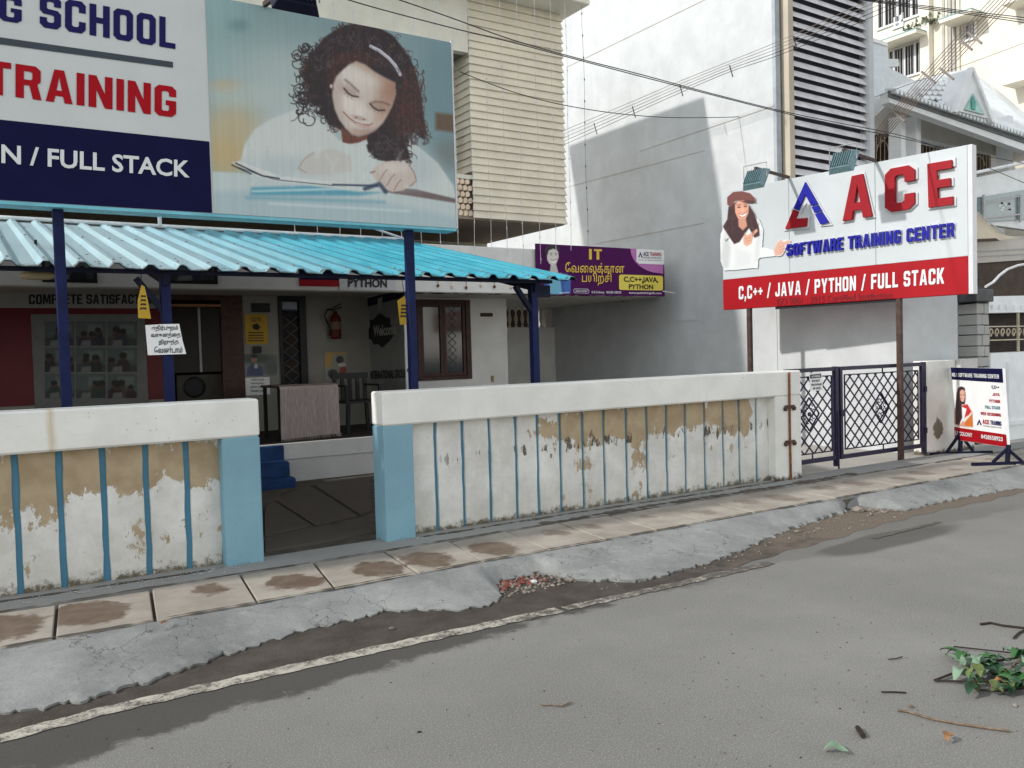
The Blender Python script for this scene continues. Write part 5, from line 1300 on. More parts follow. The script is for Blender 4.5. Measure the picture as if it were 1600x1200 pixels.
for r_ in range(3):
    for c_ in range(3):
        xa, xb = 70 + c_ * 49, 70 + c_ * 49 + 46; ya, yb = 502 + r_ * 41, 502 + r_ * 41 + 38.5
        figure_print(PG(xa, ya), PG(xb, ya), PG(xa, yb), 40, 34, snap(10 + r_ * 3 + c_), 'photograph', po, .002, (0, -1, 0))
# lintel notices
fp = thing('framed_picture', 'black framed picture on the lintel over the maroon poster board', 'picture', (1.35, 10.79, 2.6))
def framed(t, x0, y0, x1, y1, seed):
    board_px('frame', FA, x0, y0, x1, y1, m_ink, t, .03); figure_print(PY(x0 + 4, y0, 10.762), PY(x1 - 4, y0, 10.762), PY(x0 + 4, y1 - 4, 10.762), 40, 20, snap(seed), 'picture', t, .003, (0, -1, 0))
framed(fp, 66, 404, 150, 441, 40)
fp2 = thing('framed_picture', 'black framed pale picture on the lintel over the open shop doorway', 'picture', (2.4, 10.79, 2.6)); framed(fp2, 262, 404, 338, 443, 41)
rp = thing('poster', 'small navy and red poster on the lintel beside the PYTHON plate', 'poster', (3.9, 10.79, 2.6))
board_px('sheet', FA, 468, 415, 529, 447, m_p_navy, rp, .010); board_px('red_strip', FB, 468, 438, 529, 447, m_s_red, rp, .006)
py_ = thing('name_plate', 'white lintel plate reading PYTHON in black letters', 'sign', (4.7, 10.79, 2.6))
board_px('plate', FA, 530, 420, 617, 452.5, m_s_edge, py_, .014)
lettering('PYTHON', lambda x, y: PY(x, y, 10.778), (544, 448), (604.5, 449), (544, 435), m_ink, py_, .004, False, .03)
# bare bulbs and plaster knobs along the lintel
for k, x in enumerate((684, 706, 728, 751, 772, 798, 829)):
    P = FA(x, 446 + (k % 3) * 1.5)
    ORD = 'zeroth first second third fourth fifth sixth seventh eighth ninth tenth eleventh twelfth thirteenth fourteenth fifteenth sixteenth seventeenth'.split()
    solo(MB().lathe((P[0], 10.785, P[2] - .03), [(.004, 0), (.016, .01), (.021, .028), (.012, .046), (.004, .05)], 8).tube([(P[0], 10.785, P[2] + .02), (P[0] + .004, 10.785, P[2] + .12)], .004, 4).build('hanging_bulb', plain_tile if k % 2 else m_rust_or), f'small peach bulb on the lintel, {ORD[k + 1]} from the PYTHON plate', 'bulb', 'bulbs along the porch lintel')
lp = thing('lamp_shade', 'cream saucer shaped lamp under the canopy by the tall billboard post', 'lamp', (0.62, 7.6, 2.2))
P = PY(58, 430, 7.8); MB().lathe((P[0], 7.8, P[2] - .02), [(.02, .09), (.05, .07), (.12, .03), (.13, .01), (.10, -.01), (.02, -.012)], 14).build('shade', plain('cream lamp shade', (.62, .52, .30), .5), lp, smooth=True)
MB().tube([(P[0], 7.8, P[2] + .06), (P[0], 7.8, P[2] + .28)], .012, 6).build('stem', m_black, lp)

# notices on the pier between the doors
solo(board_px('door_plate', WB, 393, 474, 421, 488, m_black, None, .02), 'small black plate above the yellow poster between the two doors', 'plate')
yp = thing('poster', 'yellow poster headed CCTV on the wall between the two doors', 'poster', (3.55, BW, 2))
board_px('sheet', WB, 384, 491, 417, 538, m_yellow, yp, .006)
lettering('CCTV', WF, (392, 502), (408, 502.4), (392, 496), m_ink, yp, -.004, False, .02); flat('camera_mark', WF, [(394, 508), (402, 505), (407, 511), (403, 516), (396, 514)], m_ink, yp, -.004)
for k in range(4): flat('text_rule', WF, [(388, 519 + k * 4.2), (412, 519 + k * 4.2), (412, 520.4 + k * 4.2), (388, 520.4 + k * 4.2)], m_ink, yp, -.004)
solo(board_px('switch_box', WB, 396, 541, 407, 552, m_black, None, .05), 'small black switch box under the yellow poster', 'box')
ph = thing('poster', 'grey photograph of a smiling man stuck under the small black switch box', 'poster', (3.6, BW, 1.6))
board_px('sheet', WB, 378.5, 552, 434, 588, m_grey_board, ph, .004)
def man(p):
    p.fill((128, 134, 130)); p.ell(400, 560, 30, 8, (70, 80, 72), 0, .6); p.ell(425, 575, 14, 12, (84, 90, 84), 0, .6)
    p.poly([(385, 590), (387, 574), (394, 568), (402, 568), (410, 574), (412, 590)], (70, 78, 110), 1); p.ell(397, 561, 4.6, 6, (150, 112, 92)); p.ell(397, 556.5, 4.8, 3, (30, 28, 28)); p.ell(400, 572, 3, 4, (176, 176, 172))
figure_print(PY(379, 552.5, BW - .009), PY(433.5, 552.5, BW - .009), PY(379, 587.5, BW - .009), 60, 40, man, 'picture', ph, .002, (0, -1, 0))
wp = thing('paper_notice', 'white paper notice with Tamil lines under the photograph of a man', 'notice', (3.6, BW, 1.4))
board_px('sheet', WB, 384, 589, 421, 618, m_paper, wp, .004)
for k, t in enumerate(('எதிர்புறம்', 'வாகனத்\u0BC8த', 'நிறுத்த', '\u0BC7வண்டாம்')): lettering(t, WF, (392, 595.5 + k * 5.6), (412, 595.5 + k * 5.6), (392, 591.4 + k * 5.6), m_ink, wp, -.006, False, .01, capped=False)
wy = thing('poster', 'faded yellow and white poster low on the wall by the fire extinguisher', 'poster', (4.8, BW, 1.5))
board_px('sheet', WB, 508, 550, 542, 595, m_grey_board, wy, .004)
def fad(p):
    p.fill((150, 146, 132)); p.poly([(506, 548), (522, 548), (516, 572), (506, 575)], (190, 150, 70), 2); p.poly([(520, 548), (544, 548), (544, 553), (520, 553)], (190, 150, 70), 1)
    p.ell(531, 562, 6, 6, (60, 60, 68)); p.ell(520, 584, 8, 7, (56, 60, 66)); p.ell(536, 580, 6, 8, (150, 70, 56)); p.ell(534, 570, 6, 3, (200, 196, 190))
figure_print(PY(508.5, 550.5, BW - .009), PY(541.5, 550.5, BW - .009), PY(508.5, 594.5, BW - .009), 40, 50, fad, 'picture', wy, .002, (0, -1, 0))
# fire extinguisher
P = WB(522, 530); T = WB(521, 487)
fe = thing('fire_extinguisher', 'red fire extinguisher with black hose hanging on the porch wall', 'extinguisher', (P[0], BW - .09, P[2]))
hh = T[2] - P[2]
MB().lathe((P[0], BW - .09, P[2]), [(.06, 0), (.075, .01), (.078, .04), (.078, hh * .72), (.066, hh * .82), (.03, hh * .9), (.028, hh)], 16).build('cylinder', plain('extinguisher red', (.10, .006, .006), .5), fe, smooth=True)
MB().lathe((P[0], BW - .09, P[2]), [(.0795, hh * .35), (.0795, hh * .62)], 16).build('label_band', m_dim0, fe)
MB().bar((P[0] - .03, BW - .09, P[2] + hh + .02), (P[0] + .10, BW - .09, P[2] + hh + .06), .03, .02).bar((P[0] - .03, BW - .09, P[2] + hh + .05), (P[0] + .09, BW - .09, P[2] + hh + .11), .03, .015).build('handle', m_black, fe)
MB().tube([(P[0] - .02, BW - .09, P[2] + hh + .02), (P[0] - .12, BW - .09, P[2] + hh + .03), (P[0] - .17, BW - .09, P[2] + hh * .82), (P[0] - .13, BW - .09, P[2] + hh * .6), (P[0] - .08, BW - .07, P[2] + hh * .4), (P[0] - .085, BW - .07, P[2] + .05)], .014, 6).build('hose', m_black, fe)
# welcome board standing at right angles to the wall
N0 = PY(633, 540, 10.95); WXX = N0[0]
wx_ = lambda x, y: PX(x, y, WXX); wv = thing('welcome_board', 'grey glass board reading Welcome set across the porch beside the window', 'board', (WXX, 11.5, .58))
yA, yB = N0[1], wx_(568, 540)[1]
m_frost = plain('frosted grey glass', (.17, .18, .175), .3, .5, var=.1)
MB().box(WXX, yA, .62, WXX + .02, min(yB, BW - .02), 2.44).build('sheet', m_frost, wv)
MB().box(WXX - .015, yA - .03, .58, WXX + .03, yA - .002, 2.20).build('edge_post', m_s_edge, wv)
flat('heading_strip', wx_, [(567, 467), (633, 452), (633, 464), (567, 481)], m_navy_dark, wv, .004, (-1, 0, 0))
flat('clip', wx_, [(590.5, 466), (598, 464), (598, 484), (590.5, 485)], m_grey_board, wv, .006, (-1, 0, 0))
g = random.Random(8)
sp_ = [(595 + (24 + 3 * math.sin(5 * t) + g.uniform(-2, 2)) * math.cos(t) * .85, 517 + (24 + g.uniform(-4, 4)) * math.sin(t)) for t in np.linspace(0, 6.1, 26)]
flat('paint_splash', wx_, sp_, m_ink, wv, .004, (-1, 0, 0))
lettering('Welcome', wx_, (584, 525), (620, 522), (584, 509), m_grey_board, wv, .008, False, .03, nrm=(-1, 0, 0))
lettering('" INTERNATIONAL GROUP "', wx_, (576, 592), (638, 590), (576, 580), m_ink, wv, .006, False, .03, nrm=(-1, 0, 0))
# window latch of wall: stain is left to paint.  Table with its cloth
tb = thing('table', 'small dark table standing at the edge of the porch floor', 'table', (3.85, 10.85, .58))
TX0, TX1, TY0, TY1, TZ = 3.27, 4.04, 10.48, 11.15, 1.272
boxo('top', m_dark_brown, tb, (TX0, TY0, TZ - .035, TX1, TY1, TZ - .008))
for x in (TX0 + .04, TX1 - .04):
    for y in (TY0 + .04, TY1 - .04): boxo('leg', m_black, tb, (x - .02, y - .02, .58, x + .02, y + .02, TZ - .036))
m_cl = Mat('pinkish woven cloth', (.36, .30, .29), .95, .1)
wv_ = m_cl.noise(1, 3, .6, m_cl.scaled(m_cl.P(), (140, 140, 8))); m_cl.color(m_cl.mix(m_cl.ramp(wv_, .35, .65), (.33, .265, .255), (.47, .395, .38))); m_cl.bump(m_cl.noise(160, 2), .3, .003); m_cloth = m_cl.m
cb = MB(); NU, NV = 36, 22; gridv = []
for i in range(NU + 1):
    u = i / NU; x = TX0 + .03 + (TX1 + .05 - TX0) * u; row = []
    for k in range(NV + 1):
        v = k / NV; L = .35 + .66
        s_ = v * L
        fold = .012 * math.sin(u * 17 + .6) + .009 * math.sin(u * 31)
        edge = max(0, (u - .93) / .07)
        if s_ < .35: p = (x, TY0 + .35 - s_, TZ - .004 + .0008 * math.sin(u * 20))
        else:
            d = s_ - .35; t = min(1, d / .5)
            p = (x + .02 * t * (u - .5), TY0 - .012 - fold * t - .02 * math.sin(min(1, d / .06) * 1.57), TZ - .004 - d + .03 * t * (u - .2))
        if edge > 0: p = (TX1 + .02 + .015 * edge + .012 * math.sin(k * .7), p[1] + .20 * edge * (1 if s_ > .1 else 0), p[2] - .10 * edge * min(1, s_))
        row.append(cb.bm.verts.new(p))
    gridv.append(row)
for A, B in zip(gridv, gridv[1:]):
    for k in range(NV): cb.bm.faces.new((A[k], B[k], B[k + 1], A[k + 1]))
hem = [tuple(r[-1].co) for r in gridv]
cl = solo(cb.build('tablecloth', m_cloth, smooth=True), 'faded pinkish woven cloth with a fringe hanging over the porch table', 'tablecloth')
fr = MB()
for h in hem:
    for q in range(2): fr.tube([(h[0] + q * .01, h[1], h[2] + .003), (h[0] + q * .01 + rnd.uniform(-.008, .008), h[1] - .004, h[2] - rnd.uniform(.025, .045))], .0035, 3)
tag(fr.build('fringe', m_cloth, cl), kind='stuff')
# black plastic chair
ch = thing('chair', 'black plastic armchair between the cloth covered table and the welcome board', 'chair', (4.55, 11.0, .58))
cx0, cx1, cy0, cy1 = 4.27, 4.80, 10.75, 11.25
boxo('seat', m_black, ch, (cx0, cy0, .98, cx1, cy1, 1.01), )
for x in (cx0 + .025, cx1 - .025):
    for y in (cy0 + .03, cy1 - .03): MB().bar((x, y, .58), (x + (.02 if x < 4.5 else -.02), y, .98), .045, .045, (0, 1, 0)).build('leg', m_black, ch)
    MB().box(x - .025, cy0, 1.20, x + .025, cy1, 1.225).build('arm', m_black, ch); MB().bar((x, cy0 + .03, 1.0), (x, cy0 + .03, 1.2), .04, .04, (0, 1, 0)).build('arm_support', m_black, ch)
bk = MB().box(cx0, cy1 - .02, 1.30, cx1, cy1 + .02, 1.38)
for i in range(5): bk.box(cx0 + .02 + i * .11, cy1 - .015, 1.0, cx0 + .07 + i * .11, cy1 + .015, 1.30)
bk.build('backrest', m_black, ch)
# inside the shop doorway
ctn = thing('counter', 'dim wooden counter inside the open shop doorway', 'counter', (2.8, 13, .58))
IN = lambda x, y: PY(x, y, 12.9)
board_px('top', IN, 266, 570, 368, 574, m_metal, ctn, .3); board_px('front_panel', lambda x, y: PY(x, y, 12.95), 268, 574, 366, 640, m_dark_brown, ctn, .05)
au = thing('air_conditioner', 'pale fan unit under the counter in the open shop doorway', 'fan unit', (2.7, 12.6, .9))
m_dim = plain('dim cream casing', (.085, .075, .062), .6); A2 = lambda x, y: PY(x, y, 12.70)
board_px('casing', A2, 272, 584, 344, 640, m_dim, au, .25)
P = PY(304, 605, 12.449); MB().lathe((P[0], 12.449, P[2]), [(.13, 0), (.15, -.012), (.125, -.02), (.12, -.004)], 20, 'Y').build('fan_guard', m_black, au)
rb = thing('notice_board', 'dull red notice leaning on the counter in the open shop doorway', 'notice', (2.6, 12.5, 1.5))
R3 = lambda x, y: PY(x, y, 12.55); board_px('sheet', R3, 283, 540, 336, 570, plain('dull brick red board', (.22, .05, .03), .6), rb, .01); board_px('rim', lambda x, y: PY(x, y, 12.56), 281, 538, 338, 572, m_dim, rb, .008)
lettering('CCTV', lambda x, y: PY(x, y, 12.537), (312, 551), (328, 551), (312, 546), m_dim, rb, .002, False, .02)
# notices hanging in front of the posts
tn = thing('paper_notice', 'sunlit white paper notice in Tamil taped to a navy canopy post', 'notice', (1.27, 6.75, 1.65))
TN = lambda x, y: PY(x, y, 6.752)
MB().prism([TN(227, 508), TN(254, 506.5), TN(280, 506), TN(285, 531), TN(291, 553), TN(231, 555)], (0, .002, 0)).build('sheet', m_paper, tn)
for t, bl, br, tl in (('எதிர்புறம்', (237, 518.5), (278, 517.5), (237, 508.5)), ('வாகனத்\u0BC8த', (236, 529.5), (282, 528.5), (236, 519.5)), ('நிறுத்த', (248, 540), (279, 539), (248, 530.5)), ('\u0BC7வண்டாம்', (241, 551.5), (285, 551), (241, 541.5))):
    lettering(t, TN, bl, br, tl, m_ink, tn, .003, False, .022, capped=False)
def pennant(label, pts, X):
    Y = 6.70; q = [PY(x, y, Y) for x, y in pts]
    t = thing('pennant', label, 'pennant', q[0]); MB().prism(q, (0.0, .003, 0)).build('sheet', m_yellow, t)
    cx = sum(p[0] for p in pts) / len(pts)
    for k, yy in enumerate((.34, .46, .58, .70)):
        y0 = min(p[1] for p in pts); y1 = max(p[1] for p in pts); y = y0 + (y1 - y0) * yy; w = 3.2 + 4.5 * yy
        flat('lettering', lambda a, b: PY(a, b, Y - .002), [(cx - w * .8, y - 1.8), (cx + w * .7, y - 1.5), (cx + w * .7, y + 1.6), (cx - w * .2, y + .4), (cx - w * .8, y + 1.8)], m_ink, t, .002)
    MB().tube([q[0] + np.array([0, 0, .0]), q[0] + np.array([.01, .06, .14])], .003, 4).build('string', m_ink, t)
pennant('yellow paper pennant hanging in front of the maroon poster board', [(221, 445), (226, 448), (231, 470), (236, 498), (216, 497), (215, 470)], 0)
pennant('yellow paper pennant hanging beside the welcome board', [(632, 462), (635, 474), (641, 508), (625, 507), (621, 470)], 0)
solo(MB().box(*[v for v in (7.40, BW - .012, 1.12, 7.45, BW - .002, 1.22)]).build('peel_mark', plain('olive patch', (.28, .24, .12), .9)), 'small olive patch low on the white wall beside the brown window', 'patch')

# ================================================================== strings of lights hanging from the roof edge
xs_ = [3.6, 3.9, 4.2, 4.48, 4.78, 5.06, 5.36, 5.66, 5.94, 6.20, 6.47, 6.74, 7.02, 7.33, 7.62, 7.90, 8.22]
for i, x in enumerate(xs_):
    z1 = 6.86; z0 = [3.12, 3.0, 2.75, 2.9, 3.05][i % 5] if x < 8 else 2.7; Y = 10.56
    t = thing('light_string', f'thin light string, {ORD[len(xs_) - i]} from the outer roof corner, hanging from the eave', 'light string', (x, Y, z1), 'light strings along the roof edge')
    pts = [(x + .008 * math.sin(z * 3 + i), Y + .004 * math.sin(z * 5), z) for z in np.linspace(z1, z0, 14)]
    MB().tube(pts, .0042 if x < 8 else .003, 4).build('wire', m_s_edge if x < 8 else m_cable, t)
    b = MB()
    for z in np.arange(z0 + .05, z1, .33): b.lathe((x + .008 * math.sin(z * 3 + i), Y - .003, z), [(.002, 0), (.009, .01), (.009, .03), (.002, .04)], 5)
    b.build('lamps', m_s_edge if x < 8 else m_cable, t)['kind'] = 'stuff'

# ================================================================== overhead cables
def cable(label, plane, pts, r, mat, group=None, name='cable', n=6):
    P = [plane(*p) for p in pts]
    if len(P) > 2:   # smooth through the points
        out = []
        for i in range(len(P) - 1):
            a, b, c, d = P[max(i - 1, 0)], P[i], P[i + 1], P[min(i + 2, len(P) - 1)]
            for t in np.linspace(0, 1, 6, endpoint=False): out.append(.5 * ((2 * b) + (-a + c) * t + (2 * a - 5 * b + 4 * c - d) * t * t + (-a + 3 * b - 3 * c + d) * t ** 3))
        P = out + [P[-1]]
    return solo(MB().tube(P, r, n).build(name, mat), label, 'cable', group)
K7 = lambda x, y: PY(x, y, 6.0)
cable('upper of two close black cables sagging from over the billboard', K7, [(480, -45), (600, -8), (700, 26), (800, 62), (906, 92), (1000, 116), (1100, 143), (1215, 172), (1300, 190), (1420, 215), (1520, 252), (1680, 320)], .0042, m_cable)
cable('lower of two close black cables sagging from over the billboard', K7, [(440, -40), (545, 0), (700, 42), (800, 66), (905, 94), (1000, 119), (1100, 145), (1215, 174), (1300, 194), (1400, 214), (1500, 236), (1680, 270)], .0042, m_cable)
cable('thin black wire from behind the billboard dipping across the blank wall', lambda x, y: PY(x, y, 9.5), [(718, 112), (800, 143), (885, 165), (990, 180), (1090, 184), (1220, 178), (1345, 158), (1430, 128), (1520, 97), (1700, 30)], .0055, m_cable)
for k, dy in enumerate((-3.5, -1, 1.5)):
    cable(f'black cable crossing high before the apartment block, {ORD[k + 1]} from the top', lambda x, y, dy=dy: PY(x, y, 6.6), [(1250, -14 + dy * .5), (1345, -1 + dy * .6), (1440, 12 + dy), (1520, 22 + dy), (1600, 33 + dy * 1.6), (1700, 48 + dy * 2.2)], .006, m_cable, 'cables above the apartment block')
KX = lambda x, y: PX(x, y, 9.6)
for k in range(5):
    d = (k - 2) * 1.0
    cable(f'thin bare wire across the blank wall, {ORD[k + 1]} from the top of its bundle', KX, [(840, 232 + d * 6), (888, 212 + d * 5.6), (980, 172 + d * 5), (1060, 137 + d * 4.6), (1140, 104 + d * 4.2), (1220, 74 + d * 5.5), (1350, 18 + d * 7), (1480, -40 + d * 8)], .0042, m_wire if k < 3 else m_cable, 'bare wires across the blank wall', 'wire', 4)
for k, (x, y) in enumerate(((928, 200), (988, 174), (1062, 140), (1140, 110), (1240, 66))):
    P = KX(x, y - 8); Q = KX(x + 5, y + 10)
    solo(MB().tube([P, (P + Q) / 2, Q], .008, 5).build('wire_spacer', m_cable), f'tiny dark spacer on the bare wires, {ORD[k + 1]} from the clapboard bay', 'spacer', 'spacers on the bare wires')
KB = lambda x, y: PX(x, y, 12.9)
for k in range(7):
    o_ = k * 6.2
    cable(f'brown wire rising steeply past the tiled roof, {ORD[k + 1]} from the upper edge', KB, [(1338 + o_ * .5, 250), (1356 + o_ * .6, 222), (1400 + o_ * .75, 166), (1460 + o_ * .9, 96), (1520 + o_, 30), (1575 + o_ * 1.1, -30)], .007, plain('brown wire', (.20, .14, .11), .6) if k == 0 else bpy.data.materials['brown wire'], 'steep wires past the tiled roof', 'wire', 4)
for k, (x, y) in enumerate(((1392, 172), (1440, 112), (1468, 106), (1497, 60), (1512, 50))):
    P = KB(x, y); Q = KB(x + 22, y + 18)
    solo(MB().bar(P, Q, .03, .03).build('wire_spacer', m_wire), f'brown spacer bar across the steep wires, {ORD[k + 1]} from the bottom', 'spacer', 'spacers on the steep wires')

# ================================================================== neighbours on the far side of the gate
def pp(Y, pts, d=.2): return [PY(x, y, Y) for x, y in pts], (0, d, 0)
def solidpx(name, Y, pts, d, mat, parent): q, v = pp(Y, pts, d); return MB().prism(q, v).build(name, mat, parent)
m_stone = weathered('grey quarry stone', (.42, .42, .405), streak=.1, spots=.6, dirt=(.09, .09, .085), bump=.6)
m_nwhite = weathered('neighbour white paint', (.84, .86, .87), streak=.12, spots=.1, bump=.1)
m_ncream = weathered('apartment cream paint', (.80, .75, .64), streak=.25, spots=.08, bump=.1, dirt=(.3, .27, .22))
sp2 = thing('stone_pillar', 'slim grey stone block pillar with a dark cap beside the white pier', 'pillar', (11.6, 6.5, .1))
YP = 6.62; xl, xr = PY(1527, 520, YP)[0], PY(1545.5, 520, YP)[0]
MB().box(xl + .01, YP + .012, .10, xr - .01, YP + .28, 2.12).build('core', m_ink, sp2)
z = .14
k = 0
while z < 2.1:
    h = rnd.uniform(.135, .165); s_ = xl + (xr - xl) * (.42 if k % 2 else .60)
    for a, b in ((xl, s_ - .006), (s_ + .006, xr)):
        o = rnd.uniform(-.012, .008)
        MB().hexa([wobbly(q, rnd, .004) for q in [(a, YP + o, z), (b, YP + o, z), (b, YP + .29, z), (a, YP + .29, z), (a, YP + o, z + h - .012), (b, YP + o, z + h - .012), (b, YP + .29, z + h - .012), (a, YP + .29, z + h - .012)]]).build('stone', m_stone, sp2, .006)
    z += h; k += 1
MB().box(xl - .12, YP - .06, 2.125, xr + .02, YP + .34, 2.30).build('cap', plain('dark grey cap', (.07, .07, .075), .6, var=.3), sp2, .01)
for i in range(4): MB().hexa([(xl - .10 - i * .015, YP - .05 + i * .05, 2.301 + i * .05), (xr - .20, YP - .05 + i * .05, 2.301 + i * .05), (xr - .20, YP + .2, 2.301 + i * .05), (xl - .10, YP + .2, 2.301 + i * .05), (xl - .08, YP, 2.345 + i * .05), (xr - .24, YP, 2.345 + i * .05), (xr - .24, YP + .2, 2.345 + i * .05), (xl - .08, YP + .2, 2.345 + i * .05)]).build('cap_tile', m_ink, sp2)
cw = thing('compound_wall', 'white compound wall with raised strips beyond the grey stone pillar', 'wall', (13, 6.6, .1))
boxo('wall', m_nwhite, cw, (xr + .002, 6.60, .08, 17, 6.80, PY(1570, 551, 6.6)[2]))
for x in (PY(1573, 600, 6.6)[0], PY(1573, 600, 6.6)[0] + 1.2): boxo('raised_strip', m_nwhite, cw, (x, 6.565, .5, x + .06, 6.598, 1.27))
boxo('ledge', m_nwhite, cw, (xr + .01, 6.57, .34, 17, 6.599, .40))
# scrolled grille and its lintel above that wall
sg = thing('scroll_grille', 'dark opening with cream scrolled ironwork above the white compound wall', 'grille', (12.4, 6.6, 1.4))
zb_ = PY(1570, 551, 6.6)[2]; zt_ = PY(1570, 489, 6.66)[2]
m_scroll = plain('cream scrollwork', (.52, .46, .34), .6)
boxo('dark_backing', m_dark, sg, (xr + .01, 6.92, zb_, 17, 6.95, zt_ + .02))
for zz in (PY(1570, 510, 6.65)[2], PY(1570, 531, 6.65)[2]): boxo('rail', m_scroll, sg, (xr + .01, 6.64, zz - .008, 17, 6.66, zz + .008))
for x in (PY(1590, 520, 6.65)[0], PY(1590, 520, 6.65)[0] + .7): boxo('bar', m_scroll, sg, (x, 6.635, zb_ - .002, x + .025, 6.665, zt_))
za_ = (PY(1570, 510, 6.65)[2] + PY(1570, 531, 6.65)[2]) / 2
for i in range(14):
    x = xr + .10 + i * .155; s = 1 if i % 2 else -1
    MB().tube([(x + (.055 - .006 * t) * math.cos(s * t), 6.65, za_ + (.075 - .008 * t) * math.sin(t)) for t in np.linspace(0, 6.6, 20)], .010, 5).build('scroll', m_scroll, sg)
solidpx('lintel', 6.64, [(1545, 463), (1640, 461), (1640, 487), (1545, 489)], .3, m_nwhite, sg)
for i in range(6): solidpx('drop', 6.615, [(1551 + i * 11.5, 476), (1557 + i * 11.5, 479.5), (1551 + i * 11.5, 483.5)], .024, m_nwhite, sg)
# carport: dark underside, front beam, curved white pipe, cloth shade
cp = thing('carport', 'dark brown sheet carport roof behind the scrolled ironwork', 'carport', (13, 8, 2))
solidpx('roof', 8.4, [(1514, 410), (1660, 396), (1660, 462), (1514, 462)], .9, m_dark_brown, cp)
solidpx('side_wall', 8.36, [(1514, 378), (1660, 372), (1660, 402), (1514, 412)], .03, m_grey_soffit, cp)
for y0, y1 in ((384, 386), (392, 394)): solidpx('slat', 8.34, [(1514, y0 + 8), (1660, y0), (1660, y1), (1514, y1 + 8)], .02, m_metal, cp)
solidpx('edge_beam', 8.0, [(1512, 374), (1556, 372), (1562, 376), (1512, 378)], .1, m_rust, cp)
solo(MB().tube([PY(x, y, 7.6) for x, y in ((1540, 448), (1552, 441), (1562, 430), (1574, 421), (1590, 415), (1625, 409))], .022, 8).build('curved_pipe', m_s_edge), 'white pipe curving up across the dark carport roof', 'pipe')
ca = thing('shade_cloth', 'cream cloth awning stretched beside the white sign edge under the glass balcony', 'awning', (13, 8.2, 2.6))
solidpx('cloth', 8.2, [(1510, 318), (1518, 325), (1540, 346), (1566, 366), (1590, 372), (1560, 375), (1510, 374)], .03, plain('cream canvas', (.66, .58, .45), .9, var=.08, scale=3), ca)
MB().tube([PY(1517, 323, 8.15), PY(1540, 343, 8.15), PY(1568, 364, 8.15)], .012, 5).build('hem_pipe', m_s_edge, ca)
# balcony house with a scalloped tile eave
bh = thing('tiled_house', 'white house with scalloped tile eave, small gable and a glass balcony front', 'house', (17, 12, .1))
solidpx('wall', 13.0, [(1340, 150), (1700, 190), (1700, 420), (1340, 420)], .3, m_nwhite, bh)
solidpx('balcony_front', 10.0, [(1505, 282), (1700, 240), (1700, 372), (1505, 345)], .15, m_nwhite, bh)
MB().tube([PY(1500, 275, 9.9), PY(1600, 254, 9.9), PY(1700, 233, 9.9)], .035, 8).build('hand_rail', m_nwhite, bh)
gf = solidpx('glass_front', 9.95, [(1530, 308), (1640, 290), (1640, 340), (1530, 347)], .045, plain('green grey glass', (.20, .26, .26), .2, .5, var=.1), bh)
solidpx('glass_frame', 9.90, [(1537, 316), (1598, 304), (1598, 306.5), (1537, 318.5)], .03, m_metal, gf); solidpx('glass_frame', 9.90, [(1537, 340), (1598, 333), (1598, 335.5), (1537, 342.5)], .03, m_metal, gf)
for x in (1537, 1594): solidpx('glass_frame', 9.898, [(x, 304), (x + 2.6, 304), (x + 2.6, 347), (x, 347)], .03, m_metal, gf)
gg = random.Random(4)
for k in range(12):
    x = 1558 + gg.uniform(0, 20); y = 316 + gg.uniform(0, 14); solidpx('etched_leaf', 9.945, [(x, y), (x + 4, y - 3), (x + 6, y), (x + 3, y + 2)], .004, m_s_edge, gf)
solidpx('floor_slab', 9.0, [(1552, 368), (1700, 372), (1700, 394), (1590, 392), (1590, 384), (1552, 382)], .8, m_grey_soffit, bh)
for pts in ([(1354, 212), (1404, 206), (1404, 260), (1354, 260)], [(1440, 226), (1482, 236), (1482, 270), (1440, 270)], [(1511, 236), (1548, 243), (1548, 268), (1511, 276)]):
    w = solidpx('window', 12.95, pts, .04, m_brown_wood, bh)
    x0_, x1_ = pts[0][0], pts[1][0]
    for i in range(8):
        x = x0_ + 2 + (x1_ - x0_ - 4) * i / 7; MB().tube([PY(x, pts[0][1] + 2, 12.92), PY(x, pts[2][1] - 2, 12.92)], .012, 4).build('grille_bar', m_scroll, w)
    cxx = (x0_ + x1_) / 2
    MB().tube([PY(cxx + 9 * math.cos(t), pts[0][1] + 24 - 16 * math.sin(t), 12.9) for t in np.linspace(0, 3.14, 10)], .014, 4).build('grille_arch', m_scroll, w)
for x in (1408, 1432, 1576): solidpx('column', 11.2, [(x, 180), (x + 7, 181), (x + 7, 270), (x, 271)], .3, m_nwhite, bh)
# eave: soffit, fascia, scalloped tile ends and the tiled slope above
solidpx('soffit', 11.6, [(1352, 196), (1392, 158), (1700, 262), (1700, 278), (1440, 214), (1352, 204)], .05, m_grey_soffit, bh)
E0, E1 = PY(1388, 141, 10.6), PY(1640, 226, 10.6)
solidpx('fascia', 10.6, [(1388, 143), (1640, 228), (1640, 250), (1390, 160)], .2, m_nwhite, bh)
solidpx('eave_shadow_strip', 10.57, [(1389, 141), (1640, 226), (1640, 237), (1389, 151)], .028, plain('painted eave shadow', (.16, .165, .17), .8), bh)  # dark strip that paints in the shadow between the scalloped tile ends
m_rooftile = plain('white roof tile', (.74, .78, .80), .6, var=.10, scale=3)
NT = 46; bt = None
for i in range(NT):
    P = E0 + (E1 - E0) * (i / NT); Q = E0 + (E1 - E0) * ((i + 1) / NT); D = (Q - P) * .5; C0 = (P + Q) / 2
    C0 = C0 + np.array([0, -.16, 0.0])
    pts = [C0 + D * math.cos(t) * .80 - np.array([0, 0, 1]) * np.linalg.norm(D) * 1.5 * math.sin(t) for t in np.linspace(0, math.pi, 7)]
    MB().prism(pts, (0, .25, .06)).build('ridge_tile', m_rooftile, bh)
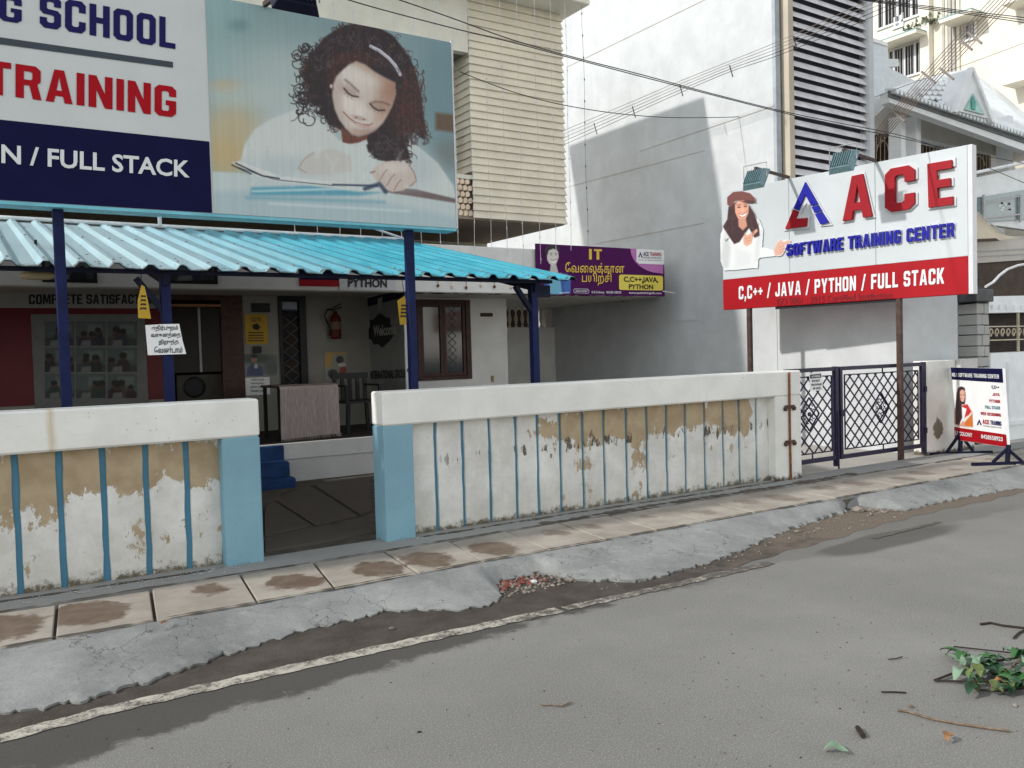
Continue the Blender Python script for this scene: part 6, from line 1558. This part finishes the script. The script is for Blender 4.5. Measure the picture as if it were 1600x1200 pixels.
rs_ = [PY(1388, 140, 10.65), PY(1640, 225, 10.65), PY(1640, 200, 13.0), PY(1512, 107, 13.0), PY(1430, 125, 12.3)]
MB().prism(rs_, (0, .05, -.12)).build('slope', m_rooftile, bh)
rn_ = np.cross(rs_[1] - rs_[0], rs_[3] - rs_[0]); rn_ /= np.linalg.norm(rn_); rn_ *= np.sign(rn_[2])
def on_roof(x, y): d = ray(x, y); return EYE + d * ((rn_ @ (rs_[0] - EYE)) / (rn_ @ d))
for r_ in range(9):
    for c_ in range(9):
        x = 1432 + c_ * 9.5 + (4 if r_ % 2 else 0); y = 120 + r_ * 7.5 + (x - 1432) * .03
        if y > 138 + (x - 1390) * .335 - 4 or x > 1510 + (y - 120) * -.3 or y < 129 - (x - 1430) * .22: continue
        MB().prism([on_roof(a, b_) + rn_ * (.05 if k_ > 1 else .025) for k_, (a, b_) in enumerate(((x, y), (x + 9, y + .4), (x + 8.5, y + 6), (x + 4.5, y + 8), (x + .5, y + 6)))], -rn_ * .02).build('shingle', m_rooftile, bh)
gb = solidpx('gable', 10.4, [(1520, 106), (1553, 190), (1547, 186), (1500, 174), (1494, 172)], .5, m_nwhite, bh)
solidpx('gable_light', 10.36, [(1522, 146), (1539, 179), (1508, 171)], .03, plain('pale green glass', (.30, .50, .46), .3, var=.15), gb); solidpx('gable_motif', 10.34, [(1521, 150), (1525, 160), (1524, 172), (1519, 170), (1518, 158)], .015, plain('green motif', (.03, .30, .22), .4), gb)
solidpx('barge_board', 10.34, [(1519, 104), (1523, 106), (1556, 192), (1551, 191)], .1, m_nwhite, gb); solidpx('barge_board', 10.33, [(1519, 104), (1522, 108), (1497, 176), (1491, 174)], .1, m_nwhite, gb)
ph_ = thing('parapet_house', 'pale bluish white stepped parapet between the louvres and the tiled roof', 'building', (17.5, 15, .1))
solidpx('wall', 15.0, [(1330, 50), (1386, 69), (1387, 74), (1388, 92), (1404, 92), (1405, 103), (1388, 105), (1430, 126), (1430, 320), (1330, 320)], 2.0, plain('bluish white paint', (.62, .68, .73), .8, var=.06), ph_)
solidpx('coping', 14.95, [(1330, 47), (1387, 67), (1387, 72), (1330, 53)], 2.1, m_nwhite, ph_)
# cream apartment block behind
AX = 25.0
ab = thing('apartment_block', 'tall cream apartment block with grilled windows rising behind the tiled roof', 'building', (AX, 20, 0))
ya_, yb_ = 27.0, 11.0
boxo('wall', m_ncream, ab, (AX, yb_, .1, AX + 8, ya_, 22))
def rect(x0, y0, x1, y1): a, b = PX(x0, y0, AX), PX(x1, y1, AX); return a[1], b[1], min(a[2], b[2]), max(a[2], b[2])
def awin(x0, y0, x1, y1, nb, ledge=True):
    yy0, yy1, z0, z1 = rect(x0, y0, x1, y1); lo, hi = min(yy0, yy1), max(yy0, yy1)
    w = boxo('window', m_dark, ab, (AX - .02, lo, z0, AX + .02, hi, z1))
    boxo('frame', m_nwhite, w, (AX - .06, lo - .06, z0 - .06, AX - .021, hi + .06, z0)); boxo('frame', m_nwhite, w, (AX - .06, lo - .06, z0, AX - .021, lo, z1 + .05))
    for i in range(3): boxo('mullion', m_nwhite, w, (AX - .05, lo + (hi - lo) * (i + .5) / 3 - .03, z0, AX - .021, lo + (hi - lo) * (i + .5) / 3 + .03, z1))
    b = MB()
    for i in range(nb): yq = lo + (hi - lo) * (i + .5) / nb; b.box(AX - .075, yq - .012, z0, AX - .055, yq + .012, z1)
    b.build('bars', m_metal, w)['kind'] = 'stuff'
    if ledge:
        l = MB().box(AX - .75, lo - .3, z1 + .06, AX - .001, hi + .3, z1 + .16).build('sunshade', m_ncream, ab)
        MB().box(AX - .76, lo - .31, z1 + .161, AX - .002, hi + .31, z1 + .19).build('sunshade_rim', plain('teal rim', (.20, .36, .36), .7) if 'teal rim' not in bpy.data.materials else bpy.data.materials['teal rim'], ab)
awin(1390, 82, 1440, 112, 12); awin(1372, -12, 1436, 22, 12, False); awin(1397, 28, 1410, 39, 1, False); awin(1506, 42, 1524, 58, 5)
for x0, y0, x1, y1 in ((1586, 122, 1625, 135), (1586, -4, 1625, 9)):
    yy0, yy1, z0, z1 = rect(x0, y0, x1, y1); boxo('sunshade', m_ncream, ab, (AX - .7, min(yy0, yy1), z0 + .1, AX - .001, max(yy0, yy1), z1 - .05))
for x in (1474, 1479, 1484, 1490, 1497):
    P = PX(x, 20, AX - .05); MB().tube([(AX - .05, P[1], 5), (AX - .05, P[1], 20)], .045, 6).build('drain_pipe', m_ncream if x % 2 else m_grey_soffit, ab)
yy0, yy1, z0, z1 = rect(1442, -20, 1444, 120); boxo('pilaster', m_ncream, ab, (AX - .22, yy1 - .3, .2, AX - .001, yy1, 21.9))
for i in range(7):   # weeds sprouting from a ledge
    P = PX(1432 + i * 4, 40 + (i % 3) * 3, AX - .3)
pl = thing('wall_plant', 'small dry plant sprouting from the cream apartment wall above its grilled window', 'plant', PX(1446, 42, AX - .05))
lf = MB(); 
for i in range(70):
    P = PX(1446, 42, AX - .15); a = rnd.uniform(-1.4, 1.4); r_ = rnd.uniform(.1, .62)
    c = vec(P) + Vector((rnd.uniform(-.2, .1), r_ * math.sin(a) * 1.2, r_ * math.cos(a) * .5)); d = Vector((rnd.uniform(-.1, .1), rnd.uniform(-.09, .09), rnd.uniform(-.06, .06)))
    lf.face([c - d, c + Vector((.03, .02, .05)), c + d, c + Vector((-.02, .03, -.05))])
lf.build('leaves', plain('dry leaf', (.13, .14, .09), .8, var=.4), pl)['kind'] = 'stuff'
MB().tube([PX(1446, 55, AX - .02), PX(1446, 44, AX - .12)], .02, 5).build('stem', m_rust, pl)
# tree at the edge of the view
tr = thing('tree', 'bushy light green tree showing beyond the scalloped tile eave', 'tree', (20, 14.5, .1))
TC = PY(1612, 188, 14.5)
MB().tube([(TC[0] + .5, 14.8, .1), (TC[0] + .45, 14.7, 2.5), (TC[0] + .3, 14.6, TC[2] - .3), (TC[0], 14.5, TC[2] + .3)], [.16, .13, .08, .03], 8).build('trunk', m_rust, tr)
lf = MB()
for i in range(1500):
    th, phi = rnd.uniform(0, 6.28), rnd.uniform(-1, 1); r_ = rnd.uniform(.3, 1) ** .5 * (1 + .25 * math.sin(th * 3) + .2 * math.sin(phi * 6 + th))
    c = vec(TC) + Vector((math.cos(th) * r_ * .9, math.sin(th) * r_ * .8, phi * .75))
    d = Vector((rnd.gauss(0, 1), rnd.gauss(0, 1), rnd.gauss(0, .6))).normalized() * .075; s = d.cross(Vector((rnd.gauss(0, 1), rnd.gauss(0, 1), 1))).normalized() * .03
    lf.face([c - d, c + s, c + d, c - s])
m_leaf = Mat('tree leaf', (.10, .17, .045), .6, .3); m_leaf.color(m_leaf.mix(m_leaf.ramp(m_leaf.noise(2.5, 4), .3, .7), (.055, .11, .025), (.17, .24, .07)))
tag(lf.build('crown', m_leaf.m, tr), kind='stuff')

# ================================================================== rubble and litter
m_brick = plain('broken brick', (.15, .055, .042), .95, var=.35, scale=18, bump=.5)
m_pebble = plain('broken mortar', (.20, .175, .15), .95, var=.3, scale=14, bump=.5)
def chunk(c, r_, mat, name, parent=None, seed=0):
    g = random.Random(seed); b = MB(); bmesh.ops.create_icosphere(b.bm, subdivisions=1, radius=1.0)
    sx, sy, sz = r_ * g.uniform(.7, 1.3), r_ * g.uniform(.6, 1.1), r_ * g.uniform(.4, .7); a = g.uniform(0, 6)
    for v in b.bm.verts:
        k = g.uniform(.72, 1.15); x, y, z_ = v.co.x * sx * k, v.co.y * sy * k, v.co.z * sz * k
        v.co = (c[0] + x * math.cos(a) - y * math.sin(a), c[1] + x * math.sin(a) + y * math.cos(a), c[2] + z_ + sz * .6)
    return b.build(name, mat, parent)
small = MB()
def scatter(n, xr_, yr_, z, rmin, rmax):
    for i in range(n):
        x, y, r_ = rnd.uniform(*xr_), rnd.uniform(*yr_), rnd.uniform(rmin, rmax)
        q = [(x + r_ * math.cos(t) * rnd.uniform(.6, 1.2), y + r_ * math.sin(t) * rnd.uniform(.6, 1.2)) for t in (0, 1.3, 2.5, 3.8, 5)]
        top = small.bm.verts.new((x, y, z + r_ * .8)); vs = [small.bm.verts.new((a, b, z)) for a, b in q]
        for i_ in range(5): small.bm.faces.new((vs[i_], vs[(i_ + 1) % 5], top))
scatter(190, (2.93, 3.52), (4.72, 5.07), .006, .006, .02); scatter(160, (5.2, 7.3), (4.62, 5.1), .005, .004, .014); scatter(60, (7.15, 7.4), (4.85, 5.2), .006, .01, .025); scatter(90, (3.5, 5.2), (4.45, 4.66), .005, .003, .010)
tag(small.build('rubble', m_pebble), kind='stuff')
smb, small = small, MB(); scatter(70, (2.98, 3.42), (4.88, 5.06), .006, .01, .03); tag(small.build('rubble', m_brick), kind='stuff')
for k, (px_, py_, r_, mt, lb) in enumerate([(834, 908, .030, m_s_edge, 'white broken tile chip lying in the pothole of brick rubble'), (858, 893, .035, m_pebble, 'grey mortar lump among the brick rubble in the pothole'), (876, 873, .030, m_pebble, 'pale mortar lump at the far lip of the brick rubble pothole'), (890, 906, .040, m_pebble, 'rounded grey stone at the edge of the brick rubble pothole'),
                                          (838, 884, .035, m_brick, 'red brick fragment in the middle of the pothole rubble'), (816, 893, .03, m_brick, 'red brick fragment near the crumbling end of the pothole'), (1340, 797, .06, m_pebble, 'pale stone in the broken notch of the cement apron'), (1361, 803, .035, m_pebble, 'small stone beside the notch in the cement apron'), (1247, 829, .035, m_pebble, 'upright chip of cement under the broken apron edge'), (1278, 825, .03, m_pebble, 'flat chip of cement under the broken apron edge')]):
    P = PZ(px_, py_, .015); solo(chunk((P[0], P[1], .002), r_, mt, 'stone_chip', None, k), lb, 'stone')
def leaf_mesh(b, c, L, W, ang, curl, tilt=0.0):
    c = Vector(c); f = Vector((math.cos(ang), math.sin(ang), math.sin(tilt))); s = Vector((-math.sin(ang), math.cos(ang), 0)); n = 6; rows = []
    for i in range(n + 1):
        t = i / n; w = W * math.sin(math.pi * min(1, t * .93 + .05)) ** .8; h = curl * (math.sin(math.pi * t) + .5 * math.sin(2.6 * math.pi * t + ang))
        m_ = c + f * (t - .5) * L + Vector((0, 0, h + .004)); rows.append([b.bm.verts.new(m_ + s * w + Vector((0, 0, w * .5))), b.bm.verts.new(m_), b.bm.verts.new(m_ - s * w + Vector((0, 0, w * .35)))])
    for A, B in zip(rows, rows[1:]):
        b.bm.faces.new((A[0], B[0], B[1], A[1])); b.bm.faces.new((A[1], B[1], B[2], A[2]))
    return b
m_lf = [plain('fresh green leaf', (.035, .105, .030), .5, .3, var=.3), plain('pale leaf underside', (.17, .25, .17), .65, .2, var=.2), plain('dark green leaf', (.018, .058, .026), .45, .4, var=.3), plain('yellow green leaf', (.10, .13, .04), .6, var=.3), plain('dry brown leaf', (.24, .12, .05), .8, var=.35)]
m_twig = plain('dry twig', (.16, .12, .085), .9, var=.35, scale=30); m_twigd = plain('dark twig', (.03, .022, .018), .9, var=.3)
def gz(x, y, z=.012): return PZ(x, y, z)
fb = thing('fallen_branch', 'fallen leafy branch with green leaves lying on the road', 'branch', gz(1560, 1055, 0))
for pts, r_, mt in (([(1460, 1063), (1500, 1048), (1540, 1035), (1600, 1026), (1660, 1018)], .006, m_twigd), ([(1462, 1063), (1520, 1065), (1590, 1066), (1660, 1065)], .005, m_twigd), ([(1560, 1062), (1578, 1046), (1596, 1028), (1640, 1010)], .006, m_twig), ([(1490, 1010), (1545, 1016), (1600, 1022)], .004, m_twigd), ([(1530, 1078), (1560, 1080), (1610, 1074)], .005, m_twigd)):
    MB().tube([gz(x, y, .012 + .006 * i) for i, (x, y) in enumerate(pts)], r_, 5).build('stem', mt, fb)
g = random.Random(12)
LV = [(1481, 1017, .085, 0), (1492, 1022, .08, 2), (1486, 1029, .07, 1), (1503, 1026, .09, 0), (1516, 1030, .09, 2), (1526, 1037, .09, 1), (1538, 1032, .10, 0), (1551, 1030, .09, 0), (1531, 1045, .10, 1), (1545, 1058, .13, 1), (1517, 1080, .095, 2), (1556, 1042, .09, 0), (1566, 1037, .08, 2), (1565, 1074, .09, 4), (1576, 1080, .08, 3), (1586, 1075, .09, 2), (1594, 1060, .09, 0), (1588, 1050, .08, 4), (1598, 1046, .08, 4), (1600, 1078, .09, 3), (1572, 1058, .08, 0), (1582, 1066, .09, 2), (1560, 1082, .07, 3), (1610, 1068, .1, 0), (1606, 1036, .08, 1), (1575, 1021, .07, 1), (1541, 1040, .08, 2), (1509, 1036, .06, 1)]
LV += [(g.uniform(1500, 1640), g.uniform(1024, 1080), g.uniform(.06, .10), g.choice([0, 0, 1, 2, 2, 3, 4])) for _ in range(34)]
LV = [q for q in LV if q[0] > 1478 + abs(q[1] - 1022) * .55]
for x, y, L, m_i in LV:
    MB_ = MB(); P = gz(x, y, .01 + g.uniform(0, .03)); leaf_mesh(MB_, P, L, L * .30, g.uniform(-.6, 3.6), g.uniform(.005, .03), g.uniform(-.3, .3)).build('leaf', m_lf[m_i if m_i != 4 or g.random() < .4 else 2], fb, smooth=True)
P = gz(1306, 1174); b = MB(); leaf_mesh(b, (P[0], P[1], .01), .092, .026, -.95, .014); solo(b.build('fallen_leaf', m_lf[1], smooth=True), 'single pale green leaf lying by itself on the road near a dark stub', 'leaf')
P0_, P1_ = gz(1340, 1137), gz(1349, 1150); solo(MB().tube([P0_, P1_], .011, 7).build('dark_stub', m_twigd), 'short dark woody stub lying on the road', 'twig')
for lb, pts, r_, mt in (('long pale curved twig lying on the road below the leafy branch', [(1402, 1109), (1420, 1112), (1455, 1123), (1500, 1131), (1540, 1137), (1578, 1142)], .006, m_twig), ('thin twig with a forked pale tip above the long curved twig', [(1377, 1081), (1395, 1081), (1416, 1082)], .004, m_twigd),
                        ('bent dark twig lying alone in the middle of the road', [(845, 1101), (862, 1101), (878, 1103), (893, 1097)], .004, m_twig), ('dark rough stick at the road side beyond the leafy branch', [(1532, 975), (1548, 973), (1566, 977), (1600, 981), (1650, 985)], .007, m_twigd), ('short forked dark stick beside the dark rough stick', [(1584, 997), (1592, 989), (1602, 984)], .006, m_twigd), ('thin wavy twig beside the white road line', [(1388, 1030), (1400, 1029), (1410, 1026)], .003, m_twigd)):
    solo(MB().tube([gz(x, y, .008) for x, y in pts], r_, 5).build('twig', mt), lb, 'twig')
for lb, x, y, r_, mt in (('white pebble lying between the kerb and the road line', 612, 985, .022, m_pebble), ('tan stone against the crumbling apron edge', 94, 1095, .028, m_pebble), ('grey stone near the leafy branch', 1586, 1104, .016, m_pebble), ('pale twig stump beside the long curved twig', 1424, 1106, .014, m_twig), ('small dark clod flattened on the road', 655, 1145, .010, m_twigd)):
    P = gz(x, y, 0); solo(chunk((P[0], P[1], .002), r_, mt, 'pebble', None, int(x)), lb, 'stone')
P = gz(1481, 1155); b = MB(); leaf_mesh(b, (P[0], P[1], .01), .06, .02, .4, .02); solo(b.build('fallen_leaf', m_lf[4], smooth=True), 'curled orange brown leaf near the long curved twig', 'leaf')
P = PZ(257, 977, .12); b = MB(); leaf_mesh(b, (P[0], P[1], .125), .05, .015, .7, .012); solo(b.build('fallen_leaf', m_lf[4], smooth=True), 'small orange leaf on the seam of the paving slabs', 'leaf')
small = MB()
for i in range(420):
    x = rnd.uniform(.3, 7) if i < 250 else rnd.uniform(2.2, 4.6); y = rnd.uniform(2.2, 4.25) if i < 250 else rnd.uniform(1.7, 3.2); r_ = rnd.uniform(.002, .0065)
    q = [(x + r_ * math.cos(t) * rnd.uniform(.5, 1.6), y + r_ * math.sin(t) * rnd.uniform(.5, 1.3)) for t in (0, 1.5, 3, 4.6)]
    top = small.bm.verts.new((x, y, r_)); vs = [small.bm.verts.new((a, b_, .001)) for a, b_ in q]
    for k in range(4): small.bm.faces.new((vs[k], vs[(k + 1) % 4], top))
tag(small.build('litter', plain('mixed litter', (.12, .10, .08), .9, var=.9, scale=9)), kind='stuff')
small = MB()
for i in range(230):     # lime flakes fallen along the wall foot
    x = rnd.uniform(.1, 1.6) if i < 110 else rnd.uniform(2.9, 7.3); y = 6.19 - abs(rnd.gauss(0, .07)); r_ = rnd.uniform(.003, .010); a = rnd.uniform(0, 6)
    small.face([(x + r_ * math.cos(a + t) * rnd.uniform(.6, 1.3), y + r_ * math.sin(a + t), .1425 + rnd.uniform(0, .003)) for t in (0, 1.4, 2.9, 4.5)])
tag(small.build('paint_flakes', m_s_edge), kind='stuff')
